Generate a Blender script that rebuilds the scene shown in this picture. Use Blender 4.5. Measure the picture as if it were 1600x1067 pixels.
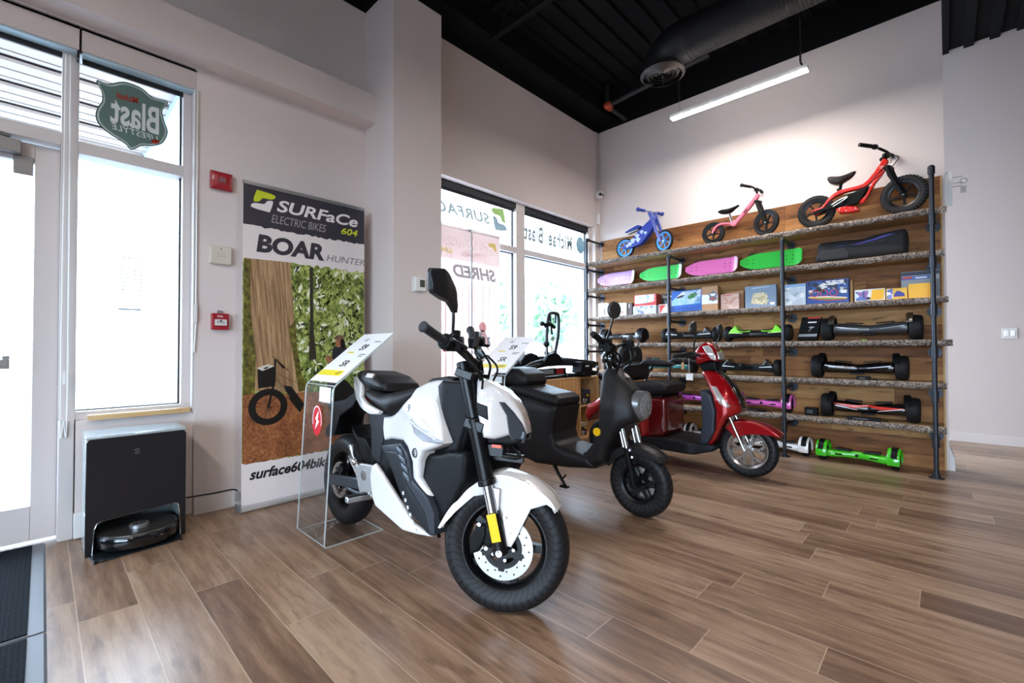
import bpy, bmesh, math, random
import numpy as np
from mathutils import Vector as V, Matrix as M

for o in list(bpy.data.objects):
    bpy.data.objects.remove(o, do_unlink=True)
SC = bpy.context.scene
COL = SC.collection
R = math.radians

# ------------------------------------------------------------------ camera
cam = bpy.data.cameras.new('camera')
cam.sensor_width = 36.0
cam.lens = 703.57 / 1600 * 36.0
cam.clip_start = 0.05
camera = bpy.data.objects.new('camera', cam)
COL.objects.link(camera)
_y, _p, _r = R(43.8256), R(0.9043), R(-0.15)
fw = V((-math.sin(_y) * math.cos(_p), math.cos(_y) * math.cos(_p), math.sin(_p)))
rt = fw.cross(V((0, 0, 1))).normalized()
up = rt.cross(fw)
rt, up = math.cos(_r) * rt + math.sin(_r) * up, -math.sin(_r) * rt + math.cos(_r) * up
camera.matrix_world = M(((rt.x, up.x, -fw.x, 0), (rt.y, up.y, -fw.y, 0), (rt.z, up.z, -fw.z, 1.05), (0, 0, 0, 1)))
SC.camera = camera

# ------------------------------------------------------------------ world, exposure
world = bpy.data.worlds.new('sky')
SC.world = world
world.use_nodes = True
bg = world.node_tree.nodes['Background']
bg.inputs[0].default_value = (0.64, 0.81, 1.0, 1)
bg.inputs[1].default_value = 14.0
SC.view_settings.view_transform = 'Standard'
SC.view_settings.look = 'None'
SC.view_settings.exposure = 0.4
SC.view_settings.gamma = 1.0
SC.view_settings.use_curve_mapping = False
SC.cycles.use_denoising = True
SC.cycles.max_bounces = 10
SC.cycles.transparent_max_bounces = 16
SC.cycles.caustics_reflective = False
SC.cycles.caustics_refractive = False
LAMP_STRENGTH = 150.0


def portal(loc, sx, sy, rot):
    """sky light enters the room through this window opening"""
    l = bpy.data.lights.new('window_light', 'AREA')
    l.shape = 'RECTANGLE'
    l.size, l.size_y = sx, sy
    l.cycles.is_portal = True
    o = bpy.data.objects.new('window_light', l)
    o.location = loc
    o.rotation_euler = rot
    COL.objects.link(o)


portal((-3.75, 0.37, 1.7), 2.2, 0.6, (0, R(-90), 0))
portal((-3.75, -1.0, 1.4), 2.8, 2.1, (0, R(-90), 0))
portal((-3.75, 3.8, 1.65), 2.2, 3.0, (0, R(-90), 0))
portal((1.2, -4.15, 1.33), 5.2, 2.4, (R(90), 0, 0))  # portal of the unseen window added behind the camera


# ------------------------------------------------------------------ materials
def lin(h):
    h = h.lstrip('#')
    c = [int(h[i:i + 2], 16) / 255 for i in (0, 2, 4)]
    return tuple(x / 12.92 if x <= 0.04045 else ((x + 0.055) / 1.055) ** 2.4 for x in c) + (1.0,)


_m = {}


class NT:
    """short-hand for building node trees"""

    def __init__(s, name):
        s.m = bpy.data.materials.new(name)
        s.m.use_nodes = True
        s.t = s.m.node_tree
        s.t.nodes.clear()
        s.out = s.n('ShaderNodeOutputMaterial')

    def n(s, typ, **kw):
        nd = s.t.nodes.new(typ)
        for k, v in kw.items():
            if k.startswith('i_'):
                key = k[2:]
                key = int(key) if key.isdigit() else key.replace('_', ' ')
                s.set(nd.inputs[key], v)
            else:
                setattr(nd, k, v)
        return nd

    def set(s, sock, v):
        if isinstance(v, bpy.types.NodeSocket):
            s.t.links.new(v, sock)
        elif isinstance(v, bpy.types.Node):
            s.t.links.new(v.outputs[0], sock)
        else:
            sock.default_value = v

    def math(s, op, a, b=None, clamp=False):
        nd = s.n('ShaderNodeMath', operation=op, use_clamp=clamp)
        s.set(nd.inputs[0], a)
        if b is not None:
            s.set(nd.inputs[1], b)
        return nd.outputs[0]

    def mix(s, f, a, b, mode='MIX'):
        nd = s.n('ShaderNodeMixRGB', blend_type=mode)
        s.set(nd.inputs[0], f)
        s.set(nd.inputs[1], a)
        s.set(nd.inputs[2], b)
        return nd.outputs[0]

    def ramp(s, f, stops):
        nd = s.n('ShaderNodeValToRGB')
        e = nd.color_ramp.elements
        while len(e) < len(stops):
            e.new(0.5)
        for el, (p, c) in zip(e, stops):
            el.position = p
            el.color = lin(c) if isinstance(c, str) else c
        s.set(nd.inputs[0], f)
        return nd.outputs[0]

    def noise(s, vec, scale, detail=4, rough=0.6, w=None):
        nd = s.n('ShaderNodeTexNoise')
        nd.inputs['Scale'].default_value = scale
        nd.inputs['Detail'].default_value = detail
        nd.inputs['Roughness'].default_value = rough
        s.set(nd.inputs['Vector'], vec)
        return nd.outputs[0]

    def obj(s):
        return s.n('ShaderNodeTexCoord').outputs['Object']

    def xyz(s, vec):
        nd = s.n('ShaderNodeSeparateXYZ')
        s.set(nd.inputs[0], vec)
        return nd.outputs

    def comb(s, x, y, z):
        nd = s.n('ShaderNodeCombineXYZ')
        for i, v in enumerate((x, y, z)):
            s.set(nd.inputs[i], v)
        return nd.outputs[0]

    def bsdf(s, col, rough=0.5, metal=0.0, spec=0.5, coat=0.0, bump=None, bstr=0.2, bdist=0.01, **kw):
        b = s.n('ShaderNodeBsdfPrincipled')
        s.set(b.inputs['Base Color'], col)
        s.set(b.inputs['Roughness'], rough)
        s.set(b.inputs['Metallic'], metal)
        b.inputs['Specular IOR Level'].default_value = spec
        b.inputs['Coat Weight'].default_value = coat
        b.inputs['Coat Roughness'].default_value = 0.05
        for k, v in kw.items():
            s.set(b.inputs[k.replace('_', ' ')], v)
        if bump is not None:
            bn = s.n('ShaderNodeBump')
            bn.inputs['Strength'].default_value = bstr
            bn.inputs['Distance'].default_value = bdist
            s.set(bn.inputs['Height'], bump)
            s.t.links.new(bn.outputs[0], b.inputs['Normal'])
        s.t.links.new(b.outputs[0], s.out.inputs[0])
        return b


def mat(name, col='#888888', rough=0.5, metal=0.0, spec=0.5, coat=0.0, noise=0.0, nscale=40, bump=0.0, bscale=200, **kw):
    """plain paint, plastic, rubber or metal, with slight procedural variation"""
    if name in _m:
        return _m[name]
    t = NT(name)
    c = lin(col)
    cc = c
    v = t.obj()
    if noise:
        f = t.noise(v, nscale, 3)
        cc = t.mix(f, tuple(x * (1 - noise) for x in c[:3]) + (1,), tuple(min(1, x * (1 + noise)) for x in c[:3]) + (1,))
    bp = t.noise(v, bscale, 2) if bump else None
    t.bsdf(cc, rough, metal, spec, coat, bp, bump, 0.004, **kw)
    _m[name] = t.m
    return t.m


def emit(name, col, strength):
    if name in _m:
        return _m[name]
    t = NT(name)
    e = t.n('ShaderNodeEmission')
    e.inputs[0].default_value = lin(col)
    e.inputs[1].default_value = strength
    t.t.links.new(e.outputs[0], t.out.inputs[0])
    _m[name] = t.m
    return t.m


def clear(name, tint='#ffffff', ior=1.45, rough=0.02, body=0.0, bodycol='#ffffff'):
    """thin clear sheet: straight-through light, fresnel reflection, optional milky body"""
    if name in _m:
        return _m[name]
    t = NT(name)
    tr = t.n('ShaderNodeBsdfTransparent')
    tr.inputs[0].default_value = lin(tint)
    gl = t.n('ShaderNodeBsdfGlossy')
    gl.inputs['Roughness'].default_value = rough
    lw = t.n('ShaderNodeLayerWeight')
    lw.inputs[0].default_value = 0.5
    f0 = ((ior - 1) / (ior + 1)) ** 2
    fr = t.n('ShaderNodeMath', operation='MULTIPLY_ADD')
    t.set(fr.inputs[0], t.math('POWER', lw.outputs['Facing'], 5.0))
    fr.inputs[1].default_value = 0.8
    fr.inputs[2].default_value = f0
    base = tr.outputs[0]
    if body:
        df = t.n('ShaderNodeBsdfDiffuse')
        df.inputs[0].default_value = lin(bodycol)
        tl = t.n('ShaderNodeBsdfTranslucent')
        tl.inputs[0].default_value = lin(bodycol)
        ad = t.n('ShaderNodeMixShader')
        ad.inputs[0].default_value = 0.5
        t.t.links.new(df.outputs[0], ad.inputs[1])
        t.t.links.new(tl.outputs[0], ad.inputs[2])
        mb = t.n('ShaderNodeMixShader')
        mb.inputs[0].default_value = body
        t.t.links.new(base, mb.inputs[1])
        t.t.links.new(ad.outputs[0], mb.inputs[2])
        base = mb.outputs[0]
    mx = t.n('ShaderNodeMixShader')
    t.t.links.new(fr.outputs[0], mx.inputs[0])
    t.t.links.new(base, mx.inputs[1])
    t.t.links.new(gl.outputs[0], mx.inputs[2])
    t.t.links.new(mx.outputs[0], t.out.inputs[0])
    _m[name] = t.m
    return t.m


def plank_mat(name, ua, va, L, W, stops, gap, gapcol, rough, stain=0.5, seed=0.0, spec=0.5, bstr=0.15, cross='#3a2a1c', stagger=7.31, vary=0.42):
    """random-length boards: ua = axis along the board, va = axis across it"""
    if name in _m:
        return _m[name]
    t = NT(name)
    co = t.n('ShaderNodeTexCoord').outputs['Object']
    s = t.xyz(co)
    u, v = s[ua], s[va]
    row = t.math('FLOOR', t.math('DIVIDE', t.math('ADD', v, 100 * W + seed), W))
    fv = t.math('FRACT', t.math('DIVIDE', t.math('ADD', v, 100 * W + seed), W))
    wn = t.n('ShaderNodeTexWhiteNoise', noise_dimensions='1D')
    t.set(wn.inputs['W'], t.math('ADD', row, seed))
    uu = t.math('DIVIDE', t.math('ADD', t.math('ADD', u, 100 * L), t.math('MULTIPLY', wn.outputs['Value'], stagger)), L)
    ci = t.math('FLOOR', uu)
    fu = t.math('FRACT', uu)
    w2 = t.n('ShaderNodeTexWhiteNoise', noise_dimensions='2D')
    t.set(w2.inputs['Vector'], t.comb(row, ci, 0.0))
    rnd = w2.outputs['Value']
    sh = t.comb(t.math('ADD', t.math('MULTIPLY', u, 1.0), t.math('MULTIPLY', rnd, 37.0)), t.math('MULTIPLY', v, 9.0), t.math('MULTIPLY', rnd, 11.0))
    grain = t.noise(sh, 2.2, 6, 0.65)
    fine = t.noise(t.comb(t.math('MULTIPLY', u, 3.0), t.math('MULTIPLY', v, 90.0), rnd), 3.0, 4, 0.7)
    tone = t.math('ADD', t.math('MULTIPLY', rnd, vary), t.math('ADD', t.math('MULTIPLY', grain, 0.72), t.math('MULTIPLY', fine, 0.16)))
    tone = t.math('SUBTRACT', tone, 0.15 + (vary - 0.42) * 0.5)
    col = t.ramp(tone, stops)
    blot = t.noise(t.comb(t.math('ADD', t.math('MULTIPLY', u, 1.6), t.math('MULTIPLY', rnd, 53.0)), t.math('MULTIPLY', v, 6.0), 0.0), 3.0, 3, 0.5)
    bm_ = t.ramp(blot, [(0.58, (0, 0, 0, 1)), (0.74, (1, 1, 1, 1))])
    col = t.mix(t.math('MULTIPLY', bm_, stain), col, lin(cross))
    ev = t.math('MINIMUM', fv, t.math('SUBTRACT', 1.0, fv))
    eu = t.math('MINIMUM', fu, t.math('SUBTRACT', 1.0, fu))
    e1 = t.math('LESS_THAN', t.math('MULTIPLY', ev, W), gap)
    e2 = t.math('LESS_THAN', t.math('MULTIPLY', eu, L), gap)
    edge = t.math('MAXIMUM', e1, e2)
    col = t.mix(t.math('MULTIPLY', edge, 0.75), col, lin(gapcol))
    hgt = t.math('SUBTRACT', t.math('MULTIPLY', fine, 0.35), edge)
    rg = t.math('ADD', t.math('MULTIPLY', fine, 0.18), rough - 0.09)
    t.bsdf(col, rg, 0.0, spec, 0.0, hgt, bstr, 0.002)
    _m[name] = t.m
    return t.m


def bark_mat():
    if 'bark' in _m:
        return _m['bark']
    t = NT('bark')
    v = t.obj()
    n1 = t.noise(v, 34, 6, 0.75)
    vo = t.n('ShaderNodeTexVoronoi')
    vo.inputs['Scale'].default_value = 70
    t.set(vo.inputs['Vector'], v)
    f = t.math('ADD', t.math('MULTIPLY', n1, 0.8), t.math('MULTIPLY', vo.outputs['Distance'], 0.5))
    col = t.ramp(f, [(0.34, '#241d19'), (0.48, '#4f443c'), (0.62, '#7d7066'), (0.8, '#a99c91')])
    t.bsdf(col, 0.9, 0, 0.2, 0, f, 0.9, 0.02)
    _m['bark'] = t.m
    return t.m


def wood_mat(name, ax, stops, scale=1.0, rough=0.55):
    """solid wood with grain along one axis and a few knots"""
    if name in _m:
        return _m[name]
    t = NT(name)
    s = list(t.xyz(t.obj()))
    for i in range(3):
        s[i] = t.math('MULTIPLY', s[i], (2.0 if i == ax else 26.0) * scale)
    g = t.noise(t.comb(*s), 1.4, 5, 0.6)
    kn = t.n('ShaderNodeTexVoronoi')
    kn.inputs['Scale'].default_value = 4.5
    t.set(kn.inputs['Vector'], t.obj())
    k = t.ramp(kn.outputs['Distance'], [(0.03, (1, 1, 1, 1)), (0.1, (0, 0, 0, 1))])
    col = t.mix(t.math('MULTIPLY', k, 0.55), t.ramp(g, stops), lin('#6d4526'))
    t.bsdf(col, rough, 0, 0.35, 0, g, 0.15, 0.002)
    _m[name] = t.m
    return t.m


def tyre_mat(name, n=46, curve=9.0, strength=0.9):
    """black rubber with curved cross grooves around the local Y axis"""
    if name in _m:
        return _m[name]
    t = NT(name)
    s = t.xyz(t.obj())
    ang = t.math('ARCTAN2', s[2], s[0])
    ay = t.math('ABSOLUTE', s[1])
    ph = t.math('ADD', t.math('MULTIPLY', ang, n), t.math('MULTIPLY', ay, curve * n))
    wv = t.math('SINE', ph)
    gr = t.math('GREATER_THAN', wv, 0.55)
    r2 = t.math('SQRT', t.math('ADD', t.math('MULTIPLY', s[0], s[0]), t.math('MULTIPLY', s[2], s[2])))
    _m[name] = t.m
    dk = t.mix(gr, lin('#1d1d1f'), lin('#0a0a0b'))
    t.bsdf(dk, 0.5, 0, 0.28, 0, t.math('MULTIPLY', gr, -1.0), strength, 0.006)
    return t.m


# ------------------------------------------------------------------ geometry
def cr(pts, n=5, closed=True):
    """Catmull-Rom through the points"""
    P = [V(p) for p in pts]
    k = len(P)
    out = []
    rng = range(k) if closed else range(k - 1)
    for i in rng:
        p0 = P[(i - 1) % k] if closed or i > 0 else P[0] * 2 - P[1]
        p1, p2 = P[i], P[(i + 1) % k]
        p3 = P[(i + 2) % k] if closed or i + 2 < k else P[-1] * 2 - P[-2]
        for j in range(n):
            t = j / n
            out.append(0.5 * (2 * p1 + (p2 - p0) * t + (2 * p0 - 5 * p1 + 4 * p2 - p3) * t * t + (3 * p1 - p0 - 3 * p2 + p3) * t ** 3))
    if not closed:
        out.append(P[-1])
    return [tuple(p) for p in out]


def sm(x, a, b):
    t = max(0.0, min(1.0, (x - a) / (b - a)))
    return t * t * (3 - 2 * t)


XZ = lambda u, v, w: (u, w, v)      # u along x, v up, w across (y)
YZ = lambda u, v, w: (w, u, v)      # u along y, v up, w along x
XY = lambda u, v, w: (u, v, w)
_txt = {}


class MB:
    def __init__(s):
        s.bm = bmesh.new()

    def _take(s, verts, F):
        for v in verts:
            v.co = V(F @ v.co) if isinstance(F, M) else V(F(*v.co))

    def box(s, c, d, rot=None, F=None):
        r = bmesh.ops.create_cube(s.bm, size=1.0)['verts']
        m = M.Translation(c) @ (rot.to_4x4() if rot is not None else M.Identity(4)) @ M.Diagonal((d[0], d[1], d[2], 1))
        for v in r:
            v.co = m @ v.co
            if F is not None:
                v.co = F @ v.co
        return s

    def bb(s, a, b):
        return s.box([(x + y) / 2 for x, y in zip(a, b)], [abs(y - x) for x, y in zip(a, b)])

    def beam(s, p, q, w, h, upv=(0, 0, 1)):
        """rectangular bar from p to q"""
        p, q = V(p), V(q)
        z = (q - p).normalized()
        x = V(upv).cross(z)
        x = x.normalized() if x.length > 1e-6 else V((1, 0, 0))
        y = z.cross(x)
        m = M(((x.x, y.x, z.x), (x.y, y.y, z.y), (x.z, y.z, z.z)))
        return s.box((p + q) / 2, (w, h, (q - p).length), m)

    def cyl(s, p, q, r, r2=None, n=20):
        return s.tube([p, q], [r, r if r2 is None else r2], n)

    def tube(s, pts, r, n=10, closed=False, sub=0, cap=True, flat=None):
        """swept tube; r one radius or one per point; flat=(sx, sy) squashes the section"""
        P = [V(p) for p in pts]
        rs = list(r) if isinstance(r, (list, tuple)) else [r] * len(P)
        if sub:
            k = len(P)
            if not closed:
                rs = [rs[i] + (rs[i + 1] - rs[i]) * j / sub for i in range(k - 1) for j in range(sub)] + [rs[-1]]
            else:
                rs = [rs[i] + (rs[(i + 1) % k] - rs[i]) * j / sub for i in range(k) for j in range(sub)]
            P = [V(p) for p in cr([tuple(p) for p in P], sub, closed)]
        k = len(P)
        tan = []
        for i in range(k):
            a = P[(i - 1) % k] if closed or i > 0 else P[i]
            b = P[(i + 1) % k] if closed or i < k - 1 else P[i]
            tan.append((b - a).normalized())
        ref = V((0, 0, 1)) if abs(tan[0].z) < 0.9 else V((1, 0, 0))
        x = (ref - tan[0] * ref.dot(tan[0])).normalized()
        rings = []
        for i in range(k):
            x = (x - tan[i] * x.dot(tan[i])).normalized()
            y = tan[i].cross(x)
            fx, fy = flat or (1, 1)
            rings.append([s.bm.verts.new(P[i] + (x * math.cos(a) * fx + y * math.sin(a) * fy) * rs[i]) for a in (2 * math.pi * j / n for j in range(n))])
        s._skin(rings, closed, cap)
        return s

    def _skin(s, rings, closed=False, cap=True):
        n = len(rings[0])
        k = len(rings)
        for i in range(k if closed else k - 1):
            a, b = rings[i], rings[(i + 1) % k]
            for j in range(n):
                s.bm.faces.new((a[j], a[(j + 1) % n], b[(j + 1) % n], b[j]))
        if cap and not closed:
            s.bm.faces.new(rings[0][::-1])
            s.bm.faces.new(rings[-1])

    def lathe(s, prof, F=None, n=32, a0=0.0, a1=2 * math.pi, closed_prof=False):
        """profile of (radius, height); axis is local Y unless F maps it elsewhere"""
        full = abs(a1 - a0 - 2 * math.pi) < 1e-6
        cnt = n if full else n + 1
        rings = []
        for i in range(cnt):
            a = a0 + (a1 - a0) * i / n
            ring = []
            for r, h in prof:
                p = V((r * math.cos(a), h, r * math.sin(a)))
                if F is not None:
                    p = F @ p
                ring.append(s.bm.verts.new(p))
            rings.append(ring)
        m = len(prof)
        for i in range(n):
            a, b = rings[i], rings[(i + 1) % cnt]
            for j in range(m if closed_prof else m - 1):
                q = (a[j], a[(j + 1) % m], b[(j + 1) % m], b[j])
                if (q[0].co - q[3].co).length < 1e-7:
                    q = (q[0], q[1], q[2])
                elif (q[1].co - q[2].co).length < 1e-7:
                    q = (q[0], q[1], q[3])
                try:
                    s.bm.faces.new(q)
                except ValueError:
                    pass
        return s

    def disc(s, c, r, h, axis='Y', n=28):
        d = {'X': V((1, 0, 0)), 'Y': V((0, 1, 0)), 'Z': V((0, 0, 1))}[axis] if isinstance(axis, str) else V(axis).normalized()
        return s.cyl(V(c) - d * h / 2, V(c) + d * h / 2, r, None, n)

    def ball(s, c, r, n=16):
        if not isinstance(r, (tuple, list)):
            r = (r, r, r)
        vs = bmesh.ops.create_uvsphere(s.bm, u_segments=n, v_segments=max(6, n // 2), radius=1.0)['verts']
        for v in vs:
            v.co = V((v.co.x * r[0] + c[0], v.co.y * r[1] + c[1], v.co.z * r[2] + c[2]))
        return s

    def prism(s, poly, w0, w1, F=XZ):
        a = [s.bm.verts.new(F(u, v, w0)) for u, v in poly]
        b = [s.bm.verts.new(F(u, v, w1)) for u, v in poly]
        n = len(poly)
        for i in range(n):
            s.bm.faces.new((a[i], a[(i + 1) % n], b[(i + 1) % n], b[i]))
        s.bm.faces.new(a[::-1])
        s.bm.faces.new(b)
        return s

    def flat(s, poly, w=0.0, F=XZ):
        s.bm.faces.new([s.bm.verts.new(F(u, v, w)) for u, v in poly])
        return s

    def loft(s, rings, cap=True, closed=False):
        s._skin([[s.bm.verts.new(p) for p in r] for r in rings], closed, cap)
        return s

    def inflate(s, poly, hw, r=0.02, g=0.02, yc=0.0, F=XZ, mn=0.0015):
        """solid with the given outline; half thickness hw and centre yc may be functions of (u, v); r rounds the rim"""
        hf = hw if callable(hw) else (lambda u, v: hw)
        cf = yc if callable(yc) else (lambda u, v: yc)
        b2 = bmesh.new()
        b2.faces.new([b2.verts.new((p[0], p[1], 0)) for p in poly])
        us = [p[0] for p in poly]
        vs = [p[1] for p in poly]
        b2.normal_update()
        for st_ in ((0.12, 0.3, 0.58) if r > 0.012 else (0.3, 0.7)):
            if r <= 0.022 or st_ == 0.12:
                big = max(b2.faces, key=lambda q: q.calc_area())
                bmesh.ops.inset_region(b2, faces=[big], thickness=r * st_ * 0.9, use_even_offset=False, use_boundary=True)
        b2.normal_update()
        bmesh.ops.triangulate(b2, faces=b2.faces[:])
        for lo, hi, no in ((min(us), max(us), V((1, 0, 0))), (min(vs), max(vs), V((0, 1, 0)))):
            k = max(1, int((hi - lo) / g))
            for i in range(1, k + 1):
                bmesh.ops.bisect_plane(b2, geom=b2.verts[:] + b2.edges[:] + b2.faces[:], plane_co=no * (lo + (hi - lo) * i / (k + 1)), plane_no=no, dist=1e-5)
        bmesh.ops.remove_doubles(b2, verts=b2.verts[:], dist=1e-5)
        b2.verts.ensure_lookup_table()
        b2.verts.index_update()
        pts = np.array([(v.co.x, v.co.y) for v in b2.verts])
        A = np.array([(p[0], p[1]) for p in poly])
        B = np.roll(A, -1, axis=0)
        D = np.full(len(pts), 1e9)
        for a, b in zip(A, B):
            ab = b - a
            L2 = max(1e-12, ab @ ab)
            t = np.clip(((pts - a) @ ab) / L2, 0, 1)
            D = np.minimum(D, np.linalg.norm(pts - a - t[:, None] * ab, axis=1))
        top, bot = [], []
        for (u, v), d in zip(pts, D):
            h = hf(u, v)
            rr = min(r, h)
            if d < rr:
                h = h - rr + math.sqrt(max(0, rr * rr - (rr - d) ** 2))
            h = max(mn, h)
            c = cf(u, v)
            top.append(s.bm.verts.new(F(u, v, c + h)))
            bot.append(s.bm.verts.new(F(u, v, c - h)))
        for f in b2.faces:
            ix = [v.index for v in f.verts]
            try:
                s.bm.faces.new([top[i] for i in ix])
                s.bm.faces.new([bot[i] for i in ix[::-1]])
            except ValueError:
                pass
        for e in b2.edges:
            if len(e.link_faces) == 1:
                i, j = e.verts[0].index, e.verts[1].index
                try:
                    s.bm.faces.new((top[i], top[j], bot[j], bot[i]))
                except ValueError:
                    pass
        b2.free()
        return s

    def text(s, body, size, F, shear=0.0, bold=0.0, sx=1.0, align='LEFT', depth=0.0, spacing=1.0):
        """lettering laid in the (u, v) plane and mapped by F(u, v, w)"""
        key = (body, shear, bold, align, spacing)
        if key not in _txt:
            cu = bpy.data.curves.new('lettering', 'FONT')
            cu.body = body
            cu.size = 1.0
            cu.shear = shear
            cu.offset = bold
            cu.space_character = spacing
            cu.align_x = align
            cu.resolution_u = 4
            ob = bpy.data.objects.new('lettering', cu)
            COL.objects.link(ob)
            bpy.context.view_layer.update()
            me = bpy.data.meshes.new_from_object(ob.evaluated_get(bpy.context.evaluated_depsgraph_get()))
            _txt[key] = ([tuple(v.co) for v in me.vertices], [tuple(p.vertices) for p in me.polygons])
            bpy.data.objects.remove(ob)
            bpy.data.meshes.remove(me)
            bpy.data.curves.remove(cu)
        vs, fs = _txt[key]
        nv = [s.bm.verts.new(F(x * size * sx, y * size, depth)) for x, y, z in vs]
        for f in fs:
            try:
                s.bm.faces.new([nv[i] for i in f])
            except ValueError:
                pass
        return s

    def xf(s, m):
        bmesh.ops.transform(s.bm, matrix=m, verts=s.bm.verts[:])
        return s

    def build(s, name, m, parent=None, bev=0.0, ang=35, ml=None, normals=True):
        if normals:
            bmesh.ops.recalc_face_normals(s.bm, faces=s.bm.faces[:])
        me = bpy.data.meshes.new(name)
        s.bm.to_mesh(me)
        s.bm.free()
        me.polygons.foreach_set('use_smooth', [True] * len(me.polygons))
        me.set_sharp_from_angle(angle=R(ang))
        me.materials.append(m)
        o = bpy.data.objects.new(name, me)
        COL.objects.link(o)
        if parent is not None:
            o.parent = parent
        if ml is not None:
            o.matrix_local = ml
        if bev:
            b = o.modifiers.new('edge', 'BEVEL')
            b.width = bev
            b.segments = 2
            b.limit_method = 'ANGLE'
            b.angle_limit = R(40)
        return o


def tag(o, label, cat, group=None):
    o['label'] = label
    o['category'] = cat
    if group:
        o['group'] = group
    return o


def thing(name, label, cat, loc=(0, 0, 0), rz=0.0, group=None, rot=None):
    o = bpy.data.objects.new(name, None)
    COL.objects.link(o)
    o.location = loc
    o.rotation_euler = rot if rot is not None else (0, 0, rz)
    return tag(o, label, cat, group)


def struct(o):
    o['kind'] = 'structure'
    return o


def copy_tree(o, parent=None):
    c = o.copy()
    COL.objects.link(c)
    if parent is not None:
        c.parent = parent
        c.matrix_parent_inverse = o.matrix_parent_inverse.copy()
    for ch in list(o.children):
        copy_tree(ch, c)
    return c


def mv(p, dx=0.0, dz=0.0):
    return [(a + dx, b + dz) for a, b in p]


# shared materials
BLACK = mat('black_plastic', '#0d0e0f', 0.5, spec=0.14, bump=0.05, bscale=400)
SATIN = mat('satin_black_metal', '#0c0d0e', 0.32, 0.2, spec=.4)
GLOSSB = mat('gloss_black', '#0b0c0e', 0.12, coat=0.6)
DGREY = mat('dark_grey_plastic', '#18191c', 0.5, spec=0.2, bump=0.06, bscale=500)
SLATE = mat('slate_plastic', '#262a31', 0.45, spec=0.28)
RUBBER = mat('black_rubber', '#111112', 0.65, spec=0.3)
CHROME = mat('chrome', '#d8d8d8', 0.12, 1.0)
STEEL = mat('brushed_steel', '#b9b7b2', 0.32, 1.0)
ALU = mat('aluminium', '#c9cacc', 0.35, 0.9)
WHITE = mat('gloss_white', '#d6d3d1', 0.2, coat=0.6)
WPLAST = mat('white_plastic', '#ececea', 0.4)
SEATM = mat('seat_vinyl', '#171617', 0.5, spec=0.25, bump=0.12, bscale=700)
LENS = clear('clear_lens', '#e6eaee', 1.5, 0.02, 0.25, '#dfe4ea')
GLASS = clear('window_glass', '#fbfdff', 1.45, 0.0)
YEL = mat('reflector_yellow', '#f5c400', 0.35)
RED = mat('gloss_red', '#c81418', 0.18, coat=0.6)
ORANGE = mat('orange_reflector', '#d64a1c', 0.3)
# ================================================================== the room
def wall_mat():
    t = NT('wall_paint')
    v = t.obj()
    n = t.noise(v, 3.0, 3)
    c = t.mix(n, lin('#dfd4d0'), lin('#e4d9d5'))
    t.bsdf(c, 0.75, 0, 0.25, 0, t.noise(v, 260, 2), 0.06, 0.002)
    return t.m


WALL = wall_mat()
TRIMW = mat('trim_paint', '#dcd5d2', 0.5)
CEILB = mat('ceiling_black', '#060709', 0.8, spec=0.2, noise=0.3, nscale=6)
FRAMEW = mat('window_frame_paint', '#cfc8c6', 0.42)
FLOORM = plank_mat('floor_planks', 0, 1, 1.22, 0.1815,
                   [(0.2, '#4c3627'), (0.38, '#6e5340'), (0.5, '#896c55'), (0.62, '#9f836b'), (0.82, '#b89d84')],
                   0.0016, '#b7a28b', 0.33, 0.65, 0.0785, 0.5, 0.12, '#4a3629', 7.31, 0.24)
BACKW = plank_mat('reclaimed_boards', 0, 2, 1.75, 0.142,
                  [(0.1, '#47290f'), (0.3, '#774a26'), (0.5, '#966539'), (0.7, '#b0814d'), (0.9, '#c9a069')],
                  0.0016, '#22150c', 0.6, 0.75, 0.03, 0.3, 0.35, '#241710', 5.3)

CZ = 4.45
XW = -3.46
fl = MB().bb((-3.7, -4.2, -0.06), (5.5, 7.3, 0.0)).build('floor', FLOORM)
struct(fl)
w = MB()
w.bb((-3.66, 0.672, 0), (XW, 1.845, 3.86))
w.bb((-3.66, -4.2, 2.86), (XW, 0.672, 3.86))  # unseen lamps, added as fill light for the room
w.bb((-3.66, 0.13, 0), (-3.5, 0.672, 0.652))
w.bb((-3.66, -4.2, 0), (XW, -2.15, 2.86))
w.bb((-3.66, 2.302, 2.73), (XW, 5.38, 4.05))
w.bb((-3.66, 2.302, 0), (XW, 5.38, 0.66))
w.bb((-3.66, 5.27, 0.66), (XW, 5.38, 2.73))
struct(w.build('wall_left', WALL))
struct(MB().bb((-3.66, 1.845, 0), (-3.027, 2.302, 3.86)).build('wall_pillar', WALL))
struct(MB().bb((-3.66, 5.38, 0), (0.02, 5.54, 4.07)).build('wall_back', WALL))
struct(MB().bb((-1.5, 7.15, 0), (5.5, 7.3, CZ)).build('wall_far', mat('far_wall_dimmed', '#beb1ab', 0.75, spec=0.25)))  # dimmer light on the far wall is put into its darker colour
struct(MB().bb((5.5, -4.2, 0), (5.65, 7.3, CZ)).build('wall_right', mat('bounce_cut_paint', '#5d5957', .8)))  # unseen wall, coloured dark to cut bounced light
w = MB()
w.bb((-3.66, -4.35, 0), (-1.4, -4.2, CZ))
w.bb((3.8, -4.35, 0), (5.65, -4.2, CZ))
w.bb((-1.4, -4.35, 2.55), (3.8, -4.2, CZ))
w.bb((-1.4, -4.35, 0), (3.8, -4.2, 0.15))
struct(w.build('wall_rear', mat('bounce_cut_paint', '#5d5957', .8)))  # unseen rear wall, dark for the same cut in bounced light
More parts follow.
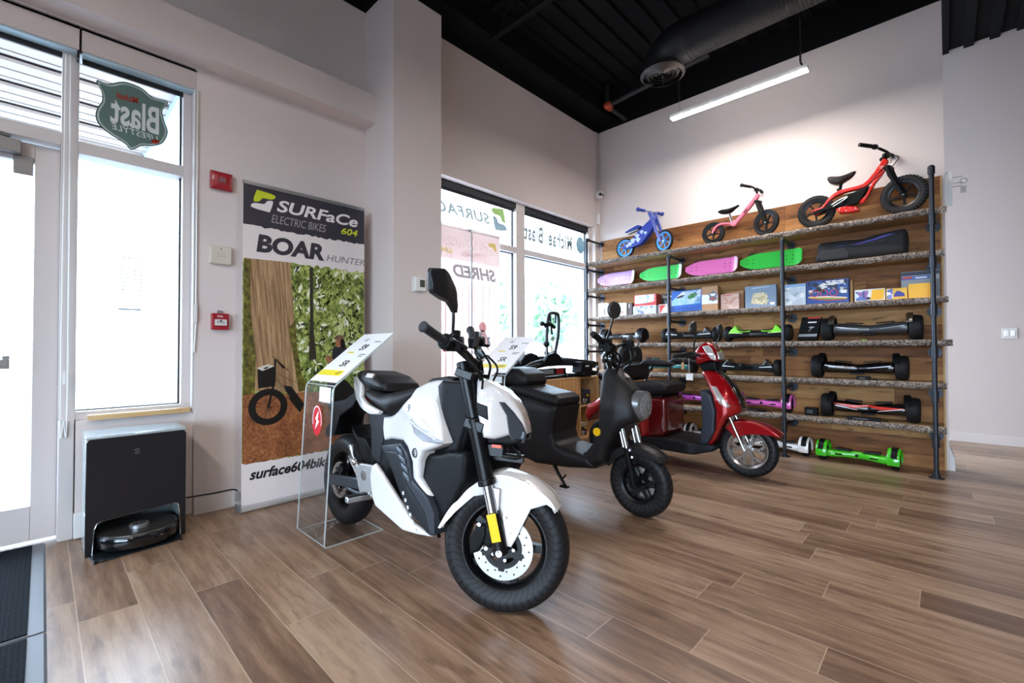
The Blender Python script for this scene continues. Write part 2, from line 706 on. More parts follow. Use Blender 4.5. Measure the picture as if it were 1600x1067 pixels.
# black open ceiling: deck ribs, perimeter beams
c = MB().bb((-3.7, -4.35, CZ), (5.65, 7.3, CZ + 0.1))
for i in range(46):
    c.bb((-3.6 + i * 0.2, -4.2, CZ - 0.035), (-3.52 + i * 0.2, 7.2, CZ))
struct(c.build('ceiling', CEILB))
b = MB()
b.bb((-3.66, -4.2, 3.86), (-3.455, 2.302, CZ))
b.bb((-3.66, 2.302, 4.05), (-3.455, 5.54, CZ))
b.bb((-3.66, 1.83, 3.862), (-3.02, 2.31, CZ))
b.bb((-3.455, 5.37, 4.07), (0.022, 5.54, CZ))
b.bb((-3.455, 2.31, 4.16), (-3.2, 5.37, CZ))
struct(b.build('trim_2', CEILB))
b = MB()
for y in (3.05, 0.9, -1.2):
    for z in (4.1, 4.38):
        b.bb((-3.2, y - 0.03, z), (5.4, y + 0.03, z + 0.05))
    for i in range(24):
        x = -3.1 + i * 0.36
        b.tube([(x, y, 4.13), (x + 0.18, y, 4.4), (x + 0.36, y, 4.13)], 0.012, 6)
struct(b.build('trim_3', CEILB))
struct(MB().bb((-3.66, -4.2, 2.872), (-3.291, 1.845, 3.1)).build('trim_1', WALL))
b = MB().prism([(0, 0), (0.02, 0), (0.02, 0.1), (0.008, 0.115), (0, 0.115)], 0.672, 1.845, lambda u, v, w_: (XW + u, w_, v))
struct(b.build('baseboard_left', TRIMW))
struct(MB().prism([(0, 0), (0.035, 0), (0.035, 0.1), (0.006, 0.19), (0, 0.19)], 5.37, 5.54, lambda u, v, w_: (0.02 + u, w_, v)).build('baseboard_back', TRIMW))
struct(MB().bb((-1.5, 7.13, 0), (5.5, 7.15, 0.1)).build('baseboard_far', mat('far_base_dimmed', '#c4b8b2', 0.5)))  # baseboard colour dimmed along with the far wall

# ---- door, transom and the window beside it
d = MB()
d.bb((-3.64, -0.04, 0.012), (-3.595, 0.06, 2.18))
d.bb((-3.64, -0.95, 0.012), (-3.595, -0.85, 2.18))
d.bb((-3.64, -0.85, 0.012), (-3.595, -0.04, 0.2))
d.bb((-3.64, -0.85, 2.076), (-3.595, -0.04, 2.18))
door = struct(d.build('door_1', FRAMEW, bev=0.003))
MB().flat([(-0.85, 0.2), (-0.04, 0.2), (-0.04, 2.076), (-0.85, 2.076)], -3.618, YZ).build('glass_pane', GLASS, door)
d = MB().bb((-3.595, -0.75, 0.95), (-3.55, -0.72, 1.02)).bb((-3.55, -0.75, 0.95), (-3.53, -0.12, 1.0)).bb((-3.595, -0.15, 0.95), (-3.55, -0.12, 1.02))
d.build('push_bar', ALU, door, bev=0.004)
d = MB().bb((-3.595, -0.30, 2.1), (-3.54, -0.09, 2.17))
d.beam((-3.55, -0.13, 2.18), (-3.5, -0.28, 2.185), 0.025, 0.012)
d.bb((-3.594, -0.12, 2.0), (-3.585, -0.045, 2.1))
d.build('door_closer', mat('closer_grey', '#8d8a8a', 0.4, 0.5), door, bev=0.003)
d = MB()
d.bb((-3.66, 0.06, 0), (-3.53, 0.13, 2.86))
d.bb((-3.66, -1.02, 0), (-3.53, -0.95, 2.86))
d.bb((-3.66, -0.95, 2.19), (-3.53, 0.06, 2.262))
d.bb((-3.66, -2.15, 0), (-3.53, -2.05, 2.86))
d.bb((-3.66, -2.05, 0.0), (-3.53, -1.02, 0.2))
d.bb((-3.66, -2.05, 2.19), (-3.53, -1.02, 2.262))
d.bb((-3.66, -0.95, 2.74), (-3.53, 0.06, 2.86))
d.bb((-3.535, 0.063, 0), (-3.5, 0.125, 0.66))
struct(d.build('door_2', FRAMEW, bev=0.003))
g = MB().flat([(-2.05, 0.2), (-1.02, 0.2), (-1.02, 2.19), (-2.05, 2.19)], -3.6, YZ)
g.flat([(-0.95, 2.262), (0.06, 2.262), (0.06, 2.74), (-0.95, 2.74)], -3.6, YZ)
g.flat([(-2.05, 2.262), (-1.02, 2.262), (-1.02, 2.74), (-2.05, 2.74)], -3.6, YZ)
struct(g.build('window_4', GLASS))
d = MB()
d.bb((-3.66, 0.13, 0.652), (-3.53, 0.665, 0.7))
d.bb((-3.66, 0.615, 0.7), (-3.53, 0.672, 2.86))
d.bb((-3.66, 0.13, 2.166), (-3.53, 0.615, 2.235))
d.bb((-3.66, 0.13, 2.74), (-3.53, 0.615, 2.86))
d.bb((-3.53, 0.66, 0.655), (-3.462, 0.694, 2.86))
win1 = struct(d.build('window_1', FRAMEW, bev=0.003))
MB().flat([(0.13, 0.7), (0.615, 0.7), (0.615, 2.166), (0.13, 2.166)], -3.6, YZ).build('glass_pane', GLASS, win1)
MB().flat([(0.13, 2.235), (0.615, 2.235), (0.615, 2.74), (0.13, 2.74)], -3.6, YZ).build('glass_pane', GLASS, win1)
g = MB()
for a in ((0.13, 0.7), (0.13, 2.235)):
    t_ = 2.166 if a[1] < 1 else 2.74
    g.bb((-3.605, 0.607, a[1]), (-3.585, 0.615, t_)).bb((-3.605, 0.13, a[1]), (-3.585, 0.615, a[1] + 0.006))
g.build('glazing_gasket', RUBBER, win1)
# ---- the wide window with a mullion
d = MB()
d.bb((-3.66, 2.302, 0.66), (-3.53, 2.36, 2.73))
d.bb((-3.66, 3.755, 0.66), (-3.53, 3.9, 2.73))
d.bb((-3.66, 5.21, 0.66), (-3.53, 5.27, 2.73))
for a, b_ in ((2.36, 3.755), (3.9, 5.21)):
    d.bb((-3.66, a, 0.66), (-3.53, b_, 0.71)).bb((-3.66, a, 2.15), (-3.53, b_, 2.215))
win2 = struct(d.build('window_2', mat('window_frame_light', '#ddd5d2', 0.4), bev=0.003))
for a, b_ in ((2.36, 3.755), (3.9, 5.21)):
    MB().flat([(a, 0.71), (b_, 0.71), (b_, 2.15), (a, 2.15)], -3.6, YZ).build('glass_pane', GLASS, win2)
    MB().flat([(a, 2.215), (b_, 2.215), (b_, 2.73), (a, 2.73)], -3.6, YZ).build('glass_pane', GLASS, win2)
g = MB()
for a, b_ in ((2.36, 3.755), (3.9, 5.21)):
    g.bb((-3.605, b_ - 0.008, 0.71), (-3.585, b_, 2.15)).bb((-3.605, b_ - 0.008, 2.215), (-3.585, b_, 2.73)).bb((-3.605, a, 2.144), (-3.585, b_, 2.15))
g.build('glazing_gasket', RUBBER, win2)
# ---- unseen window added behind the photographer to let fill daylight in
d = MB()
for x in (-1.4, 0.3, 2.05, 3.72):
    d.bb((x, -4.32, 0.15), (x + 0.08, -4.22, 2.55))
d.bb((-1.4, -4.32, 0.15), (3.8, -4.22, 0.22)).bb((-1.4, -4.32, 2.2), (3.8, -4.22, 2.27)).bb((-1.4, -4.32, 2.48), (3.8, -4.22, 2.55))
w3 = struct(d.build('fill_window', FRAMEW))
MB().flat([(-1.32, 0.22), (3.72, 0.22), (3.72, 2.48), (-1.32, 2.48)], -4.27, XZ).build('glass_pane', GLASS, w3)

# ---- outside
t = NT('pavement')
t.bsdf(t.mix(t.noise(t.obj(), 5, 4), lin('#70757a'), lin('#7d8286')), 0.9)
struct(MB().bb((-30, -30, -0.3), (30, 30, -0.07)).build('path_outside', t.m))
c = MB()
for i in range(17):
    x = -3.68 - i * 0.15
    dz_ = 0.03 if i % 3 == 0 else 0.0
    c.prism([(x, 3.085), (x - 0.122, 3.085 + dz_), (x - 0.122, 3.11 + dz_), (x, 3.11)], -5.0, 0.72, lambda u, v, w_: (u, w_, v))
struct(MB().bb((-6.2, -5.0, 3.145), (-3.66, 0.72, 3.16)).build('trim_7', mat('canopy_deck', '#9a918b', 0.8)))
struct(c.build('trim_5', mat('canopy_white_dimmed', '#bfb2a9', 0.6)))  # white soffit boards, greyed so their dimmer light sits in the colour
struct(MB().bb((-6.2, 0.72, 3.02), (-3.66, 0.78, 3.3)).build('trim_6', mat('fascia_blue', '#b9d4e4', 0.5)))


def tree(loc, h, rad, seed, label):
    rng = random.Random(seed)
    o = thing('tree', label, 'tree', loc, group='trees across the street')
    MB().tube([(0, 0, -0.05), (0.05, 0.02, h * 0.35), (0, 0.05, h * 0.7)], [0.16, 0.12, 0.05], 8, sub=4).build('trunk', mat('tree_bark', '#7a6a58', 0.9), o)
    f = MB()
    for i in range(2400):
        a, b_, q = rng.uniform(0, 6.283), rng.uniform(-1, 1), rng.random() ** 0.4
        s_ = math.sqrt(1 - b_ * b_)
        p = V((math.cos(a) * s_ * rad * q, math.sin(a) * s_ * rad * q, h * 0.66 + b_ * rad * 1.15 * q))
        m = M.Translation(p) @ M.Rotation(rng.uniform(0, 6.28), 4, V((rng.uniform(-1, 1), rng.uniform(-1, 1), rng.uniform(-1, 1))).normalized())
        z = rng.uniform(0.16, 0.3)
        f.bm.faces.new([f.bm.verts.new(m @ V(q_)) for q_ in ((-z, 0, 0), (0, -z * 0.5, 0), (z, 0, 0), (0, z * 0.5, 0))])
    lf = NT('leaves')
    df = lf.n('ShaderNodeBsdfDiffuse')
    tl = lf.n('ShaderNodeBsdfTranslucent')
    cc = lf.mix(lf.noise(lf.obj(), 1.2, 3), lin('#c6ddcb'), lin('#dcebd6'))
    lf.set(df.inputs[0], cc)
    lf.set(tl.inputs[0], cc)
    ms = lf.n('ShaderNodeMixShader')
    lf.t.links.new(df.outputs[0], ms.inputs[1])
    lf.t.links.new(tl.outputs[0], ms.inputs[2])
    lf.t.links.new(ms.outputs[0], lf.out.inputs[0])
    _m.setdefault('leaves', lf.m)
    f.build('foliage', _m['leaves'], o, normals=False)
    return o


tree((-11.5, 10.4, -0.05), 4.2, 1.55, 1, 'pale green street tree seen behind the mullion and the folded rack')
tree((-12.5, 15.6, -0.05), 4.6, 1.6, 2, 'pale green street tree seen through the window pane nearest the shelving')
tree((-15.5, 13.6, -0.05), 3.3, 1.1, 3, 'small pale street tree standing between the two bigger ones outside')
# ================================================================== vehicles (nose towards local +X)
TYRE = tyre_mat('tyre_rubber')
TYRE2 = tyre_mat('scooter_tyre_rubber', 30, 5.0, 0.4)


def tyre_prof(r, w, rim):
    return [(rim, -w * 0.36), (rim + (r - rim) * 0.35, -w * 0.49), (rim + (r - rim) * 0.68, -w * 0.47), (r - (r - rim) * 0.13, -w * 0.36), (r - (r - rim) * 0.03, -w * 0.19), (r, 0),
            (r - (r - rim) * 0.03, w * 0.19), (r - (r - rim) * 0.13, w * 0.36), (rim + (r - rim) * 0.68, w * 0.47), (rim + (r - rim) * 0.35, w * 0.49), (rim, w * 0.36)]


def wheel(root, ml, r, w, rim, spokes, rim_m, tyre_m, style='bar', disc=None, hub=0.04):
    """returns the wheel part; tyre, brake disc and hub cap are its sub-parts"""
    b = MB()
    h = w * 0.36
    b.lathe([(rim + 0.004, -h), (rim + 0.004, -h * 0.8), (rim - 0.012, -h * 0.72), (rim - 0.018, 0), (rim - 0.012, h * 0.72), (rim + 0.004, h * 0.8), (rim + 0.004, h), (rim - 0.006, h), (rim - 0.02, h * 0.7), (rim - 0.028, 0), (rim - 0.02, -h * 0.7), (rim - 0.006, -h)], n=48, closed_prof=True)
    b.disc((0, 0, 0), hub, w * 0.7)
    for i in range(spokes):
        a = 2 * math.pi * i / spokes
        m = M.Rotation(a, 4, 'Y')
        if style == 'bar':
            b.loft([[m @ V(p) for p in ((hub * 0.7, -h * .5, -.022), (hub * 0.7, -h * .5, .022), (hub * 0.7, h * .5, .022), (hub * 0.7, h * .5, -.022))],
                    [m @ V(p) for p in ((rim - .015, -h * .35, -.013), (rim - .015, -h * .35, .013), (rim - .015, h * .35, .013), (rim - .015, h * .35, -.013))]])
        elif style == 'fork':
            mid = hub + (rim - hub) * 0.45
            b.beam(m @ V((hub * .7, 0, 0)), m @ V((mid, 0, 0)), w * .28, 0.024, m @ V((0, 1, 0)))
            for sgn in (-1, 1):
                q = M.Rotation(a + sgn * 0.33, 4, 'Y')
                b.beam(m @ V((mid - .006, 0, 0)), q @ V((rim - .014, 0, 0)), w * .24, 0.014, m @ V((0, 1, 0)))
        else:
            b.beam(m @ V((hub * .7, 0, 0)), m @ V((rim - .012, 0, 0)), w * .3, 0.016, m @ V((0, 1, 0)))
    wh = b.build('wheel', rim_m, root, ml=ml)
    MB().lathe(tyre_prof(r, w, rim), n=72).build('tire', tyre_m, wh)
    if disc:
        ro, ri, y = disc
        MB().lathe([(ri, y - .002), (ro, y - .002), (ro, y + .002), (ri, y + .002)], n=48, closed_prof=True).build('brake_disc', STEEL, wh)
        d = MB()
        for i in range(24):
            a = i * math.pi / 12
            rr = ri + (ro - ri) * (0.3 if i % 2 else 0.66)
            d.disc((math.cos(a) * rr, y, math.sin(a) * rr), 0.0038, .0046, n=10)
        for i in range(5):
            m = M.Rotation(2 * math.pi * i / 5 + .3, 4, 'Y')
            d.loft([[m @ V((hub * .6, y + q, z)) for q, z in ((-.004, -.02), (-.004, .02), (.008, .02), (.008, -.02))], [m @ V((ri + .012, y + q, z)) for q, z in ((-.004, -.012), (-.004, .012), (.008, .012), (.008, -.012))]])
        d.lathe([(ri - .016, y - .003), (ri + .003, y - .003), (ri + .003, y + .004), (ri - .016, y + .004)], n=40, closed_prof=True)
        d.disc((0, y, 0), hub * 1.05, .012)
        d.build('disc_carrier', SATIN, wh)
        for i in range(5):
            a = 2 * math.pi * i / 5
            MB().disc((math.cos(a) * hub * .8 * 1.4, y - .006, math.sin(a) * hub * .8 * 1.4), .0065, .006, n=10).build('bolt', CHROME, wh)
    return wh


def arch(top, hubc, half, th=0.006, n=9, crown=0.02):
    """curved mudguard strip following the (a, z) points, crowned across its width"""
    rings = []
    for (a, z) in top:
        d = V((a - hubc[0], 0, z - hubc[1])).normalized()
        o, i = [], []
        for k in range(n):
            y = -half + 2 * half * k / (n - 1)
            c = crown * (1 - (y / half) ** 2) - crown
            o.append(V((a, y, z)) + d * c)
            i.append(V((a, y * .97, z)) + d * (c - th))
        rings.append(o + i[::-1])
    return MB().loft(rings)


# ------------------------------------------------------------------ white electric motorcycle
moto = thing('electric_motorcycle', 'white and black naked electric motorcycle with yellow fork reflector', 'motorcycle', (-1.945, 1.262, 0.003), rot=(R(-3.5), R(0.2), R(-1.5)))
U = [(0.177, 0.862), (0.21, 0.88), (0.25, 0.895), (0.31, 0.905), (0.37, 0.907), (0.40, 0.892), (0.402, 0.843), (0.429, 0.774), (0.46, 0.707), (0.477, 0.655), (0.438, 0.636), (0.328, 0.597),
     (0.302, 0.55), (0.292, 0.479), (0.38, 0.419), (0.347, 0.410), (0.23, 0.461), (0.23, 0.537), (0.188, 0.589), (0.124, 0.612), (-0.038, 0.595), (-0.107, 0.576), (-0.13, 0.64), (-0.126, 0.70), (-0.051, 0.708), (-0.003, 0.725), (0.10, 0.775), (0.177, 0.826)]


def tank_w(x, z):
    a = 0.105 + 0.06 * sm(x, -0.12, 0.34)
    a *= 1 - 0.42 * sm(z, 0.80, 0.92)
    return a - 0.02 * sm(0.62 - z, 0, 0.22) + 0.007 * max(0, 1 - abs(z - (0.80 - 0.25 * x)) / 0.05)


MB().inflate(U, tank_w, 0.02, 0.016).build('tank_cover', WHITE, moto, ang=50)
core = MB().inflate([(-0.16, 0.70), (0.15, 0.80), (0.40, 0.86), (0.52, 0.86), (0.545, 0.72), (0.50, 0.60), (0.56, 0.50), (0.44, 0.34), (0.2, 0.30), (-0.02, 0.33), (-0.16, 0.42)], 0.095, 0.02, 0.03)
core.build('frame', BLACK, moto)
MB().inflate([(0.398, 0.60), (0.46, 0.62), (0.56, 0.632), (0.575, 0.60), (0.57, 0.51), (0.47, 0.345), (0.40, 0.30), (0.33, 0.41), (0.25, 0.47), (0.29, 0.58)], 0.125, 0.02, 0.022).build('motor_cover', BLACK, moto)
MB().inflate([(0.39, 0.885), (0.42, 0.908), (0.548, 0.905), (0.545, 0.785), (0.50, 0.62), (0.455, 0.62), (0.48, 0.66), (0.43, 0.775), (0.40, 0.845)], lambda x, z: 0.148 - 0.045 * sm(x, 0.42, 0.54), 0.014, 0.016).build('shroud', DGREY, moto)
MB().inflate([(0.19, 0.872), (0.25, 0.909), (0.37, 0.925), (0.42, 0.922), (0.42, 0.90), (0.25, 0.87)], 0.085, 0.012, 0.02).build('tank_pad', BLACK, moto)
K = [(-0.054, 0.567), (0.02, 0.583), (0.137, 0.606), (0.203, 0.569), (0.245, 0.465), (0.371, 0.416), (0.42, 0.361), (0.432, 0.278), (0.402, 0.266), (0.228, 0.321), (0.025, 0.50), (-0.054, 0.553)]
MB().inflate(K, lambda x, z: 0.142 + 0.012 * sm(x, -0.05, 0.2), 0.008, 0.02).build('side_cover', SLATE, moto)
MB().inflate([(0.01, 0.555), (0.12, 0.565), (0.21, 0.44), (0.36, 0.35), (0.405, 0.275), (0.39, 0.272), (0.24, 0.33), (0.05, 0.50)], 0.158, 0.006, 0.02).build('side_trim', mat('charcoal_plastic', '#14161a', 0.5, spec=0.2), moto)
for sd in (-1, 1):
    v = MB()
    for i, (x, z, l) in enumerate(((0.135, 0.588, 0.05), (0.16, 0.555, 0.055), (0.185, 0.52, 0.055), (0.205, 0.485, 0.05))):
        v.inflate([(x - l / 2, z + .008), (x + l / 2, z - .008), (x + l / 2 + .012, z - .034), (x - l / 2 + .016, z - .018)], 0.006, 0.004, 0.02, yc=sd * 0.158)
    v.build('vent', mat('blue_grey_plastic', '#4c545e', 0.4), moto)
    MB().inflate([(0.229, 0.727), (0.283, 0.704), (0.376, 0.684), (0.491, 0.664), (0.441, 0.650), (0.339, 0.646), (0.259, 0.67)], 0.006, 0.004, 0.014, yc=lambda x, z, sd=sd: sd * (tank_w(x, z) + 0.001)).build('turn_signal', mat('silver_lens', '#b9bcc2', 0.28, 0.4, coat=.8), moto)
    MB().inflate([(0.24, 0.735), (0.30, 0.75), (0.37, 0.72), (0.43, 0.69), (0.36, 0.69), (0.28, 0.708)], 0.007, 0.005, 0.014, yc=lambda x, z, sd=sd: sd * (tank_w(x, z) - 0.002)).build('cheek_panel', WHITE, moto)
    e = MB().lathe([(0.015, -.003), (0.021, -.003), (0.021, .003), (0.015, .003)], F=M.Translation((0.272, sd * 0.160, 0.585)), n=24, closed_prof=True)
    e.text('S', 0.026, lambda u, v, w_, sd=sd: (0.265 + u if sd < 0 else 0.279 - u, sd * 0.1625, 0.576 + v), bold=0.03)
    e.build('emblem', mat('emblem_black', '#131316', 0.4), moto)
    MB().text('9', 0.045, lambda u, v, w_, sd=sd: ((0.192 + u) if sd < 0 else (0.22 - u), sd * (0.162 + 0.02 * 0), 0.758 + v), bold=0.03, shear=0.15).build('number_decal', mat('decal_black', '#101010', 0.4), moto)
    for k_ in range(6):
        x_, z_ = 0.19 + k_ * .022, 0.395 - k_ * .026
        MB().inflate([(x_ - .006, z_ + .002), (x_ + .004, z_ + .008), (x_ + .012, z_ - .004), (x_ + .002, z_ - .010)], .0008, .0006, .02, yc=sd * .1585).build('printed_mark', mat('decal_white', '#d8d8d8', 0.4), moto)
    # tail flanks, foot pegs, brackets
    T = [(-0.511, 0.885), (-0.448, 0.888), (-0.358, 0.857), (-0.309, 0.790), (-0.201, 0.756), (-0.054, 0.732), (-0.073, 0.715), (-0.162, 0.706), (-0.387, 0.751), (-0.478, 0.806)]
    tail = MB().inflate(T, 0.014, 0.01, 0.016, yc=lambda x, z, sd=sd: sd * (0.150 - 0.06 * sm(-x, 0.2, 0.5) - 0.012 * sm(z, .72, .88))).build('tail_panel', WHITE, moto)
    MB().inflate([(-0.46, 0.868), (-0.40, 0.82), (-0.34, 0.778), (-0.20, 0.742), (-0.06, 0.724), (-0.15, 0.722), (-0.38, 0.762), (-0.45, 0.815)], 0.006, 0.004, 0.016, yc=lambda x, z, sd=sd: sd * (0.161 - 0.058 * sm(-x, 0.2, 0.5))).build('silver_strip', mat('pearl_grey', '#c9c8c6', 0.25, 0.4), tail)
    MB().inflate([(-0.419, 0.432), (-0.40, 0.46), (-0.312, 0.418), (-0.284, 0.436), (-0.129, 0.452), (-0.12, 0.40), (-0.16, 0.30), (-0.19, 0.275), (-0.263, 0.270), (-0.325, 0.366)], 0.012, 0.006, 0.016, yc=sd * 0.12).build('footpeg_bracket', mat('bright_alloy', '#dfe0e2', 0.2, 0.7), moto)
    p = MB().tube([(-0.235, sd * 0.13, 0.385), (-0.235, sd * 0.137, 0.385)], 0.026, 20)
    p.tube([(-0.235, sd * 0.13, 0.385), (-0.235, sd * 0.14, 0.385)], 0.014, 16)
    p.build('pivot_cap', STEEL, moto)
    p = MB().beam((-0.17, sd * 0.12, 0.292), (-0.17, sd * 0.25, 0.292), 0.032, 0.028)
    p.tube([(-0.17, sd * 0.10, 0.30), (-0.17, sd * 0.13, 0.292)], 0.02, 12)
    pg = p.build('footpeg', ALU, moto, bev=0.004)
    MB().beam((-0.17, sd * 0.145, 0.309), (-0.17, sd * 0.247, 0.309), 0.03, 0.008).build('peg_pad', RUBBER, pg)
    p = MB().tube([(-0.35, sd * 0.125, 0.43), (-0.352, sd * 0.14, 0.47), (-0.37, sd * 0.145, 0.52)], [0.017, 0.017, 0.016], 12)
    p.ball((-0.345, sd * 0.128, 0.435), 0.022)
    p.build('passenger_peg', CHROME, moto)
    MB().inflate([(-0.077, 0.477), (-0.001, 0.44), (0.133, 0.359), (0.264, 0.28), (0.411, 0.262), (0.30, 0.240), (0.185, 0.225), (-0.07, 0.269), (-0.103, 0.305), (-0.121, 0.402), (-0.11, 0.455)], 0.012, 0.01, 0.018, yc=lambda x, z, sd=sd: sd * (0.138 + 0.012 * sm(z, .25, .45))).build('belly_panel', WHITE, moto)
    s_ = MB().beam((-0.10, sd * 0.09, 0.345), (-0.69, sd * 0.105, 0.27), 0.03, 0.06)
    s_.tube([(-0.2, sd * 0.095, 0.27), (-0.45, sd * 0.1, 0.262), (-0.56, sd * 0.1, 0.31)], 0.012, 10, sub=4)
    s_.build('swingarm', mat('swingarm_grey', '#30343a', 0.35), moto, bev=0.008)
MB().inflate([(-0.31, 0.80), (-0.25, 0.765), (-0.15, 0.735), (-0.04, 0.715), (0.06, 0.75), (0.15, 0.815), (0.165, 0.85), (0.12, 0.862), (0.02, 0.835), (-0.12, 0.812), (-0.28, 0.828)], lambda x, z: 0.145 - 0.045 * sm(x, -0.05, 0.16), 0.05, 0.018).build('seat', SEATM, moto, ang=60)
ps = MB().inflate([(-0.52, 0.885), (-0.47, 0.92), (-0.36, 0.925), (-0.22, 0.905), (-0.13, 0.868), (-0.115, 0.825), (-0.26, 0.815), (-0.42, 0.84)], lambda x, z: 0.125 - 0.03 * sm(-x, 0.3, 0.5), 0.045, 0.016).build('passenger_seat', SEATM, moto, ang=60)
MB().box((-0.27, -0.112, 0.898), (0.075, 0.012, 0.026), M.Rotation(R(-28), 3, 'X')).build('grab_hole_plate', mat('hole_backdrop_pink', '#cdbfba', 0.3, 0.3), ps, bev=0.003)  # added plate in place of a see-through grab hole, coloured like the wall behind
MB().inflate([(-0.40, 0.752), (-0.162, 0.715), (-0.04, 0.727), (-0.07, 0.68), (-0.12, 0.55), (-0.14, 0.45), (-0.23, 0.47), (-0.26, 0.62), (-0.31, 0.70)], 0.10, 0.012, 0.02).build('subframe_cover', DGREY, moto)
MB().inflate([(-0.545, 0.60), (-0.50, 0.575), (-0.446, 0.548), (-0.36, 0.552), (-0.22, 0.46), (-0.24, 0.425), (-0.394, 0.42), (-0.43, 0.50), (-0.50, 0.545)], 0.075, 0.01, 0.016).build('hugger', BLACK, moto)
MB().inflate([(-0.88, 0.70), (-0.62, 0.745), (-0.50, 0.80), (-0.45, 0.78), (-0.52, 0.71), (-0.68, 0.64), (-0.74, 0.52), (-0.86, 0.49), (-0.88, 0.54), (-0.80, 0.60)], 0.08, 0.008, 0.02).build('plate_holder', BLACK, moto)
MB().tube([(-0.6, 0, 0.72), (-0.34, 0, 0.76)], 0.03, 10).build('tail_light', mat('tail_red', '#7d0d10', 0.2), moto)
s_ = MB()
pts = [(-0.30 - 0.012 * math.cos(i * 0.9) + i * .0022, 0.04 * math.sin(i * 0.9) * .8, 0.42 + i * 0.0045) for i in range(50)]
s_.tube(pts, 0.006, 6)
s_.build('shock_spring', mat('spring_red', '#b0261c', 0.4), moto)
wheel(moto, M.Translation((-0.67, 0, 0.262)), 0.262, 0.125, 0.172, 5, SATIN, TYRE, 'bar', (0.105, 0.07, -0.06))
c_ = MB().box((-0.61, -0.075, 0.335), (0.06, 0.03, 0.05), M.Rotation(R(30), 3, 'Y')).box((-0.655, -0.09, 0.30), (0.03, 0.02, 0.03))
c_.build('brake_caliper', BLACK, moto, bev=0.006)
s_ = MB().tube([(0.0, 0.10, 0.28), (-0.04, 0.18, 0.16), (-0.08, 0.255, 0.03)], 0.011, 10)
s_.build('kickstand', SATIN, moto)
# steered front end: local origin on the steering axis
ST = M.Translation((0.51, 0, 0.9)) @ M.Rotation(R(-2.5), 4, 'X') @ M.Translation((0, 0, -0.9)) @ M.Rotation(R(33), 4, 'Z')
fz = lambda z: -0.045 + (0.93 - z) * 0.30
HB = (fz(0.262) + 0.0, 0.262)
f = MB()
for sd in (-1, 1):
    f.tube([(fz(0.985), sd * .095, 0.985), (fz(0.76), sd * .095, 0.76)], 0.028, 20)
    f.tube([(fz(0.76), sd * .095, 0.76), (fz(0.735), sd * .095, 0.735), (fz(0.52), sd * .095, 0.52)], [0.035, 0.032, 0.032], 20)
    f.tube([(fz(0.53), sd * .095, 0.53), (fz(0.505), sd * .095, 0.505)], 0.036, 20)
    f.tube([(fz(0.40), sd * .095, 0.40), (fz(0.25), sd * .095, 0.25)], [0.032, 0.03], 20)
    f.beam((fz(0.40), sd * .08, 0.41), (fz(0.27), sd * .078, 0.25), 0.04, 0.05)
f.box((fz(0.93), 0, 0.935), (0.075, 0.25, 0.035), M.Rotation(R(15), 3, 'Y'))
f.box((fz(0.73), 0, 0.735), (0.08, 0.25, 0.04), M.Rotation(R(15), 3, 'Y'))
f.tube([(-.03, 0, 0.95), (fz(.72) - .01, 0, 0.70)], 0.03, 14)
fork = f.build('fork', SATIN, moto, ml=ST, bev=0.004)
for sd in (-1, 1):
    MB().tube([(fz(0.52), sd * .095, 0.52), (fz(0.39), sd * .095, 0.39)], 0.022, 20).build('fork_slider', CHROME, fork)
    MB().beam((fz(0.405) + .002, sd * .1285, 0.405), (fz(0.305) + .002, sd * .1265, 0.305), 0.004, 0.036, (1, 0, 0)).build('reflector', YEL, fork)
wheel(moto, ST @ M.Translation((HB[0], 0, HB[1])), 0.260, 0.114, 0.176, 5, SATIN, TYRE, 'bar', (0.122, 0.076, -0.058))
b = MB().inflate([(HB[0] - .128, .30), (HB[0] - .105, .345), (HB[0] - .065, .355), (HB[0] - .06, .31), (HB[0] - .085, .25), (HB[0] - .12, .235)], 0.02, 0.008, 0.012, yc=-0.085)
b.inflate([(HB[0] - .07, .36), (HB[0] - .03, .36), (HB[0] - .04, .27), (HB[0] - .07, .28)], 0.01, 0.004, 0.012, yc=-0.09)
b.build('brake_caliper', BLACK, fork)
for x, z in ((-.09, .355), (-.055, .27), (-.045, .345)):
    MB().tube([(HB[0] + x, -.1, z), (HB[0] + x, -.112, z)], 0.008, 10).build('bolt', CHROME, fork)
MB().tube([(HB[0], -.125, HB[1]), (HB[0], -.105, HB[1])], 0.013, 16).build('axle', CHROME, fork)
FT = cr([(HB[0] - .27, .315), (HB[0] - .225, .405), (HB[0] - .15, .495), (HB[0] - .07, .548), (HB[0] + .0, .562), (HB[0] + .10, .535), (HB[0] + .175, .49), (HB[0] + .215, .44)], 4, False)
fen = arch(FT, HB, 0.078, 0.006, 11, 0.016).build('fender', WHITE, moto, ml=ST, ang=60)
for sd in (-1, 1):
    h0 = HB[0]
    side = FT + [(h0 + .165, .455), (h0 + .105, .43), (h0 + .082, .375), (h0 + .055, .31), (h0 + .04, .282), (h0 + .02, .283), (h0 + .002, .35), (h0 - .02, .42), (h0 - .06, .47), (h0 - .13, .45), (h0 - .2, .38), (h0 - .255, .31)]
    side = [(h0 + (a - h0) * .985, HB[1] + (z - HB[1]) * .955) if i < len(FT) else (a, z) for i, (a, z) in enumerate(side)]
    MB().inflate(side, 0.004, 0.003, 0.018, yc=lambda x, z, sd=sd: sd * (0.077 + 0.012 * sm(.42 - z, 0, .12))).build('fender_flank', WHITE, fen)
    MB().inflate([(h0 - .075, .50), (h0 - .02, .495), (h0 - .018, .40), (h0 - .035, .385), (h0 - .06, .40)], 0.004, 0.003, 0.012, yc=sd * 0.092).build('fender_bracket', mat('bracket_silver', '#c3c5c8', 0.3, 0.6), fen)
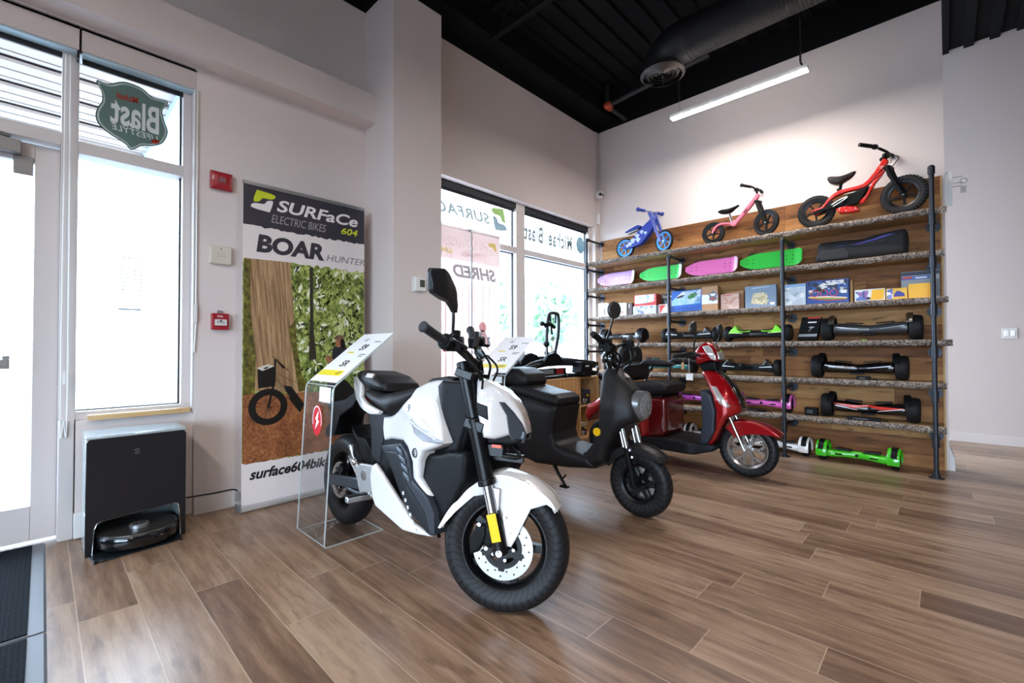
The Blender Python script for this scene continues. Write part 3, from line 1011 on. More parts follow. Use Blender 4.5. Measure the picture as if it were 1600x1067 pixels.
for x, z in ((.008, .385), (.03, .33), (-.04, .40)):
    for sd in (-1, 1):
        MB().tube([(HB[0] + x, sd * .085, z), (HB[0] + x, sd * .096, z)], 0.007, 10).build('bolt', STEEL, fen)
MK = [(0.006, 0.925), (0.056, 0.912), (0.111, 0.886), (0.160, 0.845), (0.195, 0.795), (0.214, 0.745), (0.221, 0.715), (0.20, 0.70), (0.15, 0.703), (0.1, 0.686), (0.056, 0.689), (0.031, 0.755), (0.017, 0.823), (0.003, 0.903)]


def mask_w(a, z):
    return 0.122 - 0.055 * sm(a, 0.06, 0.22) - 0.03 * sm(z, .82, .93)


mask = MB().inflate(MK, mask_w, 0.016, 0.012).build('headlight_cowl', WHITE, moto, ml=ST, ang=50)
for sd in (-1, 1):
    MB().inflate([(0.106, 0.836), (0.13, 0.835), (0.165, 0.80), (0.200, 0.757), (0.221, 0.715), (0.215, 0.68), (0.176, 0.676), (0.154, 0.702), (0.138, 0.785)], 0.008, 0.006, 0.012, yc=lambda a, z, sd=sd: sd * (mask_w(a, z) - 0.002)).build('headlight', mat('smoked_lens', '#3f444b', 0.08, 0.2, coat=1.0), mask)
    MB().inflate([(0.017, 0.827), (0.065, 0.815), (0.073, 0.76), (0.031, 0.777)], 0.006, 0.004, 0.012, yc=lambda a, z, sd=sd: sd * mask_w(a, z)).build('cowl_inset', DGREY, mask)
    b = MB().lathe([(0.004, -.001), (0.007, -.001), (0.007, .003), (0.004, .003)], F=M.Translation((0.05, sd * .119, .858)), n=16, closed_prof=True)
    b.build('cowl_bolt', STEEL, mask)
MB().inflate([(0.03, 0.72), (0.15, 0.705), (0.21, 0.69), (0.19, 0.672), (0.15, 0.665), (0.06, 0.66)], 0.085, 0.012, 0.014).build('cowl_underside', BLACK, mask)
b = MB().box((0.09, -0.06, 0.64), (0.09, 0.06, 0.045)).box((0.13, -.03, .61), (0.16, 0.03, 0.03))
b.tube([(0.02, -.05, .68), (0.10, -.08, .63), (0.2, -.06, .62), (0.12, -.02, .69)], 0.008, 8, sub=4)
b.build('horn', SATIN, mask, bev=0.004)
MB().beam((0.09, -.10, .66), (0.13, -.10, .66), .01, .012).build('side_marker', ORANGE, mask)
# handlebar turned with the fork; it dips to the far side because the machine leans
BR = M.Translation((0.51, 0, 0)) @ M.Rotation(R(38), 4, 'Z') @ M.Translation((0, 0, 1.02)) @ M.Rotation(R(4), 4, 'X') @ M.Translation((0, 0, -1.02))
b = MB().tube([(-.135, -.36, 1.125), (-.09, -.25, 1.075), (-.055, -.13, 1.045), (-.03, -.05, 1.0), (-.03, .05, 1.0), (-.055, .13, 1.045), (-.09, .25, 1.075), (-.135, .36, 1.125)], 0.011, 12, sub=5)
for sd in (-1, 1):
    b.tube([(-.03, sd * .045, 1.005), (-.035, sd * .045, .945)], 0.018, 12)
bar = b.build('handlebar', SATIN, moto, ml=BR)
for sd in (-1, 1):
    g_ = MB().tube([(-.145, sd * .375, 1.132), (-.142, sd * .368, 1.13), (-.10, sd * .265, 1.083)], [0.021, 0.0175, 0.0175], 18)
    g_.tube([(-.146, sd * .38, 1.134), (-.144, sd * .374, 1.131)], [0.016, 0.021], 18)
    g_.build('grip', mat('grip_rubber', '#24262b', 0.65), bar)
    g_ = MB().tube([(-.10, sd * .265, 1.083), (-.088, sd * .225, 1.07)], 0.031, 16)
    g_.box((-.075, sd * .215, 1.072), (0.075, 0.05, 0.05), M.Rotation(R(15), 3, 'X')).box((-.07, sd * .20, 1.10), (0.03, 0.03, 0.05))
    g_.build('switch_housing', BLACK, bar, bev=0.006)
    g_ = MB().tube([(-.05, sd * .2, 1.06), (-.02, sd * .235, 1.06), (-.04, sd * .33, 1.085), (-.045, sd * .36, 1.092)], [.009, .007, .006, .008], 8, sub=4)
    g_.build('brake_lever', SATIN, bar)
    g_ = MB()
    g_.tube([(-.06, sd * .19, 1.05), (-.0, sd * .16, .98), (.01, sd * .10, .93), (.0, sd * .06, .86)], 0.0055, 8, sub=6)
    g_.tube([(-.07, sd * .2, 1.05), (.03, sd * .2, .96), (.02, sd * .1, .88), (.02, sd * .05, .80)], 0.005, 8, sub=6)
    g_.tube([(-.05, sd * .15, 1.04), (-.02, sd * .09, .96), (-.01, sd * .07, .86)], 0.006, 8, sub=6)
    g_.build('cable', BLACK, bar)
MB().tube([(-.073, -.223, 1.098), (-.073, -.223, 1.099)], .008, 8).ball((-.105, -.232, 1.05), .009).build('kill_switch', mat('switch_red', '#c9341f', 0.4), bar)
b = MB().tube([(-.075, -.235, 1.09), (-.073, -.24, 1.13), (-.07, -.25, 1.16), (-.07, -.255, 1.2)], 0.006, 10, sub=4)
b.ball((-.075, -.235, 1.1), .014)
mir = b.build('mirror', SATIN, bar)
MB().inflate([(-0.235, 1.19), (-0.232, 1.222), (-0.245, 1.262), (-0.30, 1.33), (-0.33, 1.345), (-0.40, 1.338), (-0.408, 1.325), (-0.395, 1.262), (-0.385, 1.25), (-0.29, 1.225), (-0.258, 1.19)], lambda u, v: 0.010 + 0.016 * max(0, 1 - (abs(u + .32) + abs(v - 1.28)) / .12), 0.006, 0.014, yc=-0.07, F=lambda u, v, w_: tuple(V((-.07, -.25, 0)) + M.Rotation(R(-24), 3, 'Z') @ V((w_ + .07, (u + .25) * .92, v)))).build('mirror_shell', mat('mirror_black', '#141518', 0.4), mir)
b = MB().tube([(-.075, .2, 1.09), (-.06, .17, 1.06), (-.06, .14, 1.08)], 0.006, 10, sub=3)
mir = b.build('mirror', SATIN, bar)
MB().inflate([(0.09, 1.055), (0.14, 1.125), (0.175, 1.125), (0.185, 1.10), (0.15, 1.05), (0.11, 1.04)], .009, .006, .012, yc=-0.06, F=YZ).build('mirror_shell', mat('mirror_black', '#1e1f22', 0.4), mir)
MB().box((-.005, 0, 1.03), (.04, .11, .05), M.Rotation(R(-35), 3, 'Y')).box((-.04, -.06, .97), (.03, .03, .04)).build('display', GLOSSB, bar, bev=.008)

# ------------------------------------------------------------------ black scooter
scoot = thing('electric_scooter', 'matte black retro electric scooter with round headlight and yellow side reflector', 'scooter', (-1.93, 2.6, 0.003), rot=(0, R(0.25), 0))
MATB = mat('matte_black_paint', '#1b1a1b', 0.45, spec=0.3)
SH = [(0.30, .88), (0.315, .91), (0.34, .925), (0.39, .92), (0.455, .86), (0.525, .786), (0.56, .70), (0.568, .645), (0.552, .592), (0.486, .56), (0.437, .51), (0.387, .42), (0.36, .32), (0.30, .275), (0.2, .265), (0.17, .345), (0.22, .37), (0.27, .43), (0.312, .537), (0.322, .624), (0.312, .782)]


def sh_w(x, z):
    return 0.15 - 0.075 * sm(z, .66, .93) - 0.05 * sm(x, .42, .57)


MB().inflate(SH, sh_w, 0.05, 0.018).build('leg_shield', MATB, scoot, ang=60)
BD = [(0.30, .275), (0.25, .35), (0.2, .352), (0.014, .378), (-0.025, .40), (-0.045, .46), (-0.02, .60), (0.0, .645), (-0.2, .69), (-0.45, .72), (-0.62, .735), (-0.78, .70), (-0.74, .55), (-0.58, .44), (-0.45, .38), (-0.32, .25), (-0.2, .222), (0.1, .245)]
MB().inflate(BD, lambda x, z: 0.16 - 0.03 * sm(z, .6, .75), 0.035, 0.025).build('body', MATB, scoot, ang=60)
MB().inflate([(-0.52, .735), (-0.45, .772), (-0.3, .77), (-0.175, .745), (-0.042, .728), (0.0, .70), (0.006, .665), (-0.02, .638), (-0.06, .632), (-0.229, .665), (-0.46, .705)], 0.148, 0.045, 0.02).build('seat', SEATM, scoot, ang=60)
MB().inflate([(-0.60, .80), (-0.59, .85), (-0.53, .90), (-0.41, .895), (-0.32, .855), (-0.296, .80), (-0.31, .77), (-0.365, .755), (-0.54, .76)], 0.135, 0.045, 0.02).build('passenger_seat', SEATM, scoot, ang=60)
MB().inflate([(-0.74, .80), (-0.62, .88), (-0.57, .85), (-0.53, .74), (-0.62, .72)], 0.11, 0.02, 0.02).build('grab_rail', DGREY, scoot)
b = MB().tube([(0.50, 0, .70), (0.575, 0, .69), (0.585, 0, .69)], [0.085, 0.094, 0.082], 32)
hl = b.build('headlight', mat('headlight_bezel', '#8d8f92', 0.25, 0.7), scoot)
MB().ball((0.575, 0, .69), (0.03, 0.083, 0.083), 24).build('lens', mat('headlight_lens', '#85888c', 0.1, 0.3, coat=1.0), hl)
b = MB()
for i in range(12):
    a = i * math.pi / 6
    b.tube([(0.603, math.cos(a) * .02, .69 + math.sin(a) * .02), (0.589, math.cos(a) * .07, .69 + math.sin(a) * .07)], .004, 6)
b.build('lens_ribs', mat('lens_dark', '#4a4c50', 0.2), hl)
MB().tube([(0.447, 0, .868), (0.453, 0, .875)], 0.021, 20).build('badge', STEEL, scoot)
for sd in (-1, 1):
    MB().tube([(0.325, sd * .147, .517), (0.325, sd * .156, .517)], 0.026, 24).build('reflector', YEL, scoot)
    b = MB().tube([(0.545, sd * .085, .207), (0.498, sd * .085, .43)], 0.017, 14)
    b.tube([(0.552, sd * .07, .19), (0.52, sd * .085, .33)], 0.02, 14)
    fk = b.build('fork_leg', BLACK, scoot)
    b = MB().tube([(0.498, sd * .085, .43), (0.462, sd * .085, .56)], 0.012, 14)
    b.tube([(0.47, sd * .075, .43), (0.44, sd * .075, .55)], 0.009, 12)
    b.build('fork_slider', CHROME, fk)
    for x, z in ((.53, .425), (.545, .385)):
        MB().tube([(x, sd * .09, z), (x, sd * .106, z)], .008, 8).build('bolt', CHROME, fk)
wheel(scoot, M.Translation((0.545, 0, 0.207)), 0.207, 0.095, 0.128, 6, SATIN, TYRE2, 'thin', (0.112, 0.05, 0.026), 0.035)
FT2 = cr([(0.325, .305), (0.355, .355), (0.40, .405), (0.47, .437), (0.545, .447), (0.62, .435), (0.68, .405), (0.715, .375)], 4, False)
fe = arch(FT2, (0.545, .207), 0.065, 0.005, 9, 0.018).build('fender', MATB, scoot, ang=60)
for sd in (-1, 1):
    MB().inflate([(x, z - .004) for x, z in FT2] + [(0.68, .37), (0.6, .385), (0.545, .392), (0.47, .385), (0.40, .34), (0.36, .29)], .003, .002, .02, yc=sd * .063).build('fender_flank', MATB, fe)
b = MB().tube([(0.345, 0, .90), (0.325, 0, .95), (0.32, 0, 1.04)], [.05, .045, .03], 18)
b.ball((0.325, 0, .98), (.055, .05, .06))
col_ = b.build('steering_column', GLOSSB, scoot)
b = MB().tube([(0.36, -.36, 1.115), (0.37, -.25, 1.085), (0.335, -.1, 1.06), (0.32, 0, 1.04), (0.335, .1, 1.06), (0.37, .25, 1.085), (0.36, .36, 1.115)], 0.011, 10, sub=4)
b.ball((0.33, 0, 1.05), (.045, .06, .035))
SB = M.Translation((.33, 0, 0)) @ M.Rotation(R(13), 4, 'Z') @ M.Translation((-.33, 0, 0))
bar = b.build('handlebar', SATIN, scoot, ml=SB)
for sd in (-1, 1):
    g_ = MB().tube([(0.356, sd * .39, 1.135), (0.36, sd * .375, 1.128), (0.372, sd * .27, 1.09)], [.017, .02, .018], 14)
    g_.build('grip', RUBBER, bar)
    MB().box((0.38, sd * .24, 1.075), (.07, .06, .06)).box((0.40, sd * .26, 1.045), (.05, .04, .03)).tube([(0.4, sd * .2, 1.04), (0.44, sd * .25, 1.06), (0.42, sd * .37, 1.10)], .006, 8, sub=3).build('switch_housing', BLACK, bar, bev=.008)
    g_ = MB()
    g_.tube([(0.41, sd * .24, 1.06), (0.45, sd * .16, .99), (0.40, sd * .06, .93), (0.36, sd * .02, .9)], .006, 8, sub=6)
    g_.tube([(0.40, sd * .22, 1.05), (0.43, sd * .13, .95), (0.38, sd * .05, .88)], .006, 8, sub=6)
    g_.build('cable', BLACK, bar)
    if sd > 0:
        continue
    g_ = MB().tube([(0.40, sd * .28, 1.09), (0.42, sd * .29, 1.14), (0.45, sd * .3, 1.23)], .006, 8, sub=4)
    mr = g_.build('mirror', SATIN, bar)
    MB().inflate([(sd * (.30 + .045 * math.cos(a)), 1.275 + .052 * math.sin(a)) for a in (i * math.pi / 12 for i in range(24))], .014, .012, .015, yc=0.0, F=lambda u, v, w_: tuple(V((.455, -.30, 0)) + M.Rotation(R(-38), 3, 'Z') @ V((w_, u + .30, v)))).build('mirror_shell', mat('mirror_shell_black', '#2a2626', 0.4), mr)
b = MB().tube([(-0.06, -.10, .225), (-0.01, -.125, .19), (0.07, -.15, .125)], [.014, .012, .010], 10)
b.tube([(0.035, -.14, .15), (0.09, -.17, .20)], .006, 8)
b.bb((0.04, -.175, .112), (0.10, -.14, .122))
b.build('kickstand', SATIN, scoot)
wheel(scoot, M.Translation((-0.68, 0, 0.207)), 0.207, 0.1, 0.128, 6, SATIN, TYRE2, 'bar', None, 0.06)
b = MB().inflate([(-.92, .33), (-.86, .45), (-.72, .50), (-.56, .46), (-.5, .40), (-.7, .43), (-.85, .36)], .07, .01, .03)
b.build('fender', MATB, scoot)
MB().beam((-0.35, .09, .25), (-0.68, .09, .207), .03, .05).beam((-0.35, -.09, .25), (-0.68, -.09, .207), .03, .05).build('swingarm', SATIN, scoot)

# ------------------------------------------------------------------ red three-wheeled mobility scooter
trike = thing('mobility_scooter', 'glossy red three wheeled mobility scooter with padded armchair seat', 'scooter', (-1.6, 4.0, 0))
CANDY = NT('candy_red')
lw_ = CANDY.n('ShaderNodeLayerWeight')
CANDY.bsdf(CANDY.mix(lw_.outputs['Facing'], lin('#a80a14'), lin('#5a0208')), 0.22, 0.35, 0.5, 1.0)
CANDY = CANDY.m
FS = [(.084, .832), (.10, .852), (.14, .862), (.207, .852), (.279, .792), (.335, .715), (.38, .64), (.408, .577), (.402, .525), (.312, .472), (.265, .385), (.215, .275), (.15, .205), (.135, .225), (.175, .29), (.218, .38), (.232, .53), (.20, .655), (.135, .765)]


def fs_w(x, z):
    return 0.075 + 0.085 * sm(z, .86, .60) - 0.03 * sm(z, .5, .22) - 0.05 * sm(x, .28, .41)


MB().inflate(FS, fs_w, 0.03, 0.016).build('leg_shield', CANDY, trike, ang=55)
MB().inflate([(.10, .69), (.15, .69), (.19, .66), (.225, .53), (.215, .345), (.15, .235), (.08, .225), (.115, .40), (.11, .55)], 0.145, 0.02, 0.02).build('inner_panel', mat('navy_black_plastic', '#232a36', 0.5), trike)
MB().inflate([(.16, .87), (.21, .865), (.255, .832), (.346, .735), (.40, .62), (.415, .56), (.392, .54), (.345, .64), (.245, .78), (.20, .83)], lambda x, z: 0.035 + .03 * sm(z, .85, .6), 0.012, 0.014).build('nose_strip', GLOSSB, trike)
for sd in (-1, 1):
    MB().inflate([(.185, .735), (.231, .728), (.29, .65), (.346, .576), (.32, .565), (.266, .597)], 0.006, 0.004, 0.014, yc=lambda x, z, sd=sd: sd * (fs_w(x, z) + .001)).build('turn_signal', mat('crystal_lens', '#d6d0cb', 0.15, 0.5, coat=1.0), trike)
HD = [(.028, .978), (.04, 1.03), (.062, 1.07), (.095, 1.095), (.128, 1.105), (.174, 1.085), (.205, 1.04), (.226, .985), (.23, .937), (.154, .94), (.057, .905)]
hd = MB().inflate(HD, lambda x, z: .10 - .035 * sm(z, 1.0, 1.1), 0.03, 0.012).build('headlight_cowl', CANDY, trike, ang=55)
for sd in (-1, 1):
    MB().inflate([(.10, 1.065), (.15, 1.075), (.19, 1.035), (.218, .985), (.222, .945), (.18, .955), (.14, 1.01)], .006, .004, .014, yc=lambda x, z, sd=sd: sd * (.098 - .035 * sm(z, 1.0, 1.1))).build('headlight', mat('crystal_lens', '#d6d0cb', 0.15, 0.5, coat=1.0), hd)
MB().box((.222, 0, .985), (.02, .13, .07), M.Rotation(R(-20), 3, 'Y')).build('lens', mat('crystal_lens', '#d6d0cb', 0.15, 0.5, coat=1.0), hd, bev=.008)
MB().inflate([(.049, .915), (.20, .945), (.215, .864), (.10, .845)], .06, .015, .014).build('steering_column', BLACK, trike)
b = MB().tube([(-.037, -.34, .985), (.06, -.24, 1.0), (.09, -.10, .99), (.09, .10, .99), (.06, .24, 1.0), (-.037, .34, .985)], .012, 10, sub=4)
bar = b.build('handlebar', SATIN, trike)
for sd in (-1, 1):
    MB().tube([(-.045, sd * .35, .983), (.045, sd * .265, 1.0)], .019, 14).build('grip', RUBBER, bar)
    MB().box((.07, sd * .235, .99), (.06, .06, .055)).tube([(.1, sd * .2, .98), (.11, sd * .26, .985), (.03, sd * .36, .975)], .006, 8, sub=3).build('switch_housing', BLACK, bar, bev=.008)
    mr = MB().tube([(.085, sd * .23, 1.01), (.095, sd * .24, 1.07), (.12, sd * .27, 1.15), (.11, sd * .29, 1.18)], .0065, 8, sub=4).build('mirror', SATIN, bar)
    MB().inflate([(sd * (.31 + .055 * math.cos(a) - .012 * math.sin(a)), 1.215 + .058 * math.sin(a)) for a in (i * math.pi / 12 for i in range(24))], .015, .012, .015, yc=.115, F=YZ).build('mirror_shell', mat('mirror_shell_black', '#2a2626', 0.4), mr)
for sd in (-1, 1):
    MB().tube([(.43, sd * .082, .222), (.31, sd * .07, .49)], .014, 12).build('fork_leg', CHROME, trike)
wheel(trike, M.Translation((.435, 0, .225)), .225, .095, .155, 6, mat('silver_alloy', '#b9b6b3', 0.25, 0.9), TYRE2, 'fork', None, .035)
FT3 = cr([(.285, .40), (.325, .445), (.385, .468), (.46, .468), (.55, .45), (.63, .415), (.685, .375)], 4, False)
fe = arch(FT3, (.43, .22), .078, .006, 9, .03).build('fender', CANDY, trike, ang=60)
for sd in (-1, 1):
    MB().inflate([(x, z - .012) for x, z in FT3] + [(.63, .365), (.56, .365), (.477, .36), (.42, .345), (.385, .32), (.35, .325), (.315, .36)], .005, .004, .018, yc=sd * .074).build('fender_flank', CANDY, fe)
MB().inflate([(-.43, .225), (-.40, .255), (-.168, .268), (.10, .25), (.22, .240), (.228, .22), (.20, .19), (.07, .155), (-.38, .16)], lambda x, z: .24 - .10 * sm(x, .0, .23), .015, .02).build('floorboard', DGREY, trike)
MB().inflate([(-.42, .60), (-.19, .612), (-.175, .58), (-.175, .311), (-.21, .262), (-.40, .24)], .205, .03, .025).build('battery_case', mat('dark_candy_red', '#5d070d', 0.2, 0.2, coat=1.0), trike, ang=55)
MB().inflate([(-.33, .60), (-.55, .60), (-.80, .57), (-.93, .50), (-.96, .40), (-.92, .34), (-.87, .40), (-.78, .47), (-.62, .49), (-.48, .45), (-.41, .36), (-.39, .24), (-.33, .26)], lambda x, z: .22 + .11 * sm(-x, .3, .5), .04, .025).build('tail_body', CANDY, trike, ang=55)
MB().inflate([(-.58, .70), (-.50, .735), (-.35, .748), (-.227, .748), (-.162, .72), (-.15, .68), (-.18, .645), (-.31, .622), (-.485, .632), (-.57, .65)], .215, .04, .022).build('seat', SEATM, trike, ang=60)
MB().bb((-.46, -.18, .59), (-.22, .18, .64)).build('seat_base', BLACK, trike, bev=.01)
BKP = [(.20 * math.copysign(abs(math.cos(a)) ** .5, math.cos(a)), .93 + .15 * math.copysign(abs(math.sin(a)) ** .6, math.sin(a))) for a in (i * math.pi / 20 for i in range(40))]
MB().inflate(BKP, .04, .035, .025, yc=-.63, F=YZ).build('backrest', SEATM, trike, ang=60)
MB().inflate([(.22 * math.copysign(abs(math.cos(a)) ** .35, math.cos(a)), .83 + .09 * math.copysign(abs(math.sin(a)) ** .35, math.sin(a))) for a in (i * math.pi / 20 for i in range(40))], .07, .03, .025, yc=-.60, F=YZ).build('lumbar_pad', SEATM, trike, ang=60)
for sd in (-1, 1):
    b = MB().tube([(-.58, sd * .22, .72), (-.54, sd * .27, .86), (-.40, sd * .285, .90), (-.1, sd * .285, .90)], .012, 10, sub=4)
    ar = b.build('armrest', SATIN, trike)
    MB().inflate([(-.37, .905), (-.33, .945), (-.28, .957), (-.19, .95), (-.06, .925), (-.045, .905), (-.19, .895)], .035, .02, .015, yc=sd * .285).build('armrest_pad', SEATM, ar)
    wheel(trike, M.Translation((-.70, sd * .30, .2)), .2, .095, .125, 6, mat('silver_alloy', '#b9b6b3', 0.25, 0.9), TYRE2, 'fork', None, .035)
tg = tag(MB().bb((-1.523, 3.636, .79), (-1.468, 3.64, .845)).tube([(-1.496, 3.638, .845), (-1.5, 3.64, .93), (-1.51, 3.66, .968)], .0015, 6).build('price_tag', mat('paper_white', '#e9e7e3', 0.7)), 'small blank white paper tag hanging from the red scooter handlebar', 'tag')
kt = tag(MB().bb((-1.572, 3.66, .875), (-1.55, 3.664, .93)).tube([(-1.561, 3.662, .93), (-1.56, 3.672, .955), (-1.56, 3.68, .966)], .0015, 6).build('key_tag', mat('tan_card', '#b98d5e', 0.7)), 'tan card tag hanging by the grip of the red scooter', 'tag')
# ================================================================== shelving wall
SZ = {1: 2.20, 2: 1.85, 3: 1.465, 4: 1.115, 5: 0.762, 6: 0.40}
BARK = bark_mat()
PIPE = mat('black_iron_pipe', '#34363c', 0.38, 0.6, noise=0.25, nscale=30)
SHELFTOP = wood_mat('slab_wood', 0, [(0.25, '#8a6a48'), (0.5, '#b08d63'), (0.75, '#c9aa80')], 1.0, 0.6)
bk = tag(MB().bb((-3.40, 5.352, 0.0), (0.004, 5.378, 2.533)).build('backing_panel', BACKW), 'reclaimed brown board backing fixed to the wall behind the pipe shelving', 'panel')
MB().bb((-0.009, 5.3405, 0.0), (0.0035, 5.3519, 2.533)).build('edge_batten', wood_mat('pale_batten', 2, [(0.3, '#b28a57'), (0.7, '#d1ad78')]), bk)
ENDS = {1: 0.028, 2: 0.010, 3: 0.03, 4: 0.05, 5: 0.01, 6: 0.006}
SHLAB = {1: 'topmost live edge wooden shelf carrying the three small bikes', 2: 'live edge wooden shelf carrying the skateboards and black bag',
         3: 'live edge wooden shelf carrying the row of toy boxes', 4: 'live edge wooden shelf carrying the lime green hoverboard and grey hoverboard',
         5: 'live edge wooden shelf carrying the teal hoverboard, just under the lime one', 6: 'lowest live edge wooden shelf carrying the pink and red hoverboards'}
for k in range(1, 7):
    rng = random.Random(40 + k)
    z, e = SZ[k], ENDS[k]
    n = 120
    x0 = -3.44
    top, bot, tb, bb_ = [], [], [], []
    m_ = MB()
    rows = []
    y1, y2, h = 0.0, 0.0, 0.0
    for i in range(n + 1):
        x = x0 + (e - x0) * i / n
        y1 = max(-.018, min(.018, y1 * .7 + rng.uniform(-.012, .012)))
        h = max(-.014, min(.014, h * .72 + rng.uniform(-.009, .009)))
        rows.append((x, 5.046 + y1 * .3, 5.036 + y1 + rng.uniform(-.005, .005), 5.044 + y1 * .3 + rng.uniform(-.004, .004), h))
    m_.loft([[(x, 5.3505, z - .048), (x, 5.3505, z), (x, 5.06, z), (x, 5.06, z - .048)] for x in (x0, -.0095)])
    sh = m_.build('shelf_board', SHELFTOP)
    tag(sh, SHLAB[k], 'shelf', 'live edge shelves on the pipe stands')
    m_ = MB()
    m_.loft([[(x, 5.0605, z + min(.001, h_ * .1)), (x, a, z - .002 + min(.003, h_ * .5)), (x, b_ - .004, z - .014), (x, b_ - .006, z - .03 + h_), (x, c_, z - .05 + h_ * .8), (x, 5.0605, z - .05)] for x, a, b_, c_, h_ in rows])
    m_.build('bark_edge', BARK, sh, ang=80)

SZ = {k: v + .0016 for k, v in SZ.items()}
PX = (-3.408, -2.28, -1.128, -0.058)
PTOP = (2.49, 2.108, 2.108, 2.51)
PLAB = ('black iron pipe upright nearest the window, bent to the wall above the top shelf', 'black iron pipe upright standing behind the red scooter armrest',
        'black iron pipe upright standing beside the red scooter wheel and white hoverboard', 'tall black iron pipe upright with a capped top by the wall end')
for i, (px, pt) in enumerate(zip(PX, PTOP)):
    s_ = thing('pipe_upright', PLAB[i], 'pipe stand', (px, 4.985, 0), group='iron pipe uprights of the shelving')
    MB().tube([(0, 0, .008), (0, 0, pt)], 0.0168, 16).build('pipe', PIPE, s_)
    b = MB().tube([(0, 0, 0), (0, 0, .008)], 0.048, 24).tube([(0, 0, .008), (0, 0, .03)], 0.025, 16)
    b.build('floor_flange', PIPE, s_)
    if i == 3:
        b = MB().tube([(0, 0, pt - .05), (0, 0, pt - .01)], .023, 16).ball((0, 0, pt), .024)
        b.build('end_cap', PIPE, s_)
    else:
        MB().tube([(0, 0, pt - .03), (0, 0, pt - .006), (0, .02, pt + .004), (0, .045, pt)], .023, 14, sub=3).build('elbow', PIPE, s_)
    for k in range(1, 7):
        if SZ[k] > pt:
            continue
        z = SZ[k] - .109
        b = MB().tube([(0, 0, z - .04), (0, 0, z + .04)], .0235, 16).tube([(0, 0, z - .044), (0, 0, z - .036)], .0265, 16).tube([(0, 0, z + .036), (0, 0, z + .044)], .0265, 16)
        b.tube([(0, .0, z), (0, .03, z)], .0225, 14)
        br = b.build('tee_joint', PIPE, s_)
        b = MB().tube([(0, .03, z), (0, .355, z)], .0155, 14)
        b.build('bracket_pipe', PIPE, br)
        b = MB().tube([(0, .335, z), (0, .355, z)], .024, 14).tube([(0, .355, z), (0, .3665, z)], .047, 24)
        b.build('wall_flange', PIPE, br)
    if i != 3:
        b = MB().tube([(0, .04, pt), (0, .355, pt)], .0155, 14)
        br = b.build('bracket_pipe', PIPE, s_)
        MB().tube([(0, .335, pt), (0, .355, pt)], .024, 14).tube([(0, .355, pt), (0, .3665, pt)], .040, 24).build('wall_flange', PIPE, br)


# ------------------------------------------------------------------ three small bikes on the top shelf
def small_wheel(root, c, r, w, rim, spokes, rim_m, knob=0, turn=0.0):
    ml = M.Translation(c) @ M.Rotation(turn, 4, 'Z')
    b = MB().lathe([(rim + .003, -w * .35), (rim - .012, -w * .25), (rim - .016, 0), (rim - .012, w * .25), (rim + .003, w * .35), (rim - .004, w * .35), (rim - .022, w * .2), (rim - .022, -w * .2), (rim - .004, -w * .35)], n=36, closed_prof=True)
    b.disc((0, 0, 0), .024, w * .9, n=16)
    for i in range(spokes):
        q = M.Rotation(2 * math.pi * i / spokes + .3, 4, 'Y')
        b.beam(q @ V((.015, 0, 0)), q @ V((rim - .012, 0, 0)), w * .3, .018, q @ V((0, 1, 0)))
    wh = b.build('wheel', rim_m, root, ml=ml)
    t_ = MB().lathe(tyre_prof(r, w, rim), n=44)
    if knob:
        for i in range(knob):
            q = M.Rotation(2 * math.pi * i / knob, 4, 'Y')
            for sg in (-1, 0, 1):
                q2 = M.Rotation(2 * math.pi * (i + (.5 if sg == 0 else 0)) / knob, 4, 'Y')
                p = q2 @ V((r - (.0 if sg == 0 else .006), sg * w * .33, 0))
                t_.box(p, (.012, w * .22, 2 * math.pi * r / knob * .5), q2.to_3x3())
    t_.build('tire', RUBBER, wh)
    b = MB().disc((0, -w * .5, 0), .009, .01, n=12).disc((0, w * .5, 0), .009, .01, n=12)
    b.build('axle_nut', STEEL, wh)
    return wh


YB = 5.19
# red electric balance bike
rb = thing('balance_bike', 'biggest of the shelf bikes, red electric balance bike with knobbly black tyres', 'balance bike', (-.55, YB, 2.213), group='small bikes on the top shelf')
small_wheel(rb, (-.33, 0, .155), .152, .05, .108, 5, SATIN, 34)
TR = R(-12)
small_wheel(rb, (.315, -.01, .168), .163, .05, .118, 5, SATIN, 36, TR)
REDF = mat('bike_red', '#d51a14', 0.25, coat=0.5)
fr = MB().inflate(cr([(0.195, 0.515), (0.172, 0.515), (0.119, 0.435), (0.066, 0.365), (0.013, 0.33), (-0.079, 0.322), (-0.159, 0.312), (-0.232, 0.261), (-0.283, 0.192), (-0.35, 0.178), (-0.359, 0.138), (-0.309, 0.127), (-0.249, 0.195), (-0.175, 0.262), (-0.08, 0.286), (0.013, 0.29), (0.073, 0.313), (0.15, 0.40), (0.215, 0.48)], 3), .028, .012, .012)
fr.inflate([(.062, .318), (.105, .345), (.185, .40), (.20, .44), (.12, .375)], .024, .01, .012)
fr.inflate([(0.105, 0.345), (.05, .22), (0.012, 0.194), (-0.004, 0.16), (0.041, 0.159), (0.125, 0.319), (.18, .39)], .024, .01, .012)
fr.build('frame', REDF, rb)
MB().inflate([(-0.2, 0.215), (-0.065, 0.262), (0.075, 0.30), (.05, .25), (-0.005, 0.163), (-0.161, 0.14)], .035, .008, .014).build('motor_cover', BLACK, rb)
b = MB().beam((-.35, -.045, .135), (-.11, -.045, .185), .014, .035).beam((-.35, .045, .135), (-.11, .045, .185), .014, .035)
b.build('chain_guard', BLACK, rb, bev=.005)
b = MB().tube([(-.2, -.05, .185), (-.13, -.052, .22), (-.08, -.05, .235), (-.1, -.05, .215), (-.19, -.05, .165)], .005, 8, sub=3)
b.build('exhaust_trim', STEEL, rb)
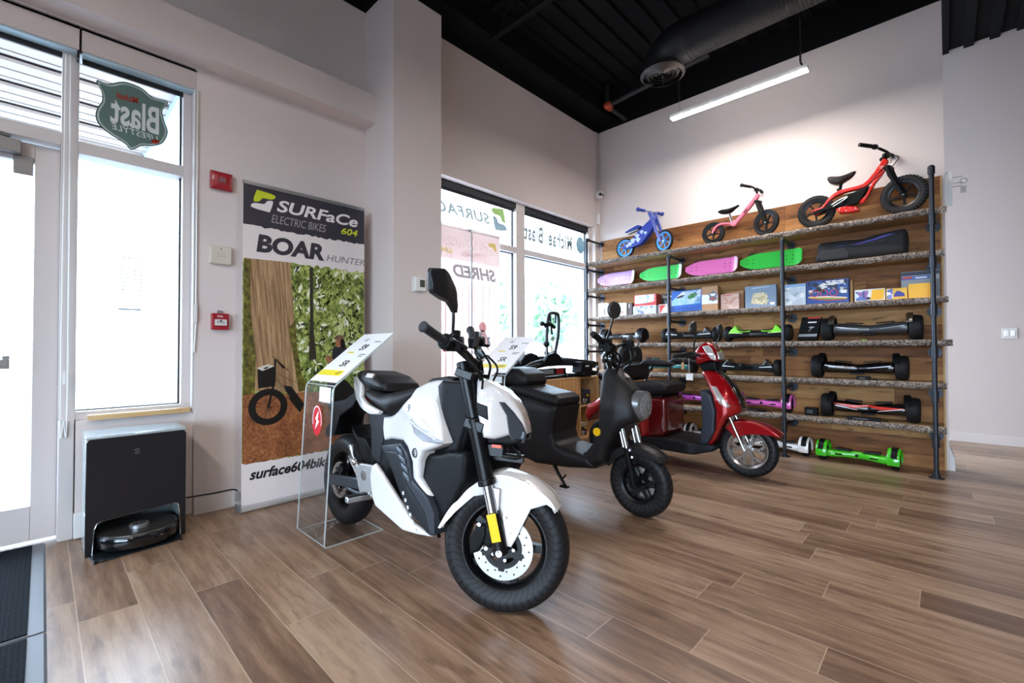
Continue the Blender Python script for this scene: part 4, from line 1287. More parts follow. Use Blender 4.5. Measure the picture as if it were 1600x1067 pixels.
MB().inflate([(-0.169, 0.137), (-0.12, .155), (-0.081, 0.150), (-0.005, 0.125), (0.01, 0.095), (-0.051, 0.088), (-0.145, 0.10)], .05, .01, .012).build('footplate', REDF, rb)
b = MB()
for x, z in ((-.14, .125), (-.10, .14), (-.06, .125), (-.02, .115), (-.09, .105)):
    b.disc((x, -.051, z), .006, .004, n=8)
b.build('footplate_bolts', STEEL, rb)
MB().inflate(cr([(-0.235, 0.445), (-0.215, 0.462), (-0.141, 0.446), (-0.09, .455), (-0.039, 0.472), (-0.016, 0.46), (-0.047, 0.415), (-0.11, 0.385), (-0.16, 0.375), (-0.215, 0.405)], 3), lambda u, v: .055 - .03 * sm(u, -.16, -.03), .025, .01).build('saddle', mat('saddle_brown_black', '#272120', 0.4), rb, ang=60)
MB().tube([(-.13, 0, .39), (-.145, 0, .29)], .013, 10).tube([(-.145, 0, .335), (-.146, 0, .32)], .02, 10).build('seat_post', BLACK, rb)
b = MB().tube([(.19, 0, .48), (.185, 0, .57)], .017, 12).ball((.178, 0, .525), (.03, .028, .022))
fk = M.Translation((.20, 0, 0)) @ M.Rotation(TR, 4, 'Z') @ M.Translation((-.20, 0, 0))
for sg in (-1, 1):
    b.tube([(.215, sg * .045, .44), (.235, sg * .045, .36), (.32, sg * .045, .168)], [.018, .021, .014], 10)
b.box((.215, 0, .425), (.05, .11, .03))
b.build('fork', BLACK, rb, ml=fk, bev=.003)
b = MB().tube([(.10, -.26, .615), (.16, -.17, .60), (.205, -.05, .575), (.205, .05, .575), (.20, .17, .59), (.15, .27, .605)], .011, 10, sub=4)
bar = b.build('handlebar', BLACK, rb, ml=fk)
for sg in (-1, 1):
    MB().tube([(.09, sg * .275, .618), (.15, sg * .185, .603)], .0165, 12).tube([(.16, sg * .17, .6), (.17, sg * .15, .597)], .022, 12).build('grip', RUBBER, bar)
    MB().tube([(.18, sg * .14, .585), (.2, sg * .2, .57), (.15, sg * .27, .575)], .005, 8, sub=3).build('brake_lever', SATIN, bar)
MB().tube([(.19, .12, .585), (.26, .10, .54), (.25, .03, .47), (.22, 0, .42)], .004, 6, sub=5).build('brake_cable', BLACK, bar)
MB().bb((.19, .13, .52), (.192, .16, .575)).build('swing_tag', mat('cream_card', '#dccbb0', 0.7), bar)
for sg in (-1, 1):
    b = MB()
    for a in range(5):
        b.inflate([(.165 + .018 * math.cos(a * 1.257 + q) * k, .445 + .018 * math.sin(a * 1.257 + q) * k) for q, k in ((-.25, .5), (0, 1.1), (.25, .5), (.6, .25))], .001, .001, .03, yc=sg * .0295)
    b.build('logo', mat('decal_pale', '#e8dcd6', 0.4), rb)
# pink balance bike
pb = thing('balance_bike', 'pink balance bike with black wheels and saddle on the top shelf', 'balance bike', (-1.6, YB, 2.2105), group='small bikes on the top shelf')
PINKF = mat('bike_pink', '#e8788f', 0.3, coat=0.4)
small_wheel(pb, (-.25, 0, .125), .125, .04, .095, 5, SATIN)
small_wheel(pb, (.285, -.01, .14), .135, .04, .103, 5, SATIN, 0, R(-18))
b = MB().tube([(-.25, -.03, .125), (-.20, -.03, .19), (-.13, -.02, .205), (-.02, 0, .18)], .013, 10, sub=4).tube([(-.25, .03, .125), (-.20, .03, .19), (-.13, .02, .205), (-.02, 0, .18)], .013, 10, sub=4)
b.tube([(-.035, 0, .175), (.05, 0, .26), (.195, 0, .425)], [.02, .024, .027], 12)
b.inflate([(-.08, .20), (-.03, .225), (.02, .215), (-.01, .165), (-.05, .165)], .02, .01, .012)
b.build('frame', PINKF, pb)
MB().tube([(.178, 0, .40), (.208, 0, .455)], .024, 14).build('head_tube', PINKF, pb)
MB().inflate(cr([(-.19, .345), (-.15, .362), (-.08, .36), (.01, .385), (.018, .37), (-.02, .345), (-.08, .315), (-.16, .325)], 3), lambda u, v: .05 - .025 * sm(u, -.1, .0), .02, .01).build('saddle', BLACK, pb, ang=60)
MB().tube([(-.08, 0, .325), (-.05, 0, .20)], .011, 10).build('seat_post', CHROME, pb)
b = MB()
for sg in (-1, 1):
    b.tube([(.205, sg * .03, .38), (.225, sg * .032, .32), (.285, sg * .032, .14)], [.013, .015, .011], 10)
b.box((.208, 0, .375), (.035, .085, .02))
b.build('fork', BLACK, pb, ml=M.Translation((.205, 0, 0)) @ M.Rotation(R(-18), 4, 'Z') @ M.Translation((-.205, 0, 0)))
b = MB().tube([(.20, 0, .44), (.195, 0, .50)], .012, 10).tube([(.155, -.19, .525), (.19, -.08, .52), (.195, 0, .505), (.19, .08, .52), (.165, .19, .525)], .01, 10, sub=4).box((.195, 0, .505), (.03, .05, .03))
bar = b.build('handlebar', BLACK, pb, ml=M.Translation((.2, 0, 0)) @ M.Rotation(R(-12), 4, 'Z') @ M.Translation((-.2, 0, 0)))
for sg in (-1, 1):
    MB().tube([(.15, sg * .205, .525), (.185, sg * .10, .52)], .015, 12).ball((.15, sg * .205, .525), .02).build('grip', RUBBER, bar)
MB().box((.09, -.0255, .30), (.05, .002, .014), M.Rotation(R(-48), 3, 'Y')).build('printed_mark', mat('decal_dark', '#552233', .4), pb)
# blue wooden balance bike
wb = thing('balance_bike', 'small all blue wooden balance bike with bright blue wheel rims', 'balance bike', (-2.7, YB, 2.2075), group='small bikes on the top shelf')
BLUEF = mat('bike_blue', '#2b3f9c', 0.4)
BLUER = mat('rim_blue', '#3f94d8', 0.35)
small_wheel(wb, (-.25, 0, .13), .128, .036, .108, 6, BLUER)
small_wheel(wb, (.28, -.01, .135), .132, .036, .112, 6, BLUER, 0, R(-18))
b = MB()
for sg in (-1, 1):
    b.inflate(cr([(.14, .44), (.175, .42), (.14, .31), (0.0, .16), (-.09, .13), (-.16, .12), (-.27, .12), (-.27, .15), (-.18, .20), (-.12, .245), (-.02, .33), (.07, .40)], 3), .008, .004, .012, yc=sg * .032)
b.build('frame', BLUEF, wb)
b = MB()
for (x, z), r_ in zip(((-.12, .20), (-.06, .25), (.0, .29), (-.05, .20), (-.16, .165), (.05, .27), (-.2, .145)), (.03, .026, .022, .028, .025, .018, .02)):
    b.inflate([(x + r_ * math.cos(a) * (1 + .35 * math.sin(3 * a)), z + r_ * math.sin(a)) for a in (i * math.pi / 10 for i in range(20))], .001, .001, .02, yc=-.0415)
b.build('printed_pattern', mat('pattern_pale', '#b9c6e4', .5), wb)
b = MB().inflate(cr([(-.215, .335), (-.07, .385), (-.02, .375), (.0, .36), (-.05, .345), (-.21, .32)], 3), .05, .008, .012)
b.build('saddle', BLUEF, wb)
MB().inflate([(-.235, .318), (-.20, .30), (-.06, .33), (-.06, .345), (-.2, .32)], .035, .006, .012).build('saddle_base', mat('pale_ply', '#c9c4c0', .5), wb)
b = MB()
for sg in (-1, 1):
    b.inflate(cr([(.085, .52), (.125, .53), (.185, .40), (.245, .25), (.30, .13), (.27, .12), (.21, .24), (.13, .42)], 3), .008, .004, .012, yc=sg * .042)
b.box((.13, 0, .46), (.03, .085, .06))
b.build('fork', mat('fork_blue', '#5560a8', .4), wb, ml=M.Translation((.15, 0, 0)) @ M.Rotation(R(-18), 4, 'Z') @ M.Translation((-.15, 0, 0)))
b = MB().tube([(.10, -.18, .53), (.10, .18, .53)], .012, 12)
bar = b.build('handlebar', mat('bar_pale', '#a79fb0', .4), wb, ml=M.Translation((.1, 0, 0)) @ M.Rotation(R(-18), 4, 'Z') @ M.Translation((-.1, 0, 0)))
for sg in (-1, 1):
    MB().tube([(.10, sg * .20, .53), (.10, sg * .10, .53)], .018, 12).ball((.10, sg * .205, .53), .026).build('grip', BLUEF, bar)


# ------------------------------------------------------------------ skateboards leaning on the backing
def skateboard(x0, x1, col, label, wheelc, tailc=None, clearish=False, tilt=-12):
    L = x1 - x0
    hwid = .088 if L < .62 else .095
    o = thing('skateboard', label, 'skateboard', ((x0 + x1) / 2, 5.335 - .085, SZ[2] + .027), rot=(R(90 + tilt), 0, 0), group='plastic skateboards on the second shelf')
    # local: x along, y up the lean (0 = resting edge), z towards the viewer
    out = []
    for i in range(40):
        u = -1 + 2 * i / 39
        out.append((u * L / 2, hwid + hwid * (1 - abs(min(0, u + .25) / .75) ** 2.6 * .72) * (1 - max(0, (u - .80) / .2) ** 3 * .38)))
    low = [(a, 2 * hwid - b_) for a, b_ in out[::-1]]
    poly = out + low
    m = mat('deck_' + col[1:], col, .3 if clearish else .42, coat=.2)
    kick = lambda a, b_: .02 + .035 * sm(a, L * .36, L * .5) + .012 * sm(-a, L * .40, L * .5)
    MB().inflate(poly, .005, .004, .02, yc=kick, F=XY).build('deck', m, o)
    if tailc:
        MB().inflate([(a, b_) for a, b_ in poly if a > L * .40], .0062, .004, .02, yc=kick, F=XY).build('tail_pad', mat('pad_' + tailc[1:], tailc, .45), o)
    b = MB()
    for sx in (-L * .33, L * .30):
        for dx in (-.028, .028):
            for dy in (-.02, .02):
                b.tube([(sx + dx, hwid + dy, .024), (sx + dx, hwid + dy, .0268)], .0055, 8)
    b.build('deck_screws', mat('screw_dark', '#2c2c2e', .4, .5), o)
    for sx in (-L * .33, L * .30):
        b = MB().box((sx, hwid, .006), (.07, .045, .012)).beam((sx, hwid - .075, -.028), (sx, hwid + .075, -.028), .02, .022).tube([(sx, hwid, .0), (sx, hwid, -.03)], .02, 10)
        tr_ = b.build('truck', ALU, o)
        for sy in (-1, 1):
            MB().tube([(sx, hwid + sy * .060, -.028), (sx, hwid + sy * .102, -.028)], .029, 20).build('wheel', mat('skate_wheel_' + wheelc[1:], wheelc, .35), tr_)
    return o


sk0 = skateboard(-3.40, -2.84, '#c79fe4', 'translucent lilac skateboard with a white tail by the window end', '#c2354a', '#f0eef2', True)
MB().lathe([(0, .0), (.019, .0), (.019, .001), (0, .001)], F=M(((1, 0, 0, .0), (0, 0, 1, .09), (0, 1, 0, .0255), (0, 0, 0, 1))), n=20).build('deck_badge', mat('badge_pale', '#dfe6df', .4), sk0)
skateboard(-2.775, -2.225, '#54d96c', 'short translucent green skateboard with a white tail beside the lilac one', '#b8323f', '#e8f4ea', True)
skateboard(-2.19, -1.605, '#f77fc6', 'pink plastic skateboard with a pale pink tail between two green ones', '#2b2024', '#fbd3e6')
skateboard(-1.59, -1.005, '#3fd64f', 'plain bright green skateboard with black bolts beside the black bag', '#1c2a1f')
# black carry bag
bag = thing('carry_bag', 'long black padded carry bag with purple board showing inside', 'bag', (-.535, 5.20, SZ[2] + .004), rz=R(2))
MB().inflate(cr([(-.325, .005), (-.335, .10), (-.325, .175), (-.28, .195), (-.12, .195), (.0, .185), (.12, .21), (.27, .225), (.31, .215), (.325, .14), (.318, .02), (.3, .004), (.0, .004)], 3), .085, .05, .022).build('body', mat('bag_nylon', '#17181b', .75, bump=.25, bscale=350), bag, ang=60)
MB().inflate([(-.2, .140), (-.05, .125), (.1, .150), (.24, .19), (.18, .19), (.06, .16), (-.05, .137)], .004, .003, .02, yc=-.086).build('opening', mat('bag_purple', '#3b2f8f', .4), bag)
b = MB().tube([(-.30, -.07, .155), (-.1, -.088, .135), (.05, -.088, .125), (.29, -.075, .17)], .004, 6, sub=5)
b.build('zipper', mat('zip_dark', '#0c0c0d', .4), bag)
MB().inflate([(-.30, .02), (-.30, .11), (-.12, .112), (-.08, .06), (-.1, .02)], .004, .003, .03, yc=-.087).build('pocket', mat('pocket_nylon', '#222326', .7), bag)


# ------------------------------------------------------------------ printed boxes on the third shelf
def art(name, cols, scale, seed):
    """busy printed packaging: patches of several inks"""
    if name in _m:
        return _m[name]
    t_ = NT(name)
    v = t_.n('ShaderNodeMapping')
    v.inputs['Location'].default_value = (seed, seed * 1.7, seed * .3)
    t_.set(v.inputs['Vector'], t_.obj())
    vo = t_.n('ShaderNodeTexVoronoi')
    vo.inputs['Scale'].default_value = scale
    t_.set(vo.inputs['Vector'], v.outputs[0])
    g_ = t_.n('ShaderNodeSeparateColor')
    t_.set(g_.inputs[0], vo.outputs['Color'])
    n_ = t_.noise(v.outputs[0], scale * .7, 3)
    f = t_.math('FRACT', t_.math('ADD', g_.outputs[0], t_.math('MULTIPLY', n_, .6)))
    rp = t_.n('ShaderNodeValToRGB')
    rp.color_ramp.interpolation = 'CONSTANT'
    e = rp.color_ramp.elements
    while len(e) < len(cols):
        e.new(.5)
    for i, (el, c_) in enumerate(zip(e, cols)):
        el.position = i / len(cols)
        el.color = lin(c_)
    t_.set(rp.inputs[0], f)
    t_.bsdf(rp.outputs[0], .35, 0, .5, .1)
    _m[name] = t_.m
    return t_.m


def carton(x0, x1, h, label, col, z=None, yf=5.19, d=.10, cat='box', lean=0.0, rz=0.0, group='boxed toys on the third shelf'):
    """carton standing with its face to the room; returns (thing, width)"""
    z = SZ[3] if z is None else z
    o = thing('toy_box' if group else 'box', label, cat, ((x0 + x1) / 2, yf, z), rot=(R(-lean), 0, R(rz)), group=group)
    w_ = x1 - x0
    MB().bb((-w_ / 2, 0, 0), (w_ / 2, d, h)).build('carton', mat('card_' + col[1:], col, .45), o, bev=.0015)
    return o, w_


def face(o, name, u0, u1, v0, v1, m, off=.0008):
    MB().flat([(u0, v0), (u1, v0), (u1, v1), (u0, v1)], -off, XZ).build(name, m, o)


def words(o, body, size, u, v, m, off=.0016, **kw):
    MB().text(body, size, lambda a, b_, w_: (u + a, -off, v + b_), **kw).build('lettering', m, o, normals=False)


def shape(o, name, pts, m, off=.0012):
    MB().flat(pts, -off, XZ).build(name, m, o, normals=False)


INKB, INKW = mat('ink_black', '#1a1a1c', .5), mat('ink_white', '#f2f1ee', .5)
INKR, INKBL = mat('ink_red', '#c9302a', .5), mat('ink_blue', '#2c56b0', .5)
INKY, INKG = mat('ink_yellow', '#f0b51e', .5), mat('ink_green', '#4da04a', .5)
INKGR = mat('ink_grey', '#9aa0a6', .5)
o, w_ = carton(-3.345, -3.20, .185, 'white carton with a black bar, first on the toy box shelf by the window', '#e4e2df', yf=5.16)
shape(o, 'printed_bar', [(.02, .03), (.035, .03), (.035, .11), (.02, .11)], INKB)
o, w_ = carton(-3.195, -3.03, .17, 'plain white carton behind the black scooter mirror', '#ecebe9', yf=5.16)
face(o, 'printed_panel', -.03, .07, .03, .14, mat('ink_pale', '#d9dcdd', .5))
o, w_ = carton(-3.025, -2.925, .165, 'white carton with a small grey print next to the dark brown box', '#e9e8e6', yf=5.16)
face(o, 'printed_panel', -.035, .035, .06, .14, mat('ink_pale2', '#cdd3d6', .5))
shape(o, 'printed_mark', [(-.02, .04), (.01, .04), (.01, .055), (-.02, .055)], INKR)
o, w_ = carton(-2.915, -2.855, .16, 'narrow dark brown box standing between white carton and red toy set', '#4b3733', yf=5.18)
for k in range(3):
    shape(o, 'printed_mark', [(-.018, .10 + k * .018), (-.004, .10 + k * .018), (-.004, .112 + k * .018), (-.018, .112 + k * .018)], INKW)
o, w_ = carton(-2.835, -2.53, .112, 'pale toy box with grey blue picture lying under the red and white toy set', '#d8d9dc', yf=5.17, d=.14)
face(o, 'printed_picture', -.145, .145, .006, .106, art('art_pale', ['#e4e4e6', '#8f99b8', '#dfe3e6', '#6d7191', '#c7cfd6', '#aeb9b4'], 22, 1))
o, w_ = carton(-2.825, -2.53, .14, 'red and white toy set box stacked on the pale picture box', '#d9534a', z=SZ[3] + .1125, yf=5.18, d=.12)
face(o, 'printed_picture', -.135, .12, .03, .134, art('art_white_grey', ['#eceeee', '#cfd9d8', '#e6eeee', '#9fb0b2', '#dfe5e5'], 16, 2))
shape(o, 'printed_band', [(-.14, .028), (-.09, .018), (.0, .03), (.14, .05), (.14, .004), (-.14, .004)], INKR)
o, w_ = carton(-2.505, -2.255, .248, 'black science kit box lettered Electricity behind the pipe upright', '#1f2124', yf=5.275, d=.06)
words(o, 'Electricity', .046, -.115, .20, mat('ink_cream', '#efe6cf', .5), bold=.02, sx=.92)
face(o, 'printed_picture', -.09, .11, .03, .17, art('art_dark', ['#24262b', '#31343c', '#5a5240', '#24262b', '#6b6d74', '#1d2028'], 26, 3))
shape(o, 'printed_lamp', [(.075 + .028 * math.cos(a), .155 + .032 * math.sin(a)) for a in (i * math.pi / 10 for i in range(20))], mat('ink_ochre', '#b39a5e', .5))
shape(o, 'printed_block', [(-.01, .05), (.025, .05), (.025, .17), (-.01, .17)], mat('ink_tan', '#d2a85c', .5), .0014)
o, w_ = carton(-2.468, -2.36, .108, 'small red and white box in front of the black science kit', '#e8e4e0', yf=5.12, d=.05)
shape(o, 'printed_flag', [(-.045, .10), (.03, .10), (-.01, .04), (-.035, .004), (-.045, .004)], INKR)
face(o, 'printed_band', -.05, .05, .07, .09, mat('ink_pink', '#e9b8a8', .5))
o, w_ = carton(-2.335, -1.975, .25, 'blue construction toy box with green model, leaning beside the kraft box', '#2f66b8', z=SZ[3] + .0115, yf=5.15, d=.07, lean=8)
shape(o, 'printed_picture', [(-.17, .07), (.165, .085), (.165, .245), (-.05, .235), (-.17, .13)], art('art_sky', ['#9ec7e8', '#dfeaf2', '#7fb0de', '#e6e9ea', '#bcd4e6'], 9, 4))
shape(o, 'printed_model', [(.01, .16), (.05, .20), (.11, .215), (.13, .19), (.10, .155), (.04, .14)], INKG)
shape(o, 'printed_model', [(-.12, .17), (-.06, .195), (-.02, .19), (-.05, .165), (-.11, .155)], mat('ink_maroon', '#5a3340', .5))
shape(o, 'printed_model', [(.12, .11), (.155, .15), (.16, .12), (.14, .10)], INKGR)
shape(o, 'printed_band', [(-.17, .012), (.165, .012), (.165, .055), (-.17, .05)], INKBL)
o, w_ = carton(-1.962, -1.788, .272, 'tall kraft cardboard box with a white band and dark crest', '#b58a63', yf=5.13, d=.10)
face(o, 'printed_band', -w_ / 2, w_ / 2, .075, .18, INKW)
shape(o, 'crest', [(.035, .225), (.055, .20), (.09, .19), (.075, .15), (.085, .12), (.035, .10), (-.01, .12), (.0, .155), (-.02, .19), (.015, .20)], mat('ink_slate', '#74777f', .5))
shape(o, 'crest_print', [(.01, .125), (.06, .125), (.06, .14), (.01, .14)], INKR, .0018)
shape(o, 'crest_print', [(.0, .185), (.07, .185), (.055, .165), (.035, .158), (.015, .165)], INKW, .0018)
o, w_ = carton(-1.765, -1.575, .17, 'pinkish brown picture box standing before a kraft board', '#caa797', yf=5.15, d=.03)
face(o, 'printed_picture', -.09, .09, .008, .15, art('art_rose', ['#d8b9ac', '#c9a292', '#dcc3b8', '#c2917c', '#d3ae9f'], 14, 5))
shape(o, 'printed_line', [(-.075, .153), (.02, .153), (.02, .160), (-.075, .160)], INKR)
o, w_ = carton(-1.735, -1.545, .20, 'plain kraft cardboard box standing behind the pinkish picture box', '#a87952', yf=5.2, d=.05)
o, w_ = carton(-1.51, -1.218, .228, 'slate blue box with a cream wooden puzzle picture', '#7f93a8', yf=5.13, d=.06)
shape(o, 'printed_model', [(-.09, .05), (-.07, .15), (-.02, .155), (.0, .165), (.06, .14), (.07, .10), (.05, .09), (.08, .075), (.05, .03), (-.05, .04)], art('art_cream', ['#d8cba6', '#c3b48c', '#e4dab9', '#b5a47a'], 40, 6))
face(o, 'label_patch', .09, .13, .025, .05, INKW)
shape(o, 'printed_band', [(-.08, .20), (.08, .208), (.08, .216), (-.08, .21)], mat('ink_pale3', '#b7c4d2', .5))
o, w_ = carton(-1.17, -.97, .215, 'pale blue and white box with grey drawing beside the pipe upright', '#cfd8de', yf=5.16, d=.06)
face(o, 'printed_picture', -.09, .07, .01, .19, art('art_ice', ['#dfe6ea', '#c2cfd8', '#e9edef', '#a9b7c0', '#d5dde2'], 18, 7))
face(o, 'printed_band', -.09, .095, .185, .213, mat('ink_sky', '#8db6dc', .5), .0012)
face(o, 'label_patch', .055, .09, .08, .12, INKW, .0014)
o, w_ = carton(-.955, -.625, .225, 'blue roller coaster toy box with red loops and rainbow tracks', '#23478f', yf=5.12, d=.07)
face(o, 'printed_picture', -.155, .155, .10, .215, art('art_coaster', ['#14213d', '#20407e', '#e8e6e2', '#2a5aa8', '#101828', '#c8d0da'], 24, 8))
b = MB()
for k in range(3):
    b.lathe([(.026, -.0018), (.032, -.0018), (.032, -.001), (.026, -.001)], F=M.Translation((-.10 + k * .075, 0, .10)), n=20, closed_prof=True)
b.build('printed_loops', INKR, o)
for k, m__ in enumerate((INKW, INKY, INKG, INKR)):
    shape(o, 'printed_track', [(-.15, .075 - k * .004), (.0, .07 - k * .012), (.15, .03 - k * .006 + .02), (.15, .025 - k * .006 + .02), (.0, .062 - k * .012), (-.15, .07 - k * .004)], m__, .0015 + k * .0001)
face(o, 'label_patch', .105, .15, .09, .12, INKW, .002)
shape(o, 'printed_splash', [(-.07, .165), (-.03, .20), (.0, .185), (.05, .205), (.09, .185), (.05, .17), (.0, .175)], INKW, .0022)
o, w_ = carton(-.618, -.60, .205, 'narrow tan and orange box end standing against the roller coaster box', '#b5894e', yf=5.14, d=.07)
o, w_ = carton(-.583, -.368, .108, 'small white and yellow toy car box next to the roller coaster box', '#e5e2d8', yf=5.12, d=.08)
face(o, 'printed_picture', -.105, -.01, .008, .095, art('art_car', ['#5674b8', '#e2e2e6', '#8a5aa0', '#c8d4e8', '#3a4a86'], 30, 9))
shape(o, 'printed_band', [(.005, .01), (.095, .01), (.102, .1), (.02, .1)], INKY)
shape(o, 'printed_mark', [(-.02, .015), (.005, .015), (.005, .035), (-.02, .035)], INKB, .0016)
o, w_ = carton(-.362, -.222, .10, 'small yellow toy box with a blue truck picture', '#e9b63a', yf=5.12, d=.08)
face(o, 'printed_picture', -.065, -.025, .006, .095, art('art_car2', ['#e8e4da', '#3d4fa0', '#d8d8dc', '#6a78bc'], 34, 10))
shape(o, 'printed_model', [(-.02, .025), (-.015, .05), (.0, .075), (.025, .07), (.05, .05), (.055, .025)], mat('ink_indigo', '#3b3f96', .5), .0014)
o, w_ = carton(-.215, -.075, .125, 'plain mustard yellow box at the pipe end of the toy shelf', '#efb21e', yf=5.11, d=.05)
o, w_ = carton(-.265, -.02, .24, 'grey and navy model kit box standing behind the mustard yellow box', '#8e9196', yf=5.2, d=.06)
face(o, 'printed_band', -.122, .122, .205, .236, mat('ink_navy', '#1c2742', .5))
face(o, 'printed_band', -.122, .06, .17, .198, mat('ink_blue2', '#2f62b4', .5))
face(o, 'printed_band', -.115, -.05, .18, .196, INKR, .0012)
shape(o, 'printed_line', [(-.03, .178), (.045, .178), (.045, .188), (-.03, .188)], INKW, .0014)
for k in range(7):
    shape(o, 'printed_stripe', [(.08 + k * .006, .02), (.083 + k * .006, .02), (.083 + k * .006, .165), (.08 + k * .006, .165)], INKB, .0012)


# ------------------------------------------------------------------ hoverboards
def hb_body(L, prof, m, name, parent, n=2.6, seg=20):
    """hour-glass shell: prof = (x fraction, half depth, half height, z)"""
    rings = []
    st = cr(prof, 5, False)
    for x, hy, hz, z in st:
        rings.append([(x * L / 2, hy * math.copysign(abs(math.cos(a)) ** (2 / n), math.cos(a)), z + hz * math.copysign(abs(math.sin(a)) ** (2 / n), math.sin(a))) for a in (2 * math.pi * i / seg for i in range(seg))])
    return MB().loft(rings).build(name, m, parent, ang=50)


def hb_wheel(parent, x, r, w, m=None, hubm=None):
    F = M.Translation((x, 0, r)) @ M.Rotation(R(90), 4, 'Z')
    b = MB().lathe(tyre_prof(r, w, r * .62), F=F, n=40)
    wh = b.build('wheel', m or RUBBER, parent)
    b = MB().lathe([(0.0, -w * .38), (r * .5, -w * .42), (r * .64, -w * .3), (r * .64, w * .3), (r * .5, w * .42), (0, w * .38)], F=F, n=24)
    b.build('hub', hubm or DGREY, wh)
    return wh


def hb_fender(parent, x, r, w, m, a0, a1, th=.012, gap=.012):
    """arched cover over a wheel (angles from the front, degrees, over the top)"""
    F = M.Translation((x, 0, r)) @ M.Rotation(R(-90), 4, 'Z')
    ri, ro = r + gap, r + gap + th
    pr = [(ri, -w / 2), (ro - .004, -w / 2), (ro, -w / 2 + .006), (ro, w / 2 - .006), (ro - .004, w / 2), (ri, w / 2)]
    b = MB()
    k = 24
    rings = []
    for i in range(k + 1):
        a = R(a0 + (a1 - a0) * i / k)
        rings.append([F @ V((math.cos(a) * p, h, math.sin(a) * p)) for p, h in pr])
    b.loft(rings)
    return b.build('fender', m, parent, ang=40)


def pads(parent, L, z, hy, m=None):
    for s_ in (-1, 1):
        MB().inflate([(s_ * L * .09, -hy), (s_ * L * .33, -hy * 1.15), (s_ * L * .33, hy * 1.15), (s_ * L * .09, hy)], .004, .003, .03, yc=lambda u, v: z + .0 + .012 * abs(u) / (L * .33), F=XY).build('foot_pad', m or mat('pad_rubber', '#1d1e20', .8), parent)


def offroad(x0, x1, z, label, main, strip, metal, accent=None, rz=0.0):
    L = x1 - x0
    o = thing('hoverboard', label, 'hoverboard', ((x0 + x1) / 2, 5.19, z), rz=rz, group='fat tyred off-road hoverboards')
    r, ww = .108, .092
    wx = L / 2 - ww / 2
    bl = L - 2 * ww - .015
    hb_body(bl, [(-1, .085, .052, .108), (-.8, .085, .054, .107), (-.4, .073, .047, .10), (-.06, .058, .040, .096), (.06, .058, .040, .096), (.4, .073, .047, .10), (.8, .085, .054, .107), (1, .085, .052, .108)], main, 'body', o)
    for s_ in (-1, 1):
        hb_wheel(o, s_ * wx, r, ww)
        F = M.Translation((s_ * (wx - ww * .52), 0, r)) @ M.Rotation(R(-90), 4, 'Z')
        b = MB()
        rings = []
        for i in range(25):
            a = R(20 + 150 * i / 24)
            rings.append([F @ V((math.cos(a) * p, h * s_, math.sin(a) * p)) for p, h in ((r + .006, -.012), (r + .02, -.012), (r + .022, .028), (r + .014, .030), (r + .010, .0))])
        b.loft(rings)
        b.build('fender', metal, o)
        # light strips on the front face
        xa, xb = bl * .47 * s_, bl * .14 * s_
        MB().inflate([(xa, .118), (xa, .13), (xb, .105), (xb, .098)] if not accent else [(xa, .112), (xa, .122), (xb, .085), (xb, .080)], .004, .003, .02, yc=lambda u, v: -(.0595 + .028 * min(1, abs(u) / (bl * .5) * 1.2))).build('light_strip', strip, o)
    if accent:
        MB().inflate([(-bl * .49, .14), (-bl * .15, .127), (0, .135), (bl * .15, .127), (bl * .49, .125), (bl * .49, .118), (bl * .2, .094), (0, .118), (-bl * .2, .094), (-bl * .49, .132)], .006, .004, .018, yc=lambda u, v: -(.0555 + .028 * min(1, abs(u) / (bl * .5) * 1.2))).build('accent_panel', accent, o)
    pads(o, bl, .152, .05)
    MB().box((0, -.05, .055), (.10, .03, .02)).build('sensor_cover', BLACK, o, bev=.004)
    return o


GREYM = mat('gunmetal', '#4b4d50', .3, .5)
LSTRIP = mat('light_strip_white', '#dcdfe6', .25, coat=.4)
offroad(-.845, -.125, SZ[4], 'gunmetal grey hoverboard with fat knobbly tyres next to the black box', GREYM, mat('strip_silver', '#a7aab0', .25, .6), STEEL)
offroad(-.93, -.22, SZ[5], 'glossy black hoverboard with big balloon tyres and two white light strips', GLOSSB, LSTRIP, BLACK)
offroad(-.855, -.15, SZ[6], 'black hoverboard with a bright red top panel and big tyres', GLOSSB, LSTRIP, BLACK, mat('hover_red', '#d8301c', .3, coat=.5))


def classic(x0, x1, z, label, col, rz=0.0, yy=5.18, coat=.8, dark=False, hubc=None):
    """arched covers over both wheels, hour-glass body between them"""
    L = x1 - x0
    o = thing('hoverboard', label, 'hoverboard', ((x0 + x1) / 2, yy, z), rz=rz, group='hoverboards with covered wheels')
    m = col if isinstance(col, bpy.types.Material) else mat('hover_' + col[1:], col, .25, coat=coat)
    r, ww = .083, .055
    wx = L / 2 - .05
    bl = L - .14
    hb_body(bl, [(-1, .082, .035, .075), (-.75, .082, .036, .075), (-.4, .062, .033, .08), (-.08, .046, .032, .082), (.08, .046, .032, .082), (.4, .062, .033, .08), (.75, .082, .036, .075), (1, .082, .035, .075)], m, 'body', o)
    MB().tube([(-.012, 0, .082), (.012, 0, .082)], .047, 20, flat=(.68, 1)).build('joint', DGREY, o)
    for s_ in (-1, 1):
        hb_wheel(o, s_ * wx, r, ww, None, hubc)
        f = hb_fender(o, s_ * (wx - .004), r, .085, m, -20, 200, .012, .008)
        b = MB().lathe([(r + .021, -.022), (r + .0225, -.022), (r + .0225, .022), (r + .021, .022)], F=M.Translation((s_ * wx, 0, r)) @ M.Rotation(R(-90), 4, 'Z'), n=16, a0=R(15), a1=R(95), closed_prof=True)
        b.build('fender_grip', BLACK, f)
        MB().inflate([(s_ * bl * .18, .075), (s_ * bl * .22, .087), (s_ * bl * .34, .085), (s_ * bl * .37, .073)], .003, .002, .02, yc=lambda u, v: -.073).build('lamp_window', GLOSSB, o)
    pads(o, bl, .112, .05)
    return o


